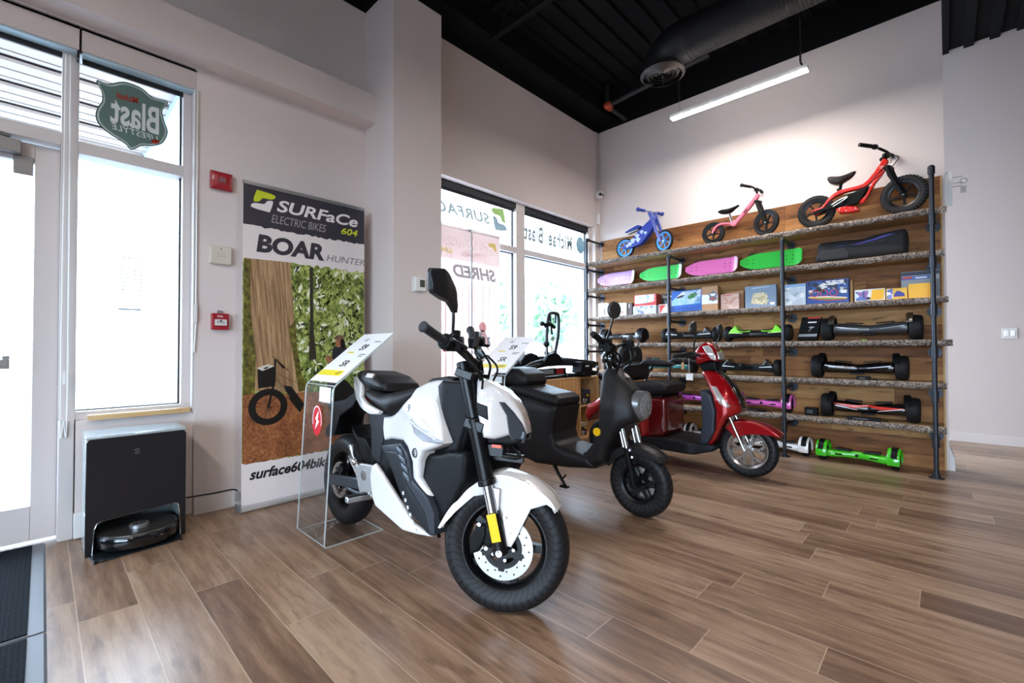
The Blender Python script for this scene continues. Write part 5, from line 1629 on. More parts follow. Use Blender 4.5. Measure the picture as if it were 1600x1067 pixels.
classic(-.888, -.262, 0, 'shiny apple green hoverboard lying on the floor under the shelving', '#3cb81c', R(-4), 5.10)
classic(-1.52, -.93, 0, 'white hoverboard on the floor behind the red scooter front wheel', '#ece9e6', R(-2), 5.15, hubc=DGREY)
classic(-2.18, -1.58, 0, 'white hoverboard on the floor glimpsed past the red scooter footwell', '#e8e5e1', R(2), 5.20)
classic(-1.66, -1.08, SZ[6], 'metallic pink hoverboard on the lowest shelf, half behind red scooter nose', '#d55fae', 0, 5.18)
classic(-2.36, -1.76, SZ[6], 'magenta and dark hoverboard on the lowest shelf behind the scooter seat', '#c24cc0', 0, 5.18)


def angular(x0, x1, z, label, top, low, strip, rz=0.0, yy=5.18, hubc=None):
    """faceted body whose ends rise into pointed wheel covers"""
    L = x1 - x0
    o = thing('hoverboard', label, 'hoverboard', ((x0 + x1) / 2, yy, z), rz=rz, group='hoverboards with faceted ends')
    bl = L - .1
    h = bl / 2
    P = [(-h, .05), (-h + .02, .11), (-h + .075, .165), (-h + .10, .115), (-.12, .103), (-.05, .112), (.05, .112), (.12, .103), (h - .10, .115), (h - .075, .165), (h - .02, .11), (h, .05), (h - .03, .04), (.12, .05), (-.12, .05), (-h + .03, .04)]
    MB().inflate(P, lambda u, v: .082 - .03 * sm(.16 - abs(u), 0, .16), .012, .014).build('body', low, o, ang=30)
    for s_ in (-1, 1):
        hb_wheel(o, s_ * (L / 2 - .032), .085, .06, None, hubc)
        q = lambda a: [(s_ * u, v) for u, v in a]
        MB().inflate(q([(.05, .100), (.05, .116), (.12, .107), (h - .10, .119), (h - .075, .170), (h - .02, .114), (h - .004, .085), (h - .06, .095), (.16, .088), (.15, .098)]), lambda u, v: .0855 - .03 * sm(.16 - abs(u), 0, .16), .008, .014).build('top_shell', top, o, ang=30)
        MB().inflate(q([(.12, .083), (.12, .09), (h - .03, .10), (h - .01, .088), (h - .05, .088)]), .003, .002, .02, yc=-.085).build('light_strip', strip, o)
    pads(o, bl, .112, .05)
    MB().box((0, -.056, .078), (.16, .01, .03)).build('joint_cover', GLOSSB, o, bev=.004)
    return o


SLIMB = mat('hover_black', '#14161a', .18, coat=.8)
angular(-1.72, -1.09, SZ[4], 'lime green and black hoverboard with pointed ends on the middle shelf', mat('hover_lime', '#7be21e', .3, coat=.4), BLACK, mat('strip_lime_pale', '#c4ee9a', .3), 0, 5.16, mat('copper_hub', '#8a6a3a', .4, .6))
angular(-2.44, -1.79, SZ[4], 'black hoverboard with thin silver light strips left of the lime green one', SLIMB, BLACK, LSTRIP)
angular(-1.80, -1.19, SZ[5], 'black hoverboard with silver strips on the shelf directly below lime green one', SLIMB, BLACK, LSTRIP)
angular(-2.66, -2.05, SZ[5], 'teal hoverboard with pale edges behind the red scooter backrest', mat('hover_teal', '#1f9c97', .3, coat=.5), mat('hover_teal_dark', '#125e5e', .4), mat('strip_aqua', '#a5ddd2', .3))
classic(-3.29, -2.66, SZ[4], 'glossy dark graphite hoverboard with round ends behind the black scooter mirror', mat('hover_graphite', '#2b2f35', .2, .2, coat=.8), 0, 5.17)
# small things between them
o = thing('box', 'slim black product box with a red top tilted between two hoverboards', 'box', (-.955, 5.15, SZ[4] + .0135), rot=(R(-12), 0, 0))
MB().loft([[(-.09, 0, 0), (.07, 0, 0), (.07, .06, 0), (-.09, .06, 0)], [(-.055, 0, .225), (.105, 0, .225), (.105, .06, .225), (-.055, .06, .225)]]).build('carton', BLACK, o)
sk = lambda pts: [(a + .155 * b_, b_) for a, b_ in pts]
shape(o, 'printed_band', sk([(-.04, .208), (.067, .208), (.067, .224), (-.04, .224)]), INKR)
shape(o, 'printed_band', sk([(-.085, .03), (.065, .03), (.065, .055), (-.085, .055)]), INKGR)
shape(o, 'printed_line', sk([(-.03, .165), (.04, .165), (.04, .178), (-.03, .178)]), INKW)
shape(o, 'printed_picture', sk([(-.01, .07), (.0, .115), (-.02, .122), (.0, .13), (.035, .128), (.02, .115), (.008, .11)]), INKGR)
for x, y, z, w__, d_, h_, lab in ((-.93, 5.13, SZ[6], .105, .06, .075, 'small boxy black charger standing left of the red panel hoverboard'), (-.525, 5.09, SZ[5], .10, .045, .03, 'flat black charger brick under the balloon tyre hoverboard'),
                                 (-.53, 5.086, SZ[6], .24, .05, .028, 'long black charger and lead lying before the red panel hoverboard'), (-1.42, 5.08, SZ[6], .22, .05, .022, 'flat black charger strip lying under the metallic pink hoverboard')):
    o = thing('charger', lab, 'charger', (x, y, z), group='black hoverboard chargers')
    MB().bb((-w__ / 2, -d_ / 2, 0), (w__ / 2, d_ / 2, h_)).build('body', BLACK, o, bev=.005)
    MB().bb((-w__ * .3, -d_ / 2 - .001, h_ * .3), (w__ * .15, -d_ / 2, h_ * .7)).build('label', mat('charger_label', '#3a3c40', .5), o)
    MB().tube([(w__ / 2 - .01, 0, h_ * .5), (w__ / 2 + .03, .01, .006), (w__ / 2 + .045, .02, .005), (w__ / 2 + .05, -.005, .005)], .004, 6, sub=4).build('cord', BLACK, o)
tag(MB().box((-.515, 5.055, SZ[4] + .0035), (.04, .025, .006), M.Rotation(R(12), 3, 'Z')).build('sticker_card', mat('lime_card', '#9acb2c', .5), bev=.001), 'tiny lime green card lying before the gunmetal hoverboard', 'card')
# ================================================================== lamps and ceiling services
def lamp(x, y, z, label, cord=True):
    o = thing('linear_lamp', label, 'lamp', (x, y, z), group='hanging linear lamps')
    MB().bb((-.6, -.031, -.026), (.6, .031, .012)).bb((-.603, -.033, -.03), (-.6, .033, .014)).bb((.6, -.033, -.03), (.603, .033, .014)).build('housing', WPLAST, o)
    MB().bb((-.6, -.033, -.03), (.6, .033, -.0262)).build('diffuser', emit('lamp_light', '#fff6ee', LAMP_STRENGTH), o)
    for sx in (-.52, .55):
        for dy in (-.015, .015):
            MB().tube([(sx, dy, .035), (sx, dy, CZ - z)], .0016, 6).build('suspension_wire', STEEL, o)
    if cord:
        MB().tube([(.56, 0, .035), (.545, 0, .08), (.55, 0, .3), (.55, 0, CZ - z)], .007, 8, sub=3).build('power_cord', BLACK, o)
    return o


lamp(-1.41, 4.5, 3.45, 'glowing white linear lamp hanging in front of the back wall')
for x, y in ((0.6, 0.75), (-1.2, -1.6), (1.2, -1.8)):
    lamp(x, y, 3.45, 'unseen linear lamp added above and behind the view to light the room')

DUCTM = NT('duct_black')
s_ = DUCTM.xyz(DUCTM.obj())
DUCTM.bsdf(lin('#1a191b'), .6, .2, .3, 0, DUCTM.math('SINE', DUCTM.math('MULTIPLY', s_[0], 210.0)), .22, .006)
du = thing('air_duct', 'black spiral air duct ending in a round ceiling diffuser', 'duct', (0, 4.27, 4.02))
MB().tube([(-1.72, 0, 0), (5.0, 0, 0)], .185, 28, cap=False).build('pipe', DUCTM.m, du)
b = MB().tube([(-1.70, 0, 0), (-1.86, 0, -.01), (-1.96, 0, -.06), (-2.0, 0, -.15), (-2.0, 0, -.22)], [.188, .188, .186, .18, .175], 28, sub=4, cap=False)
b.tube([(-1.76, 0, 0), (-1.72, 0, 0)], .194, 28).tube([(-2.0, 0, -.17), (-2.0, 0, -.2)], .186, 28)
b.build('elbow', mat('elbow_black', '#1c1c1e', .5, .3), du)
DIFM = mat('diffuser_grey', '#4c4745', .45, .4)
b = MB()
Fz = M.Translation((-2.0, 0, -.235)) @ M.Rotation(R(90), 4, 'X')
for ro, h0 in ((.215, 0.0), (.16, .012), (.125, .02), (.09, .026), (.055, .03)):
    b.lathe([(ro - .028, h0 - .022), (ro, h0), (ro, h0 + .004), (ro - .028, h0 - .016)], F=Fz, n=36, closed_prof=True)
b.lathe([(0, .012), (.03, .03), (.03, .035), (0, .035)], F=Fz, n=24)
for a in range(4):
    q = M.Rotation(a * math.pi / 2 + .4, 4, 'Z')
    b.beam(V((-2.0, 0, -.225)) + q @ V((.02, 0, 0)), V((-2.0, 0, -.225)) + q @ V((.2, 0, 0)), .01, .006)
b.build('diffuser', DIFM, du)
MB().lathe([(0, .06), (.18, .06)], F=Fz, n=24).build('diffuser_back', CEILB, du)
for k, x in enumerate((-1.2, .6, 2.4)):
    MB().tube([(x, 0, .18), (x, 0, CZ - 4.02)], .006, 6).build('hanger', CEILB, du)
sp = thing('sprinkler_pipe', 'black sprinkler pipe elbow with a red coupling in the ceiling corner', 'pipe', (-3.10, 5.02, 4.18))
MB().tube([(0, 0, 0), (.35, 0, .03), (1.3, -.05, .06)], .035, 14).build('pipe', mat('pipe_black', '#26262a', .5, .3), sp)
MB().tube([(0, 0, 0), (.07, .335, -.07)], .03, 14).build('branch_pipe', mat('pipe_black', '#26262a', .5, .3), sp)
MB().tube([(0, 0, .27), (0, 0, 0)], .03, 12).build('riser', mat('pipe_black', '#26262a', .5, .3), sp)
b = MB().ball((0, 0, 0), .05).tube([(.02, 0, 0), (.07, 0, .005)], .046, 14).tube([(0, 0, 0), (.012, .06, -.012)], .043, 14)
b.build('coupling', mat('coupling_red', '#b4472c', .5), sp)

# ================================================================== roller blinds and chains
BLK = mat('blind_black', '#15161b', .6)
VAL = mat('valance_paint', '#cbc1bd', .45)


def blind(y0, y1, zt, zb, label, front, cas=True):
    o = thing('roller_blind', label, 'blind', (0, y0 + .003, zb), group='rolled up window blinds')
    w_ = y1 - y0 - .006
    if cas:
        b = MB().bb((front - .012, 0, .04), (front, w_, zt - zb)).bb((front - .09, 0, zt - zb - .012), (front, w_, zt - zb))
        b.build('valance', VAL, o)
        MB().bb((front - .1, .004, .03), (front - .012, w_ - .004, .04)).build('valance_soffit', mat('valance_sky_tint', '#b9d0d8', .3), o)  # blue sky light on the underside is put into its colour
        MB().tube([(front - .05, .006, .085), (front - .05, w_ - .006, .085)], .034, 16).build('roll', BLK, o)
        MB().bb((front - .085, .006, 0), (front - .078, w_ - .006, .085)).build('hem', BLK, o)
        MB().bb((front - .09, w_ - .008, -.005), (front - .006, w_, zt - zb + .02)).build('end_plate', BLK, o)
    else:
        MB().bb((front - .07, .004, .028), (front - .005, w_ - .004, zt - zb)).build('roll', BLK, o, bev=.01)
        MB().bb((front - .045, .012, 0), (front - .035, w_ - .012, .03)).build('hem', BLK, o)
        MB().bb((front - .08, w_ - .004, 0), (front, w_, zt - zb)).build('end_plate', WPLAST, o)
    return o


blind(-.93, .128, 2.852, 2.685, 'rolled black blind behind a grey valance above the door transom', -3.462)
blind(.132, .69, 2.852, 2.685, 'rolled black blind behind a grey valance above the shield decal', -3.462)
blind(2.36, 3.80, 2.728, 2.632, 'long rolled black blind at the head of the window beside the pillar', -3.53, False)
blind(3.815, 5.22, 2.728, 2.632, 'long rolled black blind at the head of the window beside the shelving', -3.53, False)
o = thing('bead_chain', 'looped white blind chain hanging between the door and the tall window', 'chain', (-3.49, .082, .66))
MB().tube([(0, -.009, 2.03), (0, -.013, .08), (0, 0, .0), (0, .013, .08), (0, .009, 2.03)], .0028, 8, sub=8).build('chain', WPLAST, o)
MB().bb((-.008, -.006, .20), (.006, .006, .27)).build('tensioner', WPLAST, o)
o = thing('bead_chain', 'white blind chain with a toggle at the window edge by the red alarms', 'chain', (-3.45, .66, 1.0))
MB().tube([(0, .0, 1.72), (0, 0, .25), (0, .0, .03)], .0035, 8).tube([(0, .016, 1.72), (0, .016, .2), (0, .008, .03)], .0035, 8).build('chain', WPLAST, o)
MB().bb((-.01, -.006, .22), (.01, .022, .34)).build('tensioner', WPLAST, o, bev=.003)
tag(MB().bb((-3.50, .178, .6535), (-3.455, .652, .682)).build('wood_strip', wood_mat('pine_strip', 1, [(.3, '#c09a68'), (.7, '#dcbd8d')], 1)), 'pale raw wood strip lying along the sill of the tall window', 'wood strip')


# ================================================================== marks on the glass (seen from behind)
def gdecal(name, col):
    """thin vinyl on glass: some daylight shines through it"""
    if name in _m:
        return _m[name]
    t_ = NT(name)
    d_ = t_.n('ShaderNodeBsdfDiffuse')
    d_.inputs[0].default_value = lin(col)
    l_ = t_.n('ShaderNodeBsdfTranslucent')
    l_.inputs[0].default_value = tuple(x * .055 for x in lin(col)[:3]) + (1,)
    a_ = t_.n('ShaderNodeAddShader')
    t_.t.links.new(d_.outputs[0], a_.inputs[0])
    t_.t.links.new(l_.outputs[0], a_.inputs[1])
    t_.t.links.new(a_.outputs[0], t_.out.inputs[0])
    _m[name] = t_.m
    return t_.m


def film(name, col, op):
    """faint tinted film on glass"""
    return clear(name, '#ffffff', 1.02, .3, op, col)


sh_ = thing('window_decal', 'dark green shield shaped sticker on the upper pane, lettering seen reversed', 'sticker', (-3.592, .375, 2.475))
SP = cr([(-.168, .163), (-.115, .166), (-.045, .207), (.035, .203), (.092, .167), (.165, .168), (.138, .10), (.148, .04), (.166, -.024), (.142, -.10), (.09, -.138), (.04, -.152), (-.008, -.194), (-.04, -.165), (-.107, -.131), (-.155, -.092), (-.17, -.043), (-.16, .01), (-.143, .052), (-.146, .106)], 4)
gx = lambda off: (lambda u, v, w_: (off, u, v))
MB().flat([(a * 1.02, b_ * 1.02) for a, b_ in SP], 0, gx(.0)).build('edge_line', gdecal('decal_green', '#31473d'), sh_, normals=False)
MB().flat([(a * .985, b_ * .985) for a, b_ in SP], 0, gx(.001)).build('border', gdecal('decal_border', '#aeb9b4'), sh_, normals=False)
MB().flat([(a * .93, b_ * .93) for a, b_ in SP], 0, gx(.002)).build('field', gdecal('decal_field', '#647a72'), sh_, normals=False)
rev = lambda y, z, off=.003, sl=0.0: (lambda u, v, w_: (off, y - u, z + v + sl * u))
MB().text('Blast', .235, rev(.13, -.055), bold=.022, sx=.52).build('lettering', gdecal('decal_white2', '#d6dad8'), sh_, normals=False)
MB().text('Michael', .055, rev(.02, .098), bold=.02, sx=.6).build('lettering', gdecal('decal_red2', '#a33a2e'), sh_, normals=False)
MB().text('LIFESTYLE', .05, rev(.125, -.105, .003, .03), bold=.004, shear=.2, sx=.98, spacing=1.05).build('lettering', gdecal('decal_white2', '#d6dad8'), sh_, normals=False)
MB().flat([(.085, -.125), (.115, -.118), (.13, -.10), (.11, -.09), (.09, -.10)], 0, gx(.003)).build('accent', gdecal('decal_red2', '#a33a2e'), sh_, normals=False)

sf = thing('window_decal', 'pale reversed brand lettering with a green and grey emblem on the upper pane', 'sticker', (-3.592, 3.40, 2.44))
MB().text('SURFACE', .15, rev(.0, -.02), bold=.04, shear=.25, sx=1.25, spacing=1.1).build('lettering', gdecal('film_grey', '#aab5b2'), sf, normals=False)


def s_logo(par, F, sc, cy, cw):
    up_ = cr([(0.10, .42), (.22, .98), (.32, 1.04), (1.0, .94), (.90, .70), (.52, .66), (.42, .58), (.34, .45)], 3)
    dn = [(1.02 - a, 1.02 - b_) for a, b_ in up_]
    MB().flat(up_, 0, lambda u, v, w_: F(u * sc, v * sc, w_)).build('emblem', cy, par, normals=False)
    MB().flat([(a, b_ - .02) for a, b_ in dn], 0, lambda u, v, w_: F(u * sc, v * sc, w_)).build('emblem', cw, par, normals=False)


s_logo(sf, lambda u, v, w_: (.003, .26 - u, -.06 + v), .24, gdecal('film_green', '#a3c072'), gdecal('film_slate', '#98a9af'))
mb = thing('window_decal', 'reversed grey lettering with a round blue emblem on the pane by the shelves', 'sticker', (-3.592, 4.9, 2.34))
MB().text('Michael Blast', .27, rev(.02, .02), bold=.035, sx=.62, spacing=1.08).build('lettering', gdecal('film_dark', '#7d8988'), mb, normals=False)
b = MB().flat([(.20 + .095 * math.cos(a), .125 + .115 * math.sin(a)) for a in (i * math.pi / 14 for i in range(28))], 0, gx(.002))
b.build('emblem', gdecal('film_blue', '#7fa9b8'), mb, normals=False)
b = MB()
for k in range(5):
    b.flat([(.115, .045 + k * .035), (.285, .045 + k * .035), (.285, .053 + k * .035), (.115, .053 + k * .035)], 0, gx(.003))
for k in (-.05, 0, .05):
    b.flat([(.198 + k, .015), (.204 + k, .015), (.204 + k, .235), (.198 + k, .235)], 0, gx(.003))
b.build('emblem_lines', gdecal('film_pale', '#c3d3d8'), mb, normals=False)
oh = thing('window_decal', 'faint pale notice lines on the tall lower pane', 'sticker', (-3.594, .37, 1.29))
b = MB()
for k in range(7):
    b.flat([(-.05, .12 + k * .024), (-.01, .12 + k * .024), (-.01, .128 + k * .024), (-.05, .128 + k * .024)], 0, gx(0)).flat([(.01, .12 + k * .024), (.055, .12 + k * .024), (.055, .128 + k * .024), (.01, .128 + k * .024)], 0, gx(0))
b.flat([(-.05, .315), (.05, .315), (.05, .324), (-.05, .324)], 0, gx(0))
b.build('notice_lines', gdecal('film_faint', '#cdd3d6'), oh, normals=False)
MB().flat([(-.06, .0), (.05, .0), (.05, .012), (-.06, .012)], 0, gx(0)).build('notice_line', gdecal('film_faint2', '#98a2a8'), oh, normals=False)

# ================================================================== roll-up banner by the wall
bn = thing('rollup_banner', 'tall roll-up banner with a forest bicycle picture standing by the wall', 'banner', (-3.29, .892, 0))
PF = lambda off: (lambda u, v, w_: (off, u, v))
b = MB().prism([(-.06, .0), (.04, .0), (.046, .012), (.036, .026), (.008, .034), (-.05, .03), (-.065, .015)], -.01, .87, lambda u, v, w_: (u, w_, v))
base = b.build('base', ALU, bn, bev=.003)
b = MB()
for y in (-.014, .866):
    b.bb((-.068, y, 0), (.05, y + .008, .04))
b.build('end_cap', mat('cap_grey', '#6d6f73', .5), base, bev=.004)
MB().bb((-.006, .002, 2.135), (.008, .858, 2.158)).build('top_rail', ALU, bn)
MB().tube([(-.03, .43, .05), (-.03, .43, 2.14)], .01, 10).build('pole', ALU, bn)
fab = MB().bb((-.0005, .004, .028), (.0005, .856, 2.14)).build('fabric', mat('banner_white', '#e8dfdd', .5), bn)
rng = random.Random(5)
torn = lambda u0, u1, v, n, amp: [(u0 + (u1 - u0) * i / n, v + rng.uniform(-amp, amp)) for i in range(n + 1)]
ca = torn(.005, .855, 1.868, 40, .007)
MB().flat([(.005, 2.138)] + ca + [(.855, 2.138)], 0, PF(.0012)).build('printed_header', mat('banner_charcoal', '#3d3a42', .35), fab, normals=False)
YG = mat('banner_lime', '#ccd62c', .4)
BW = mat('banner_print_white', '#f0e9e8', .4)
s_logo(fab, lambda u, v, w_: (.002, .05 + u * 1.13, 1.983 + v * .95), .13, YG, BW)
MB().text('SURFaCe', .112, lambda u, v, w_: (.002, .205 + u, 1.998 + v), bold=.024, shear=.22, sx=1.36).build('lettering', BW, fab, normals=False)
MB().text('ELECTRIC BIKES', .08, lambda u, v, w_: (.002, .172 + u, 1.912 + v), shear=.22, sx=.66).build('lettering', mat('banner_grey', '#a9a3a8', .4), fab, normals=False)
MB().text('604', .068, lambda u, v, w_: (.002, .66 + u, 1.925 + v), bold=.018, shear=.22, sx=1.3).build('lettering', YG, fab, normals=False)
MB().text('BOAR', .155, lambda u, v, w_: (.002, .08 + u, 1.706 + v), bold=.045, shear=.12, sx=1.08).build('lettering', mat('banner_charcoal', '#3d3a42', .35), fab, normals=False)
MB().text('HUNTER', .07, lambda u, v, w_: (.002, .55 + u, 1.703 + v), shear=.2, sx=1.12, bold=.0).build('lettering', mat('banner_grey2', '#8f8a8c', .4), fab, normals=False)
# the picture
t_ = NT('print_foliage')
v_ = t_.obj()
sx_ = t_.xyz(v_)
n1 = t_.noise(v_, 5.0, 7, .72)
n2 = t_.noise(t_.comb(sx_[0], t_.math('MULTIPLY', sx_[1], 2.2), t_.math('MULTIPLY', sx_[2], 1.0)), 26, 5, .75)
ff = t_.math('ADD', t_.math('MULTIPLY', n1, .62), t_.math('MULTIPLY', n2, .45))
t_.bsdf(t_.ramp(ff, [(.36, '#20280f'), (.46, '#4f6026'), (.53, '#8c9c48'), (.60, '#c3cb7c'), (.68, '#f0efd0')]), .45)
PIC = torn(.005, .855, 1.652, 30, .012)
MB().flat(PIC[::-1] + [(.005, .31)] + torn(.05, .8, .302, 30, .006) + [(.855, .312)], 0, PF(.0010)).build('printed_forest', t_.m, fab, normals=False)
rng = random.Random(77)
for nm_, cl_, cnt_, off_ in (('dark', '#2b3516', 150, .0011), ('sky', '#eef0d8', 90, .00115), ('mid', '#596a2c', 190, .0012), ('lit', '#a9b45c', 150, .0013)):
    b = MB()
    for i in range(cnt_):
        u0, v0 = rng.uniform(.26, .84), .80 + .84 * rng.random() ** .8
        ln, wd = rng.uniform(.03, .09), rng.uniform(.006, .02)
        an = rng.choice((-1, 1)) * rng.uniform(.1, 1.0) - 1.57 if nm_ != 'sky' else rng.uniform(0, 6.28)
        dx, dy = math.cos(an), math.sin(an)
        pts = []
        for k in range(7):
            t0 = k / 6
            w0 = wd * (1 - t0) * (1.0 if k % 2 else .35) if nm_ != 'sky' else wd * .8 * math.sin(math.pi * min(.95, t0 + .1))
            pts.append((t0, w0))
        loop = [(u0 + dx * ln * t0 - dy * w0, v0 + dy * ln * t0 + dx * w0) for t0, w0 in pts] + [(u0 + dx * ln * t0 + dy * w0, v0 + dy * ln * t0 - dx * w0) for t0, w0 in pts[::-1][1:]]
        loop = [(max(.01, min(.85, p)), max(.74, min(1.635, q_))) for p, q_ in loop]
        b.flat(loop, 0, PF(off_))
    b.build('printed_foliage', mat('print_frond_' + nm_, cl_, .45), fab, normals=False)
t_ = NT('print_trunk')
sx_ = t_.xyz(t_.obj())
n1 = t_.noise(t_.comb(sx_[0], t_.math('ADD', t_.math('MULTIPLY', sx_[1], 26.0), t_.math('MULTIPLY', sx_[2], 2.4)), t_.math('MULTIPLY', sx_[2], 1.1)), 1.8, 6, .72)
t_.bsdf(t_.ramp(n1, [(.3, '#4a3725'), (.43, '#87684a'), (.54, '#b08d66'), (.68, '#d9b78c')]), .45)
MB().flat([(.012, 1.648), (.30, 1.655), (.325, 1.30), (.345, 1.05), (.375, .88), (.43, .76), (.40, .735), (.25, .755), (.012, .78)], 0, PF(.0014)).build('printed_trunk', t_.m, fab, normals=False)
t_ = NT('print_moss')
n1 = t_.noise(t_.obj(), 24, 5, .7)
t_.bsdf(t_.ramp(n1, [(.35, '#2f2d14'), (.5, '#615a22'), (.65, '#8d8438')]), .45)
MB().flat([(.012, 1.64), (.05, 1.64), (.052, 1.3), (.085, 1.0), (.08, .75), (.012, .75)], 0, PF(.0017)).build('printed_moss', t_.m, fab, normals=False)
MB().flat([(.29, 1.2), (.335, 1.25), (.35, 1.05), (.38, .88), (.43, .765), (.36, .75), (.33, .95)], 0, PF(.0017)).build('printed_moss', t_.m, fab, normals=False)
t_ = NT('print_litter')
n1 = t_.noise(t_.obj(), 60, 5, .75)
n2 = t_.noise(t_.obj(), 9, 3, .6)
t_.bsdf(t_.ramp(t_.math('ADD', t_.math('MULTIPLY', n1, .7), t_.math('MULTIPLY', n2, .35)), [(.36, '#4d2c19'), (.5, '#8a5231'), (.62, '#ac7045'), (.75, '#c99768')]), .45)
MB().flat([(.008, .31)] + torn(.03, .83, .304, 30, .006) + [(.855, .315), (.855, .70), (.6, .73), (.43, .74), (.25, .745), (.1, .76), (.008, .75)], 0, PF(.0019)).build('printed_ground', t_.m, fab, normals=False)
TRUNKD = mat('print_dark_trunk', '#342f22', .45)
MB().flat([(.432, 1.64), (.456, 1.64), (.462, 1.2), (.485, .98), (.43, .97), (.437, 1.25)], 0, PF(.0014)).build('printed_trunk', TRUNKD, fab, normals=False)
b = MB()
for p in ([(.46, 1.32), (.56, 1.24), (.66, 1.1), (.72, 1.06)], [(.46, 1.15), (.52, 1.06), (.58, .98)], [(.855, 1.60), (.76, 1.60), (.70, 1.66)], [(.44, 1.25), (.37, 1.32), (.33, 1.42)], [(.78, 1.45), (.70, 1.38), (.66, 1.30)], [(.45, 1.45), (.52, 1.52), (.60, 1.53)]):
    b.tube([(.0016, a, c_) for a, c_ in p], .004, 4, sub=4, flat=(.1, 1))
b.build('printed_branches', TRUNKD, fab)
PB = mat('print_black', '#16130f', .45)
b = MB().lathe([(.078, .0022), (.122, .0022), (.122, .0026), (.078, .0026)], F=M.Translation((0, .163, .662)) @ M.Rotation(R(90), 4, 'Z') @ M.Scale(-1, 4, V((0, 1, 0))), n=40, closed_prof=True)
for i in range(14):
    a = i * math.pi / 7
    b.tube([(.0023, .163, .662), (.0023, .163 + .08 * math.cos(a), .662 + .08 * math.sin(a))], .0012, 4)
b.tube([(.0024, .163, .662), (.0024, .20, .83), (.0024, .205, .98), (.0024, .26, .92)], .008, 6, flat=(.1, 1))
b.tube([(.0024, .19, 1.0), (.0024, .24, .95), (.0024, .29, .90)], .008, 6, flat=(.1, 1))
b.flat([(.26, .80), (.31, .79), (.40, .66), (.37, .60), (.30, .70)], 0, PF(.0026))
b.build('printed_bicycle', PB, fab)
b = MB().tube([(.0028, .215, .89), (.0028, .31, .83), (.0028, .43, .79)], .006, 6, flat=(.1, 1)).tube([(.0028, .21, .85), (.0028, .30, .72)], .007, 6, flat=(.1, 1))
b.build('printed_frame', mat('print_bronze', '#8c7a63', .4), fab)
MB().flat([(.095, .915), (.195, .935), (.205, .80), (.10, .79)], 0, PF(.0027)).build('printed_case', PB, fab, normals=False)
MB().flat([(.09, .925), (.16, .95), (.20, .935), (.125, .905)], 0, PF(.003)).build('printed_lid', mat('print_cream', '#d8d2c4', .45), fab, normals=False)
MB().flat([(.132, .925), (.165, .935), (.16, .927), (.15, .918), (.135, .918)], 0, PF(.0033)).build('printed_mark', PB, fab, normals=False)
MB().flat(cr([(.60, 1.03), (.63, 1.07), (.68, 1.08), (.72, 1.03), (.73, .93), (.70, .84), (.66, .80), (.63, .88), (.60, .93)], 3), 0, PF(.0026)).build('printed_jacket', mat('print_jacket', '#2c2d31', .45), fab, normals=False)
MB().flat(cr([(.625, 1.11), (.63, 1.07), (.66, 1.065), (.67, 1.10), (.66, 1.125), (.635, 1.13)], 3), 0, PF(.0028)).build('printed_face', mat('print_skin', '#a9714f', .45), fab, normals=False)
MB().flat(cr([(.61, 1.125), (.64, 1.155), (.68, 1.15), (.695, 1.12), (.65, 1.125)], 3), 0, PF(.003)).build('printed_cap', mat('print_cap', '#7b5f46', .45), fab, normals=False)
MB().flat(cr([(.665, 1.12), (.69, 1.12), (.70, 1.07), (.68, 1.05), (.665, 1.07)], 3), 0, PF(.003)).build('printed_hair', PB, fab, normals=False)
MB().flat(cr([(.55, .995), (.58, 1.0), (.61, .97), (.60, .94), (.56, .96)], 3), 0, PF(.003)).build('printed_hand', mat('print_skin', '#a9714f', .45), fab, normals=False)
MB().flat(cr([(.56, .80), (.66, .83), (.74, .78), (.85, .60), (.84, .40), (.78, .34), (.72, .42), (.70, .56), (.6, .68)], 3), 0, PF(.0026)).build('printed_bags', PB, fab, normals=False)
MB().text('surface604bikes.com', .092, lambda u, v, w_: (.002, .05 + u, .196 + v), shear=.28, sx=.96, bold=.03).build('lettering', mat('banner_ink', '#1b1a1c', .4), fab, normals=False)

# ================================================================== second banner facing out of the window
t_ = NT('banner_backlit')


def back_fab(name, col, k=.5):
    if name in _m:
        return _m[name]
    q = NT(name)
    d_ = q.n('ShaderNodeBsdfDiffuse')
    d_.inputs[0].default_value = lin(col)
    l_ = q.n('ShaderNodeBsdfTranslucent')
    l_.inputs[0].default_value = tuple(x * k for x in lin(col)[:3]) + (1,)
    a_ = q.n('ShaderNodeMixShader')
    a_.inputs[0].default_value = .5
    q.t.links.new(d_.outputs[0], a_.inputs[1])
    q.t.links.new(l_.outputs[0], a_.inputs[2])
    q.t.links.new(a_.outputs[0], q.out.inputs[0])
    _m[name] = q.m
    return q.m


b2 = thing('rollup_banner', 'backlit roll-up banner facing out of the window, its print showing reversed', 'banner', (-3.36, 3.32, 0))
MB().prism([(-.06, .0), (.055, .0), (.062, .02), (.05, .055), (.012, .07), (-.05, .06), (-.065, .03)], -.87, .01, lambda u, v, w_: (u, w_, v)).build('base', ALU, b2, bev=.003)
MB().bb((-.006, -.858, 2.205), (.008, -.002, 2.228)).build('top_rail', ALU, b2)
MB().tube([(.03, -.42, .05), (.03, -.42, 2.2)], .009, 10).bb((.012, -.435, 2.19), (.04, -.405, 2.225)).build('pole', ALU, b2)
f2 = MB().flat([(-.856, .06), (-.004, .06), (-.004, 2.21), (-.856, 2.21)], 0, PF(0.0)).build('fabric', back_fab('back_white', '#f3e6e2', 1.18), b2, normals=False)
MB().flat([(-.852, 1.90), (-.008, 1.90), (-.008, 2.208), (-.852, 2.208)], 0, PF(.001)).build('printed_header', back_fab('back_rose', '#d6c0b9', 0.86), f2, normals=False)
MB().flat([(-.852, .42), (-.008, .42), (-.008, 1.70), (-.852, 1.70)], 0, PF(.001)).build('printed_picture', back_fab('back_rose2', '#dccbc5', 0.92), f2, normals=False)
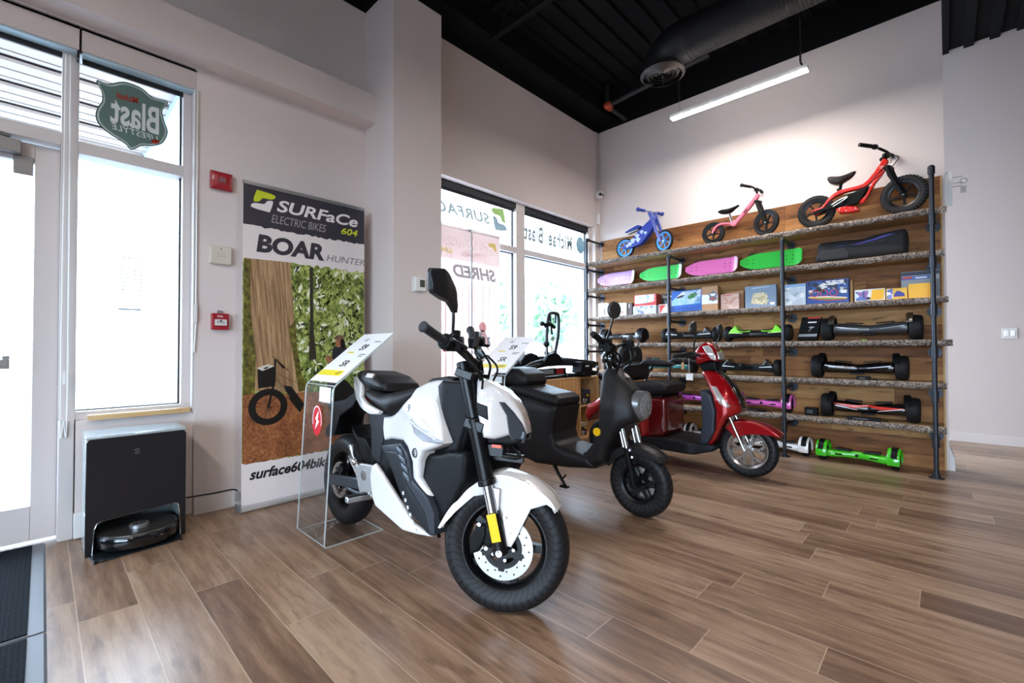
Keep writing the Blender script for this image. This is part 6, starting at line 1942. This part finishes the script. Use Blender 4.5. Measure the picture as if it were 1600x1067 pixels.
q = NT('back_trees')
sx_ = q.xyz(q.obj())
n1 = q.noise(q.comb(0.0, q.math('MULTIPLY', sx_[1], 14.0), sx_[2]), 2.0, 4, .6)
b = MB()
rng = random.Random(9)
for k in range(9):
    y = -.8 + k * .09 + rng.uniform(-.02, .02)
    w_ = rng.uniform(.008, .02)
    b.flat([(y, .7), (y + w_, .7), (y + w_ * .8, 1.69), (y, 1.69)], 0, PF(.002))
b.build('printed_trees', back_fab('back_pale', '#e9deda', 1.08), f2, normals=False)
MB().flat(cr([(-.30, 1.28), (-.26, 1.32), (-.21, 1.30), (-.20, 1.24), (-.25, 1.22), (-.29, 1.24)], 3), 0, PF(.003)).build('printed_helmet', back_fab('back_red', '#e0b0b0', 0.9), f2, normals=False)
MB().flat(cr([(-.30, 1.22), (-.21, 1.22), (-.17, 1.05), (-.22, .85), (-.32, .9), (-.34, 1.1)], 3), 0, PF(.003)).build('printed_rider', back_fab('back_mauve', '#cdb6b4', 0.98), f2, normals=False)
rv2 = lambda y, z: (lambda u, v, w_: (.002, y - u, z + v))
BWH = back_fab('back_lettering', '#f4efec', 1.5)
MB().text('SURFaCe', .115, rv2(-.165, 2.03), bold=.018, shear=.22, sx=1.25).build('lettering', BWH, f2, normals=False)
MB().text('ELECTRIC BIKES', .075, rv2(-.17, 1.945), shear=.2, sx=.66).build('lettering', back_fab('back_rose3', '#e3cbc4', 1.08), f2, normals=False)
MB().text('604', .07, rv2(-.63, 1.955), bold=.018, shear=.2, sx=1.25).build('lettering', back_fab('back_yellow', '#e6d98a', 1.18), f2, normals=False)
s_logo(f2, lambda u, v, w_: (.002, -.04 - u, 2.01 + v), .125, back_fab('back_yellow', '#e6d98a', 1.18), BWH)
MB().text('SHRED', .16, rv2(-.06, 1.745), bold=.05, shear=.2, sx=1.15).build('lettering', back_fab('back_grey', '#b5a5a3', 0.42), f2, normals=False)

# ================================================================== acrylic price stands
ACR = clear('acrylic', '#f4f7f7', 1.49, .01, .035, '#ffffff')
ACE = clear('acrylic_edge', '#eef4f3', 1.49, .05, .6, '#f2f6f5')


def price_stand(x1, y0, label, cardlab, full=True):
    o = thing('price_stand', label, 'display stand', (x1, y0, 0), group='clear acrylic price stands')
    # section in (y, z): base foot, upright, sloping top
    sec = cr([(.345, .003), (.02, .003)], 1, False) + [(.008, .006), (.002, .016)] + [(.048, .82), (.052, .842), (.065, .858)] + [(.42, 1.142)]
    w_ = .36
    b = MB()
    rows = [[b.bm.verts.new((-x, a, c_)) for a, c_ in sec] for x in (0, w_)]
    for i in range(len(sec) - 1):
        b.bm.faces.new((rows[0][i], rows[0][i + 1], rows[1][i + 1], rows[1][i]))
    b.build('sheet', ACR, o, normals=False)
    b = MB()
    for x in (0, -w_):
        b.tube([(x, a, c_) for a, c_ in sec], .0042, 6)
    b.tube([(0, .345, .003), (-w_, .345, .003)], .0032, 6).tube([(0, .42, 1.142), (-w_, .42, 1.142)], .0032, 6)
    b.tube([(0, .057, .85), (-w_, .057, .85)], .003, 6).tube([(0, .005, .01), (-w_, .005, .01)], .003, 6)
    b.build('sheet_edge', ACE, o)
    # card lying on the slope
    d_ = V((0, .355, .284)).normalized()
    n_ = V((0, -.284, .355)).normalized()
    S0 = V((-w_, .068, .861))
    CF = lambda off: (lambda u, v, w__: S0 + V((1, 0, 0)) * u + d_ * v + n_ * off)
    c_ = MB().prism([(.006, .004), (w_ - .006, .004), (w_ - .006, .448), (.006, .448)], .004, .0055, lambda u, v, w__: CF(w__)(u, v, 0)).build('card', mat('card_white', '#efecea', .35), None)
    c_.parent = o
    MB().flat([(.012, .055), (.30, .055), (.30, .10), (.012, .10)], 0, CF(.0062)).build('printed_band', mat('card_yellow', '#ecd52a', .4), c_, normals=False)
    MB().text('SR', .075, lambda u, v, w__: CF(.0064)(.16 + u, .135 + v, 0), bold=.02).build('lettering', INKB, c_, normals=False)
    MB().text('S9', .075, lambda u, v, w__: CF(.0064)(.17 + u, .285 + v, 0), bold=.03).build('lettering', INKB, c_, normals=False)
    for u0, u1, v in ((.22, .26, .07), (.24, .28, .08), (.25, .30, .225), (.25, .32, .24), (.11, .15, .375), (.12, .16, .388), (.26, .33, .36)):
        MB().flat([(u0, v), (u1, v), (u1, v + .006), (u0, v + .006)], 0, CF(.0066)).build('printed_line', INKB, c_, normals=False)
    MB().flat([(.07, .255), (.15, .255), (.15, .268), (.07, .268)], 0, CF(.0062)).build('printed_band', mat('card_yellow', '#ecd52a', .4), c_, normals=False)
    # bolt sticker on the upright
    UF = lambda off: (lambda u, v, w__: (-.16 + u, .032 + (v - 0) * .055 - off, .655 + v))
    MB().flat([(.062 * math.cos(a), .085 * math.sin(a)) for a in (i * math.pi / 18 for i in range(36))], 0, UF(.002)).build('bolt_sticker', mat('sticker_red', '#b81f28', .6, spec=.1), o, normals=False)
    b = MB().flat([(.012, .05), (-.028, -.006), (-.006, -.004), (-.03, -.03), (-.02, .02)][:0] or [(.015, .055), (-.026, .005), (-.006, .0), (-.018, -.05), (.026, -.005), (.006, .004)], 0, UF(.003))
    b.lathe([(.054, -.0005), (.058, -.0005), (.058, .0005), (.054, .0005)], F=M.Translation((-.16, .029, .655)) @ M.Diagonal((1, 1, 1.37, 1)), n=36, closed_prof=True)
    b.build('bolt_mark', INKW, o, normals=False)
    MB().flat([(-.065, .105), (.075, .105), (.075, .185), (-.065, .185)], 0, lambda u, v, w__: (-.10 + u, .036 + v * .055, .655 + v)).build('slip_of_paper', mat('paper_blue_white', '#e3ecef', .5), o, normals=False)
    return o


price_stand(-2.36, 1.03, 'clear acrylic stand with price card and red bolt sticker by the white motorcycle', '')
price_stand(-2.36, 2.33, 'clear acrylic stand with price card showing behind the white motorcycle headlight', '')

# ================================================================== robot vacuum and its station
rs = thing('robot_station', 'tall black and silver cleaning station under the tall window', 'vacuum station', (-3.135, .364, 0))
SHB = mat('station_black', '#15171c', .32, coat=.2)
w2 = .209
AR = [(-w2 + .028, .0), (-w2 + .034, .13), (-w2 + .045, .158), (-w2 + .07, .17), (w2 - .055, .19), (w2 - .036, .18), (w2 - .03, .155), (w2 - .024, .0)]
AR = [(a, c_ if i in (0, 7) else c_) for i, (a, c_) in enumerate(AR)]
outl = [(-w2, 0), (-w2, .575), (-w2 + .012, .592), (w2 - .012, .592), (w2, .575), (w2, 0)] + AR[::-1]
MB().prism(outl, -.012, .0, YZ).build('front_panel', SHB, rs, bev=.003)
b = MB().bb((-.27, -w2, .21), (-.012, w2, .588)).bb((-.27, -w2, 0), (-.012, -w2 + .02, .21)).bb((-.27, w2 - .02, 0), (-.012, w2, .21)).bb((-.29, -w2 + .01, 0), (-.27, w2 - .01, .588))
b.build('body', mat('station_shell', '#b9c3c4', .2, .5), rs, bev=.008)
MB().bb((-.285, -w2 - .002, .59), (.002, w2 + .002, .606)).build('lid', mat('station_lid', '#c5d3d8', .15, .3, coat=.6), rs, bev=.006)
MB().tube([(.002, a, c_) for a, c_ in AR], .003, 8).build('arch_trim', CHROME, rs)
b = MB().inflate(cr([(-.26, -.185), (.10, -.185), (.118, -.16), (.105, .0), (.085, .165), (.06, .18), (-.26, .18)], 3), .004, .003, .03, yc=.004, F=XY)
b.build('ramp', mat('ramp_black', '#1a2024', .25), rs)
b = MB().lathe([(.011, 0), (.0135, 0), (.0135, .001), (.011, .001)], F=M.Translation((.001, -.01, .505)) @ M.Rotation(R(90), 4, 'Z') @ M.Diagonal((1.6, 1, .2, 1)) if False else M.Translation((.001, -.008, .505)) @ M.Rotation(R(-90), 4, 'Z'), n=24, a0=R(30), a1=R(150), closed_prof=True)
b.lathe([(.011, 0), (.0135, 0), (.0135, .001), (.011, .001)], F=M.Translation((.001, -.008, .505)) @ M.Rotation(R(-90), 4, 'Z'), n=24, a0=R(210), a1=R(330), closed_prof=True)
b.bb((.0005, -.014, .503), (.0015, -.002, .507))
b.build('logo', mat('logo_grey', '#9a9ca0', .3, .5), rs)
rv = thing('robot_vacuum', 'round black robot vacuum with silver turret parked in the station opening', 'robot vacuum', (-3.185, .37, .0085))
MB().lathe([(0, 0.012), (.16, .012), (.172, .02), (.175, .03), (.175, .075), (.168, .085), (0, .086)], F=M.Rotation(R(90), 4, 'X') @ M.Scale(-1, 4, V((0, 1, 0))) if False else M(((1, 0, 0, 0), (0, 0, 1, 0), (0, 1, 0, 0), (0, 0, 0, 1))), n=48).build('body', mat('robot_black', '#1a1a1e', .3), rv)
Zup = M(((1, 0, 0, 0), (0, 0, 1, 0), (0, 1, 0, 0), (0, 0, 0, 1)))
MB().lathe([(.163, .0835), (.168, .0835), (.168, .0875), (.163, .0875)], F=Zup, n=48, closed_prof=True).build('rim', STEEL, rv)
MB().lathe([(0, .0865), (.160, .0865), (.160, .0885), (0, .0885)], F=Zup, n=48).build('top_cover', mat('robot_top', '#3b3a3a', .35, .3), rv)
MB().lathe([(0, .088), (.042, .088), (.042, .102), (.038, .106), (0, .106)], F=M.Translation((.03, 0, 0)) @ Zup, n=32).build('turret', ALU, rv)
b = MB().lathe([(.022, .1062), (.026, .1062), (.026, .107), (.022, .107)], F=M.Translation((.03, 0, 0)) @ Zup, n=24, closed_prof=True).bb((.01, -.012, .106), (.05, -.008, .107)).bb((.01, .008, .106), (.05, .012, .107))
b.build('turret_mark', BLACK, rv)
MB().lathe([(.1755, .025), (.178, .03), (.178, .07), (.1755, .075)], F=Zup, n=40, a0=R(-75), a1=R(75), closed_prof=True).build('bumper', GLOSSB, rv)
MB().bb((.168, .06, .045), (.1795, .10, .062)).build('sensor_window', GLOSSB, rv)

# ================================================================== door mats
t_ = NT('mat_pile')
s_ = t_.xyz(t_.obj())
rib = t_.math('SINE', t_.math('MULTIPLY', s_[1], 420.0))
n1 = t_.noise(t_.obj(), 160, 4, .7)
ff = t_.math('ADD', t_.math('MULTIPLY', n1, .9), t_.math('MULTIPLY', rib, .05))
t_.bsdf(t_.ramp(ff, [(.3, '#0d1014'), (.55, '#1d2229'), (.8, '#3f474f')]), .95, 0, .1, 0, ff, .8, .008)
MBORD = mat('mat_border', '#63676c', .55)
for nm, x0, x1, lab in (('door_mat', -3.53, -2.425, 'charcoal ribbed entrance mat reaching to the glass door'), ('door_mat', -2.41, -1.3, 'charcoal ribbed mat laid end to end with the entrance mat')):
    o = thing(nm, lab, 'mat', ((x0 + x1) / 2, -.82, 0), group='charcoal entrance mats')
    h_ = (x1 - x0) / 2
    MB().prism([(-.84, 0), (.84, 0), (.832, .006), (-.832, .006)], -h_, h_, lambda u, v, w_: (w_, u, v)).build('border', MBORD, o)
    MB().bb((-h_ + .012, -.79, .006), (h_ - .012, .79, .011)).build('pile', t_.m, o)

# ================================================================== fittings on the walls
FRED = mat('alarm_red', '#a3222c', .35)
o = thing('fire_strobe', 'red square fire alarm strobe high on the wall', 'fire alarm', (XW, .807, 2.162))
b = MB().inflate([(-.063, -.058), (.063, -.058), (.063, .058), (-.063, .058)], lambda u, v: .022 - .008 * sm(max(abs(u), abs(v)), .03, .063), .008, .012, yc=.022, F=YZ)
b.build('body', FRED, o)
MB().inflate([(-.022, -.014), (.022, -.014), (.014, .018), (-.014, .018)], .012, .006, .01, yc=.045, F=YZ).build('strobe_lens', LENS, o)
MB().text('FIRE', .017, lambda u, v, w_: (.0415, -.05 - v * 0, .03 - u) if False else (.042, -.056 + v, .026 - u), bold=.01).build('lettering', INKW, o, normals=False)
o = thing('sounder_box', 'cream square sounder plate between the red alarms', 'wall box', (XW, .808, 1.672))
MB().bb((0, -.062, -.06), (.032, .062, .06)).build('body', mat('cream_plastic', '#d8d0bf', .45), o, bev=.006)
b = MB()
for i in range(5):
    for j in range(3):
        b.disc((.0325, -.02 + i * .01, -.01 + j * .012), .0018, .001, 'X', 8)
b.disc((.0325, 0, .04), .004, .001, 'X', 10)
b.build('sound_holes', mat('hole_dark', '#4a463e', .7), o)
o = thing('fire_pull_station', 'small red fire pull station with white label plate', 'fire alarm', (XW, .806, 1.234))
MB().bb((0, -.048, -.055), (.04, .048, .052)).build('body', FRED, o, bev=.004)
MB().bb((.04, -.034, -.028), (.05, .034, .012)).build('handle', mat('pull_white', '#dcdad8', .4), o, bev=.002)
b = MB().text('PULL', .02, lambda u, v, w_: (.0506, -.022 + u, -.012 + v), bold=.01).flat([(-.008, .0), (0, .008), (.008, .0), (0, -.004)], 0, lambda u, v, w_: (.0506, u, v + .002))
b.build('lettering', INKB, o, normals=False)
MB().text('FIRE', .018, lambda u, v, w_: (.0406, -.02 + u, .026 + v), bold=.01).build('lettering', INKW, o, normals=False)
MB().bb((0, -.012, .052), (.015, .012, .072)).build('bracket', ALU, o)
o = thing('thermostat', 'white thermostat with a grey display on the pillar', 'thermostat', (-3.027, 2.072, 1.562))
MB().bb((0, -.06, -.058), (.006, .06, .06)).bb((.006, -.038, -.052), (.026, .058, .056)).build('body', WPLAST, o, bev=.004)
MB().bb((.026, -.0, -.02), (.0268, .046, .038)).build('display', mat('lcd_grey', '#4d5148', .25), o)
MB().text('21', .034, lambda u, v, w_: (.0275, .006 + u, -.002 + v), bold=.01).build('digits', mat('lcd_digit', '#23261f', .4), o, normals=False) if False else None
o = thing('wall_outlet', 'white wall outlet by the banner foot with a black plug lead', 'outlet', (-3.44, .912, .065))
MB().bb((0, -.035, -.055), (.006, .035, .058)).build('plate', WPLAST, o, bev=.002)
MB().bb((.006, -.016, -.03), (.02, .016, .03)).build('plug', mat('plug_grey', '#b8b5b3', .4), o, bev=.003)
o = thing('junction_box', 'small white floor level box between door frame and cleaning station', 'wall box', (-3.495, .138, .075))
MB().bb((0, -.012, -.07), (.02, .03, .07)).build('body', WPLAST, o, bev=.003)
tag(MB().tube([(-3.435, .915, .10), (-3.43, .88, .118), (-3.432, .78, .118), (-3.432, .66, .122), (-3.44, .60, .124)], .004, 8, sub=5).build('power_lead', BLACK), 'black power lead running along the baseboard to the station', 'cable')
o = thing('security_camera', 'white dome security camera on the window wall corner', 'camera', (XW, 5.315, 3.18))
b = MB().tube([(0, 0, 0), (.02, 0, 0)], .05, 20).tube([(.02, 0, 0), (.045, -.01, -.01)], [.045, .035], 20)
b.build('base', WPLAST, o)
eye = MB().ball((.065, -.03, -.02), .058, 20).build('eyeball', mat('camera_white', '#d9d6d6', .35), o)
MB().tube([(.103, -.072, -.03), (.108, -.0775, -.031)], .019, 16).build('lens', GLOSSB, eye)
MB().tube([(.118, -.042, -.035), (.124, -.044, -.037)], .013, 14).build('sensor', mat('sensor_dark', '#2b2b30', .3), eye)
o = thing('conduit', 'thin white conduit rising from the camera to the black ceiling', 'conduit', (XW + .012, 5.30, 2.75))
MB().tube([(0, 0, 0), (0, 0, .372)], .004, 8).tube([(0, .0, .48), (0, .0, 1.30)], .008, 8).tube([(.0, .045, .48), (0, .045, 1.30)], .008, 8).build('tube', mat('conduit_white', '#cfc8c6', .4), o)
MB().bb((-.01, -.02, .02), (.03, .03, .16)).build('box', WPLAST, o, bev=.003)
o = thing('sign_holder', 'narrow white panel with clear arms fixed to the wall end', 'panel', (.022, 5.40, 2.27))
MB().bb((0, 0, 0), (.045, .012, .30)).build('panel', WPLAST, o, bev=.002)
b = MB()
for z in (.16, .19, .24):
    b.tube([(.045, .006, z), (.11, .02, z)], .004, 8)
b.lathe([(.018, -.004), (.024, -.004), (.024, .004), (.018, .004)], F=M.Translation((.115, .02, .20)), n=24, closed_prof=True)
b.bb((.095, .01, .10), (.13, .03, .15))
b.build('clear_arm', clear('arm_acrylic', '#dfe3e3', 1.45, .05, .15, '#cfd4d4'), o)
MB().tube([(.012, -.002, .285), (.012, .0, .285)], .004, 8).build('screw', BLACK, o)
o = thing('light_switch', 'double light switch plate on the far wall', 'switch', (.505, 7.15, 1.2))
MB().bb((-.057, -.008, -.057), (.057, 0, .057)).build('plate', mat('switch_white', '#c9c0bb', .4), o, bev=.002)
for x in (-.024, .024):
    MB().bb((x - .016, -.014, -.03), (x + .016, -.008, .03)).build('rocker', WPLAST, o, bev=.002)

# ================================================================== pine cubby cabinet with boxes, and the bike rack on it
PINE = wood_mat('pine_board', 2, [(.25, '#b98750'), (.5, '#d2a56d'), (.75, '#e3bf8c')], 1.0, .5)
PINEH = wood_mat('pine_board_long', 1, [(.25, '#b98750'), (.5, '#d2a56d'), (.75, '#e3bf8c')], 1.0, .5)
cb = thing('cubby_cabinet', 'open pine cubby cabinet below the window', 'cabinet', (-3.43, 3.50, 0))
CD, CW, CH = .41, 1.15, .72
MB().bb((0, 0, CH - .02), (CD, CW, CH)).build('top', PINEH, cb, bev=.002)
MB().bb((0, 0, 0), (CD, CW, .03)).build('bottom', PINEH, cb, bev=.002)
MB().bb((0, 0, .03), (.012, CW, CH - .02)).build('back', PINE, cb)
for y in (0, .385, .765, CW - .02):
    MB().bb((.012, y, .03), (CD, y + .02, CH - .02)).build('upright', PINE, cb, bev=.0015)
for y0, y1 in ((.02, .385), (.405, .765), (.785, CW - .02)):
    MB().bb((.012, y0, .375), (CD, y1, .393)).build('shelf', PINEH, cb, bev=.0015)
MB().bb((CD - .015, .02, .393), (CD - .004, .385, CH - .02)).build('door', PINE, cb)
MB().bb((CD - .015, .405, .53), (CD - .004, .765, CH - .02)).build('flap', PINE, cb)


def pack(y, z, w_, h, label, col, black=True):
    o = thing('accessory_box', label, 'box', (-3.20, y, z), group='accessory boxes in the pine cubbies')
    MB().bb((0, 0, 0), (.15, w_, h)).build('carton', mat('pack_' + col[1:], col, .5), o, bev=.002)
    MB().bb((.15, w_ * .08, h * .05), (.151, w_ * .92, h * .72)).build('printed_panel', mat('pack_black', '#1b1b1d', .4), o)
    b = MB()
    b.bb((.151, w_ * .30, h * .12), (.1515, w_ * .62, h * .17)).bb((.151, w_ * .34, h * .24), (.1515, w_ * .44, h * .42)).bb((.151, w_ * .55, h * .25), (.1515, w_ * .68, h * .34))
    b.build('printed_marks', INKW, o)
    MB().bb((.151, w_ * .66, h * .55), (.1515, w_ * .86, h * .66)).build('printed_spot', INKY, o)


pack(3.93, .394, .15, .13, 'small black and tan accessory box on the upper cubby shelf', '#b7a083')
pack(4.30, .394, .22, .17, 'navy blue accessory box on the upper cubby shelf nearest the shelving', '#262b40')
pack(3.94, .031, .17, .15, 'black and grey accessory box in the lower cubby behind the scooter seat', '#8f8b86')
pack(4.30, .031, .15, .15, 'black accessory box with white print in the lower cubby nearest the shelving', '#a9987f')

rk = thing('bike_rack', 'folded black car bike rack lying on the pine cabinet', 'bike rack', (-3.2, 3.95, CH))
b = MB().bb((-.13, -.42, .0), (-.10, .55, .03)).bb((.10, -.42, .0), (.13, .55, .03)).bb((-.13, -.40, .03), (.13, -.36, .06)).bb((-.13, .1, .03), (.13, .14, .06))
b.build('base_frame', SATIN, rk, bev=.006)
for sx, dz in ((-.10, .10), (.10, .08)):
    b = MB().beam((sx, -.50, dz + .06), (sx, -.30, dz + .085), .085, .022, (0, 0, 1))
    b.tube([(sx, -.55, dz + .02), (sx, -.40, dz + .07), (sx, -.1, dz + .10), (sx, .3, dz + .09), (sx, .75, dz + .05)], .034, 12, sub=4, flat=(1.3, .5))
    tr_ = b.build('wheel_tray', mat('tray_black', '#22262b', .25, .2), rk, bev=.003)
    MB().tube([(sx - .02, -.50, dz + .05), (sx - .02, -.1, dz + .118), (sx - .02, .3, dz + .11), (sx - .02, .7, dz + .07)], .008, 8, sub=4, flat=(1.2, .6)).build('tray_rail', mat('tray_grey', '#7f8d97', .25, .6), tr_)
for sx, y in ((-.05, -.18), (.12, .0)):
    b = MB().inflate([(-.17, 0), (-.16, .06), (-.10, .12), (0, .145), (.1, .12), (.15, .06), (.16, 0)], .025, .01, .02, yc=sx, F=lambda u, v, w_, y=y: (w_, u + y - .1, v + .14))
    b.build('wheel_guard', BLACK, rk)
b = MB().tube([(.0, -.03, .14), (.0, -.06, .30), (.0, -.05, .55), (.0, -.02, .70), (.0, .03, .73), (.0, .12, .73), (.0, .155, .69), (.0, .15, .5), (.0, .10, .3), (.0, .06, .14)], .019, 12, sub=4)
b.tube([(.0, .0, .72), (.0, .01, .63)], .012, 8).tube([(.0, .10, .72), (.0, .10, .62)], .012, 8)
b.build('hoop', mat('hoop_black', '#23262a', .35, .3), rk)
for y, z in ((-.05, .585), (.02, .26)):
    b = MB().tube([(0, y - .03, z), (.01, y + .04, z + .02), (.02, y + .11, z - .02)], [.028, .026, .018], 12).tube([(0, y - .07, z + .02), (0, y - .02, z)], .018, 10).tube([(.02, y + .05, z), (.03, y + .05, z - .1)], .012, 8)
    c_ = b.build('clamp', BLACK, rk)
    MB().ball((.0, y - .085, z + .02), .028, 12).build('knob', DGREY, c_)
b = MB().tube([(.05, -.12, .15), (.05, -.125, .36)], .007, 8)
c_ = b.build('clamp', STEEL, rk)
MB().ball((.05, -.125, .38), .036, 12).build('knob', DGREY, c_)
b = MB().bb((.13, -.48, .05), (.165, .08, .115))
lb = b.build('light_board', BLACK, rk, bev=.006)
MB().bb((.165, -.10, .055), (.172, .02, .11)).build('tail_lamp', mat('lamp_red', '#8f1418', .2), lb)
MB().bb((.165, -.38, .06), (.172, -.15, .105)).build('plate_panel', mat('rack_grey', '#96a4ad', .3, .4), lb)
b = MB().box((.16, .40, .10), (.14, .22, .13), M.Rotation(R(-8), 3, 'X')).box((.2, .38, .035), (.10, .16, .06)).tube([(.17, .10, .03), (.17, .32, .03)], .02, 10).box((.18, .55, .05), (.06, .12, .03))
tb = b.build('tow_clamp', BLACK, rk, bev=.012)
MB().bb((.231, .36, .12), (.2325, .43, .135)).build('label', INKW, tb)
b = MB().tube([(.12, .45, .10), (.14, .65, .13), (.10, .82, .14), (.02, .9, .10)], .018, 10, sub=4, flat=(1.4, .5)).tube([(.16, .5, .03), (.19, .62, .03), (.17, .72, .08), (.1, .8, .11)], .016, 10, sub=4, flat=(1.3, .6))
b.build('lever', SATIN, rk)
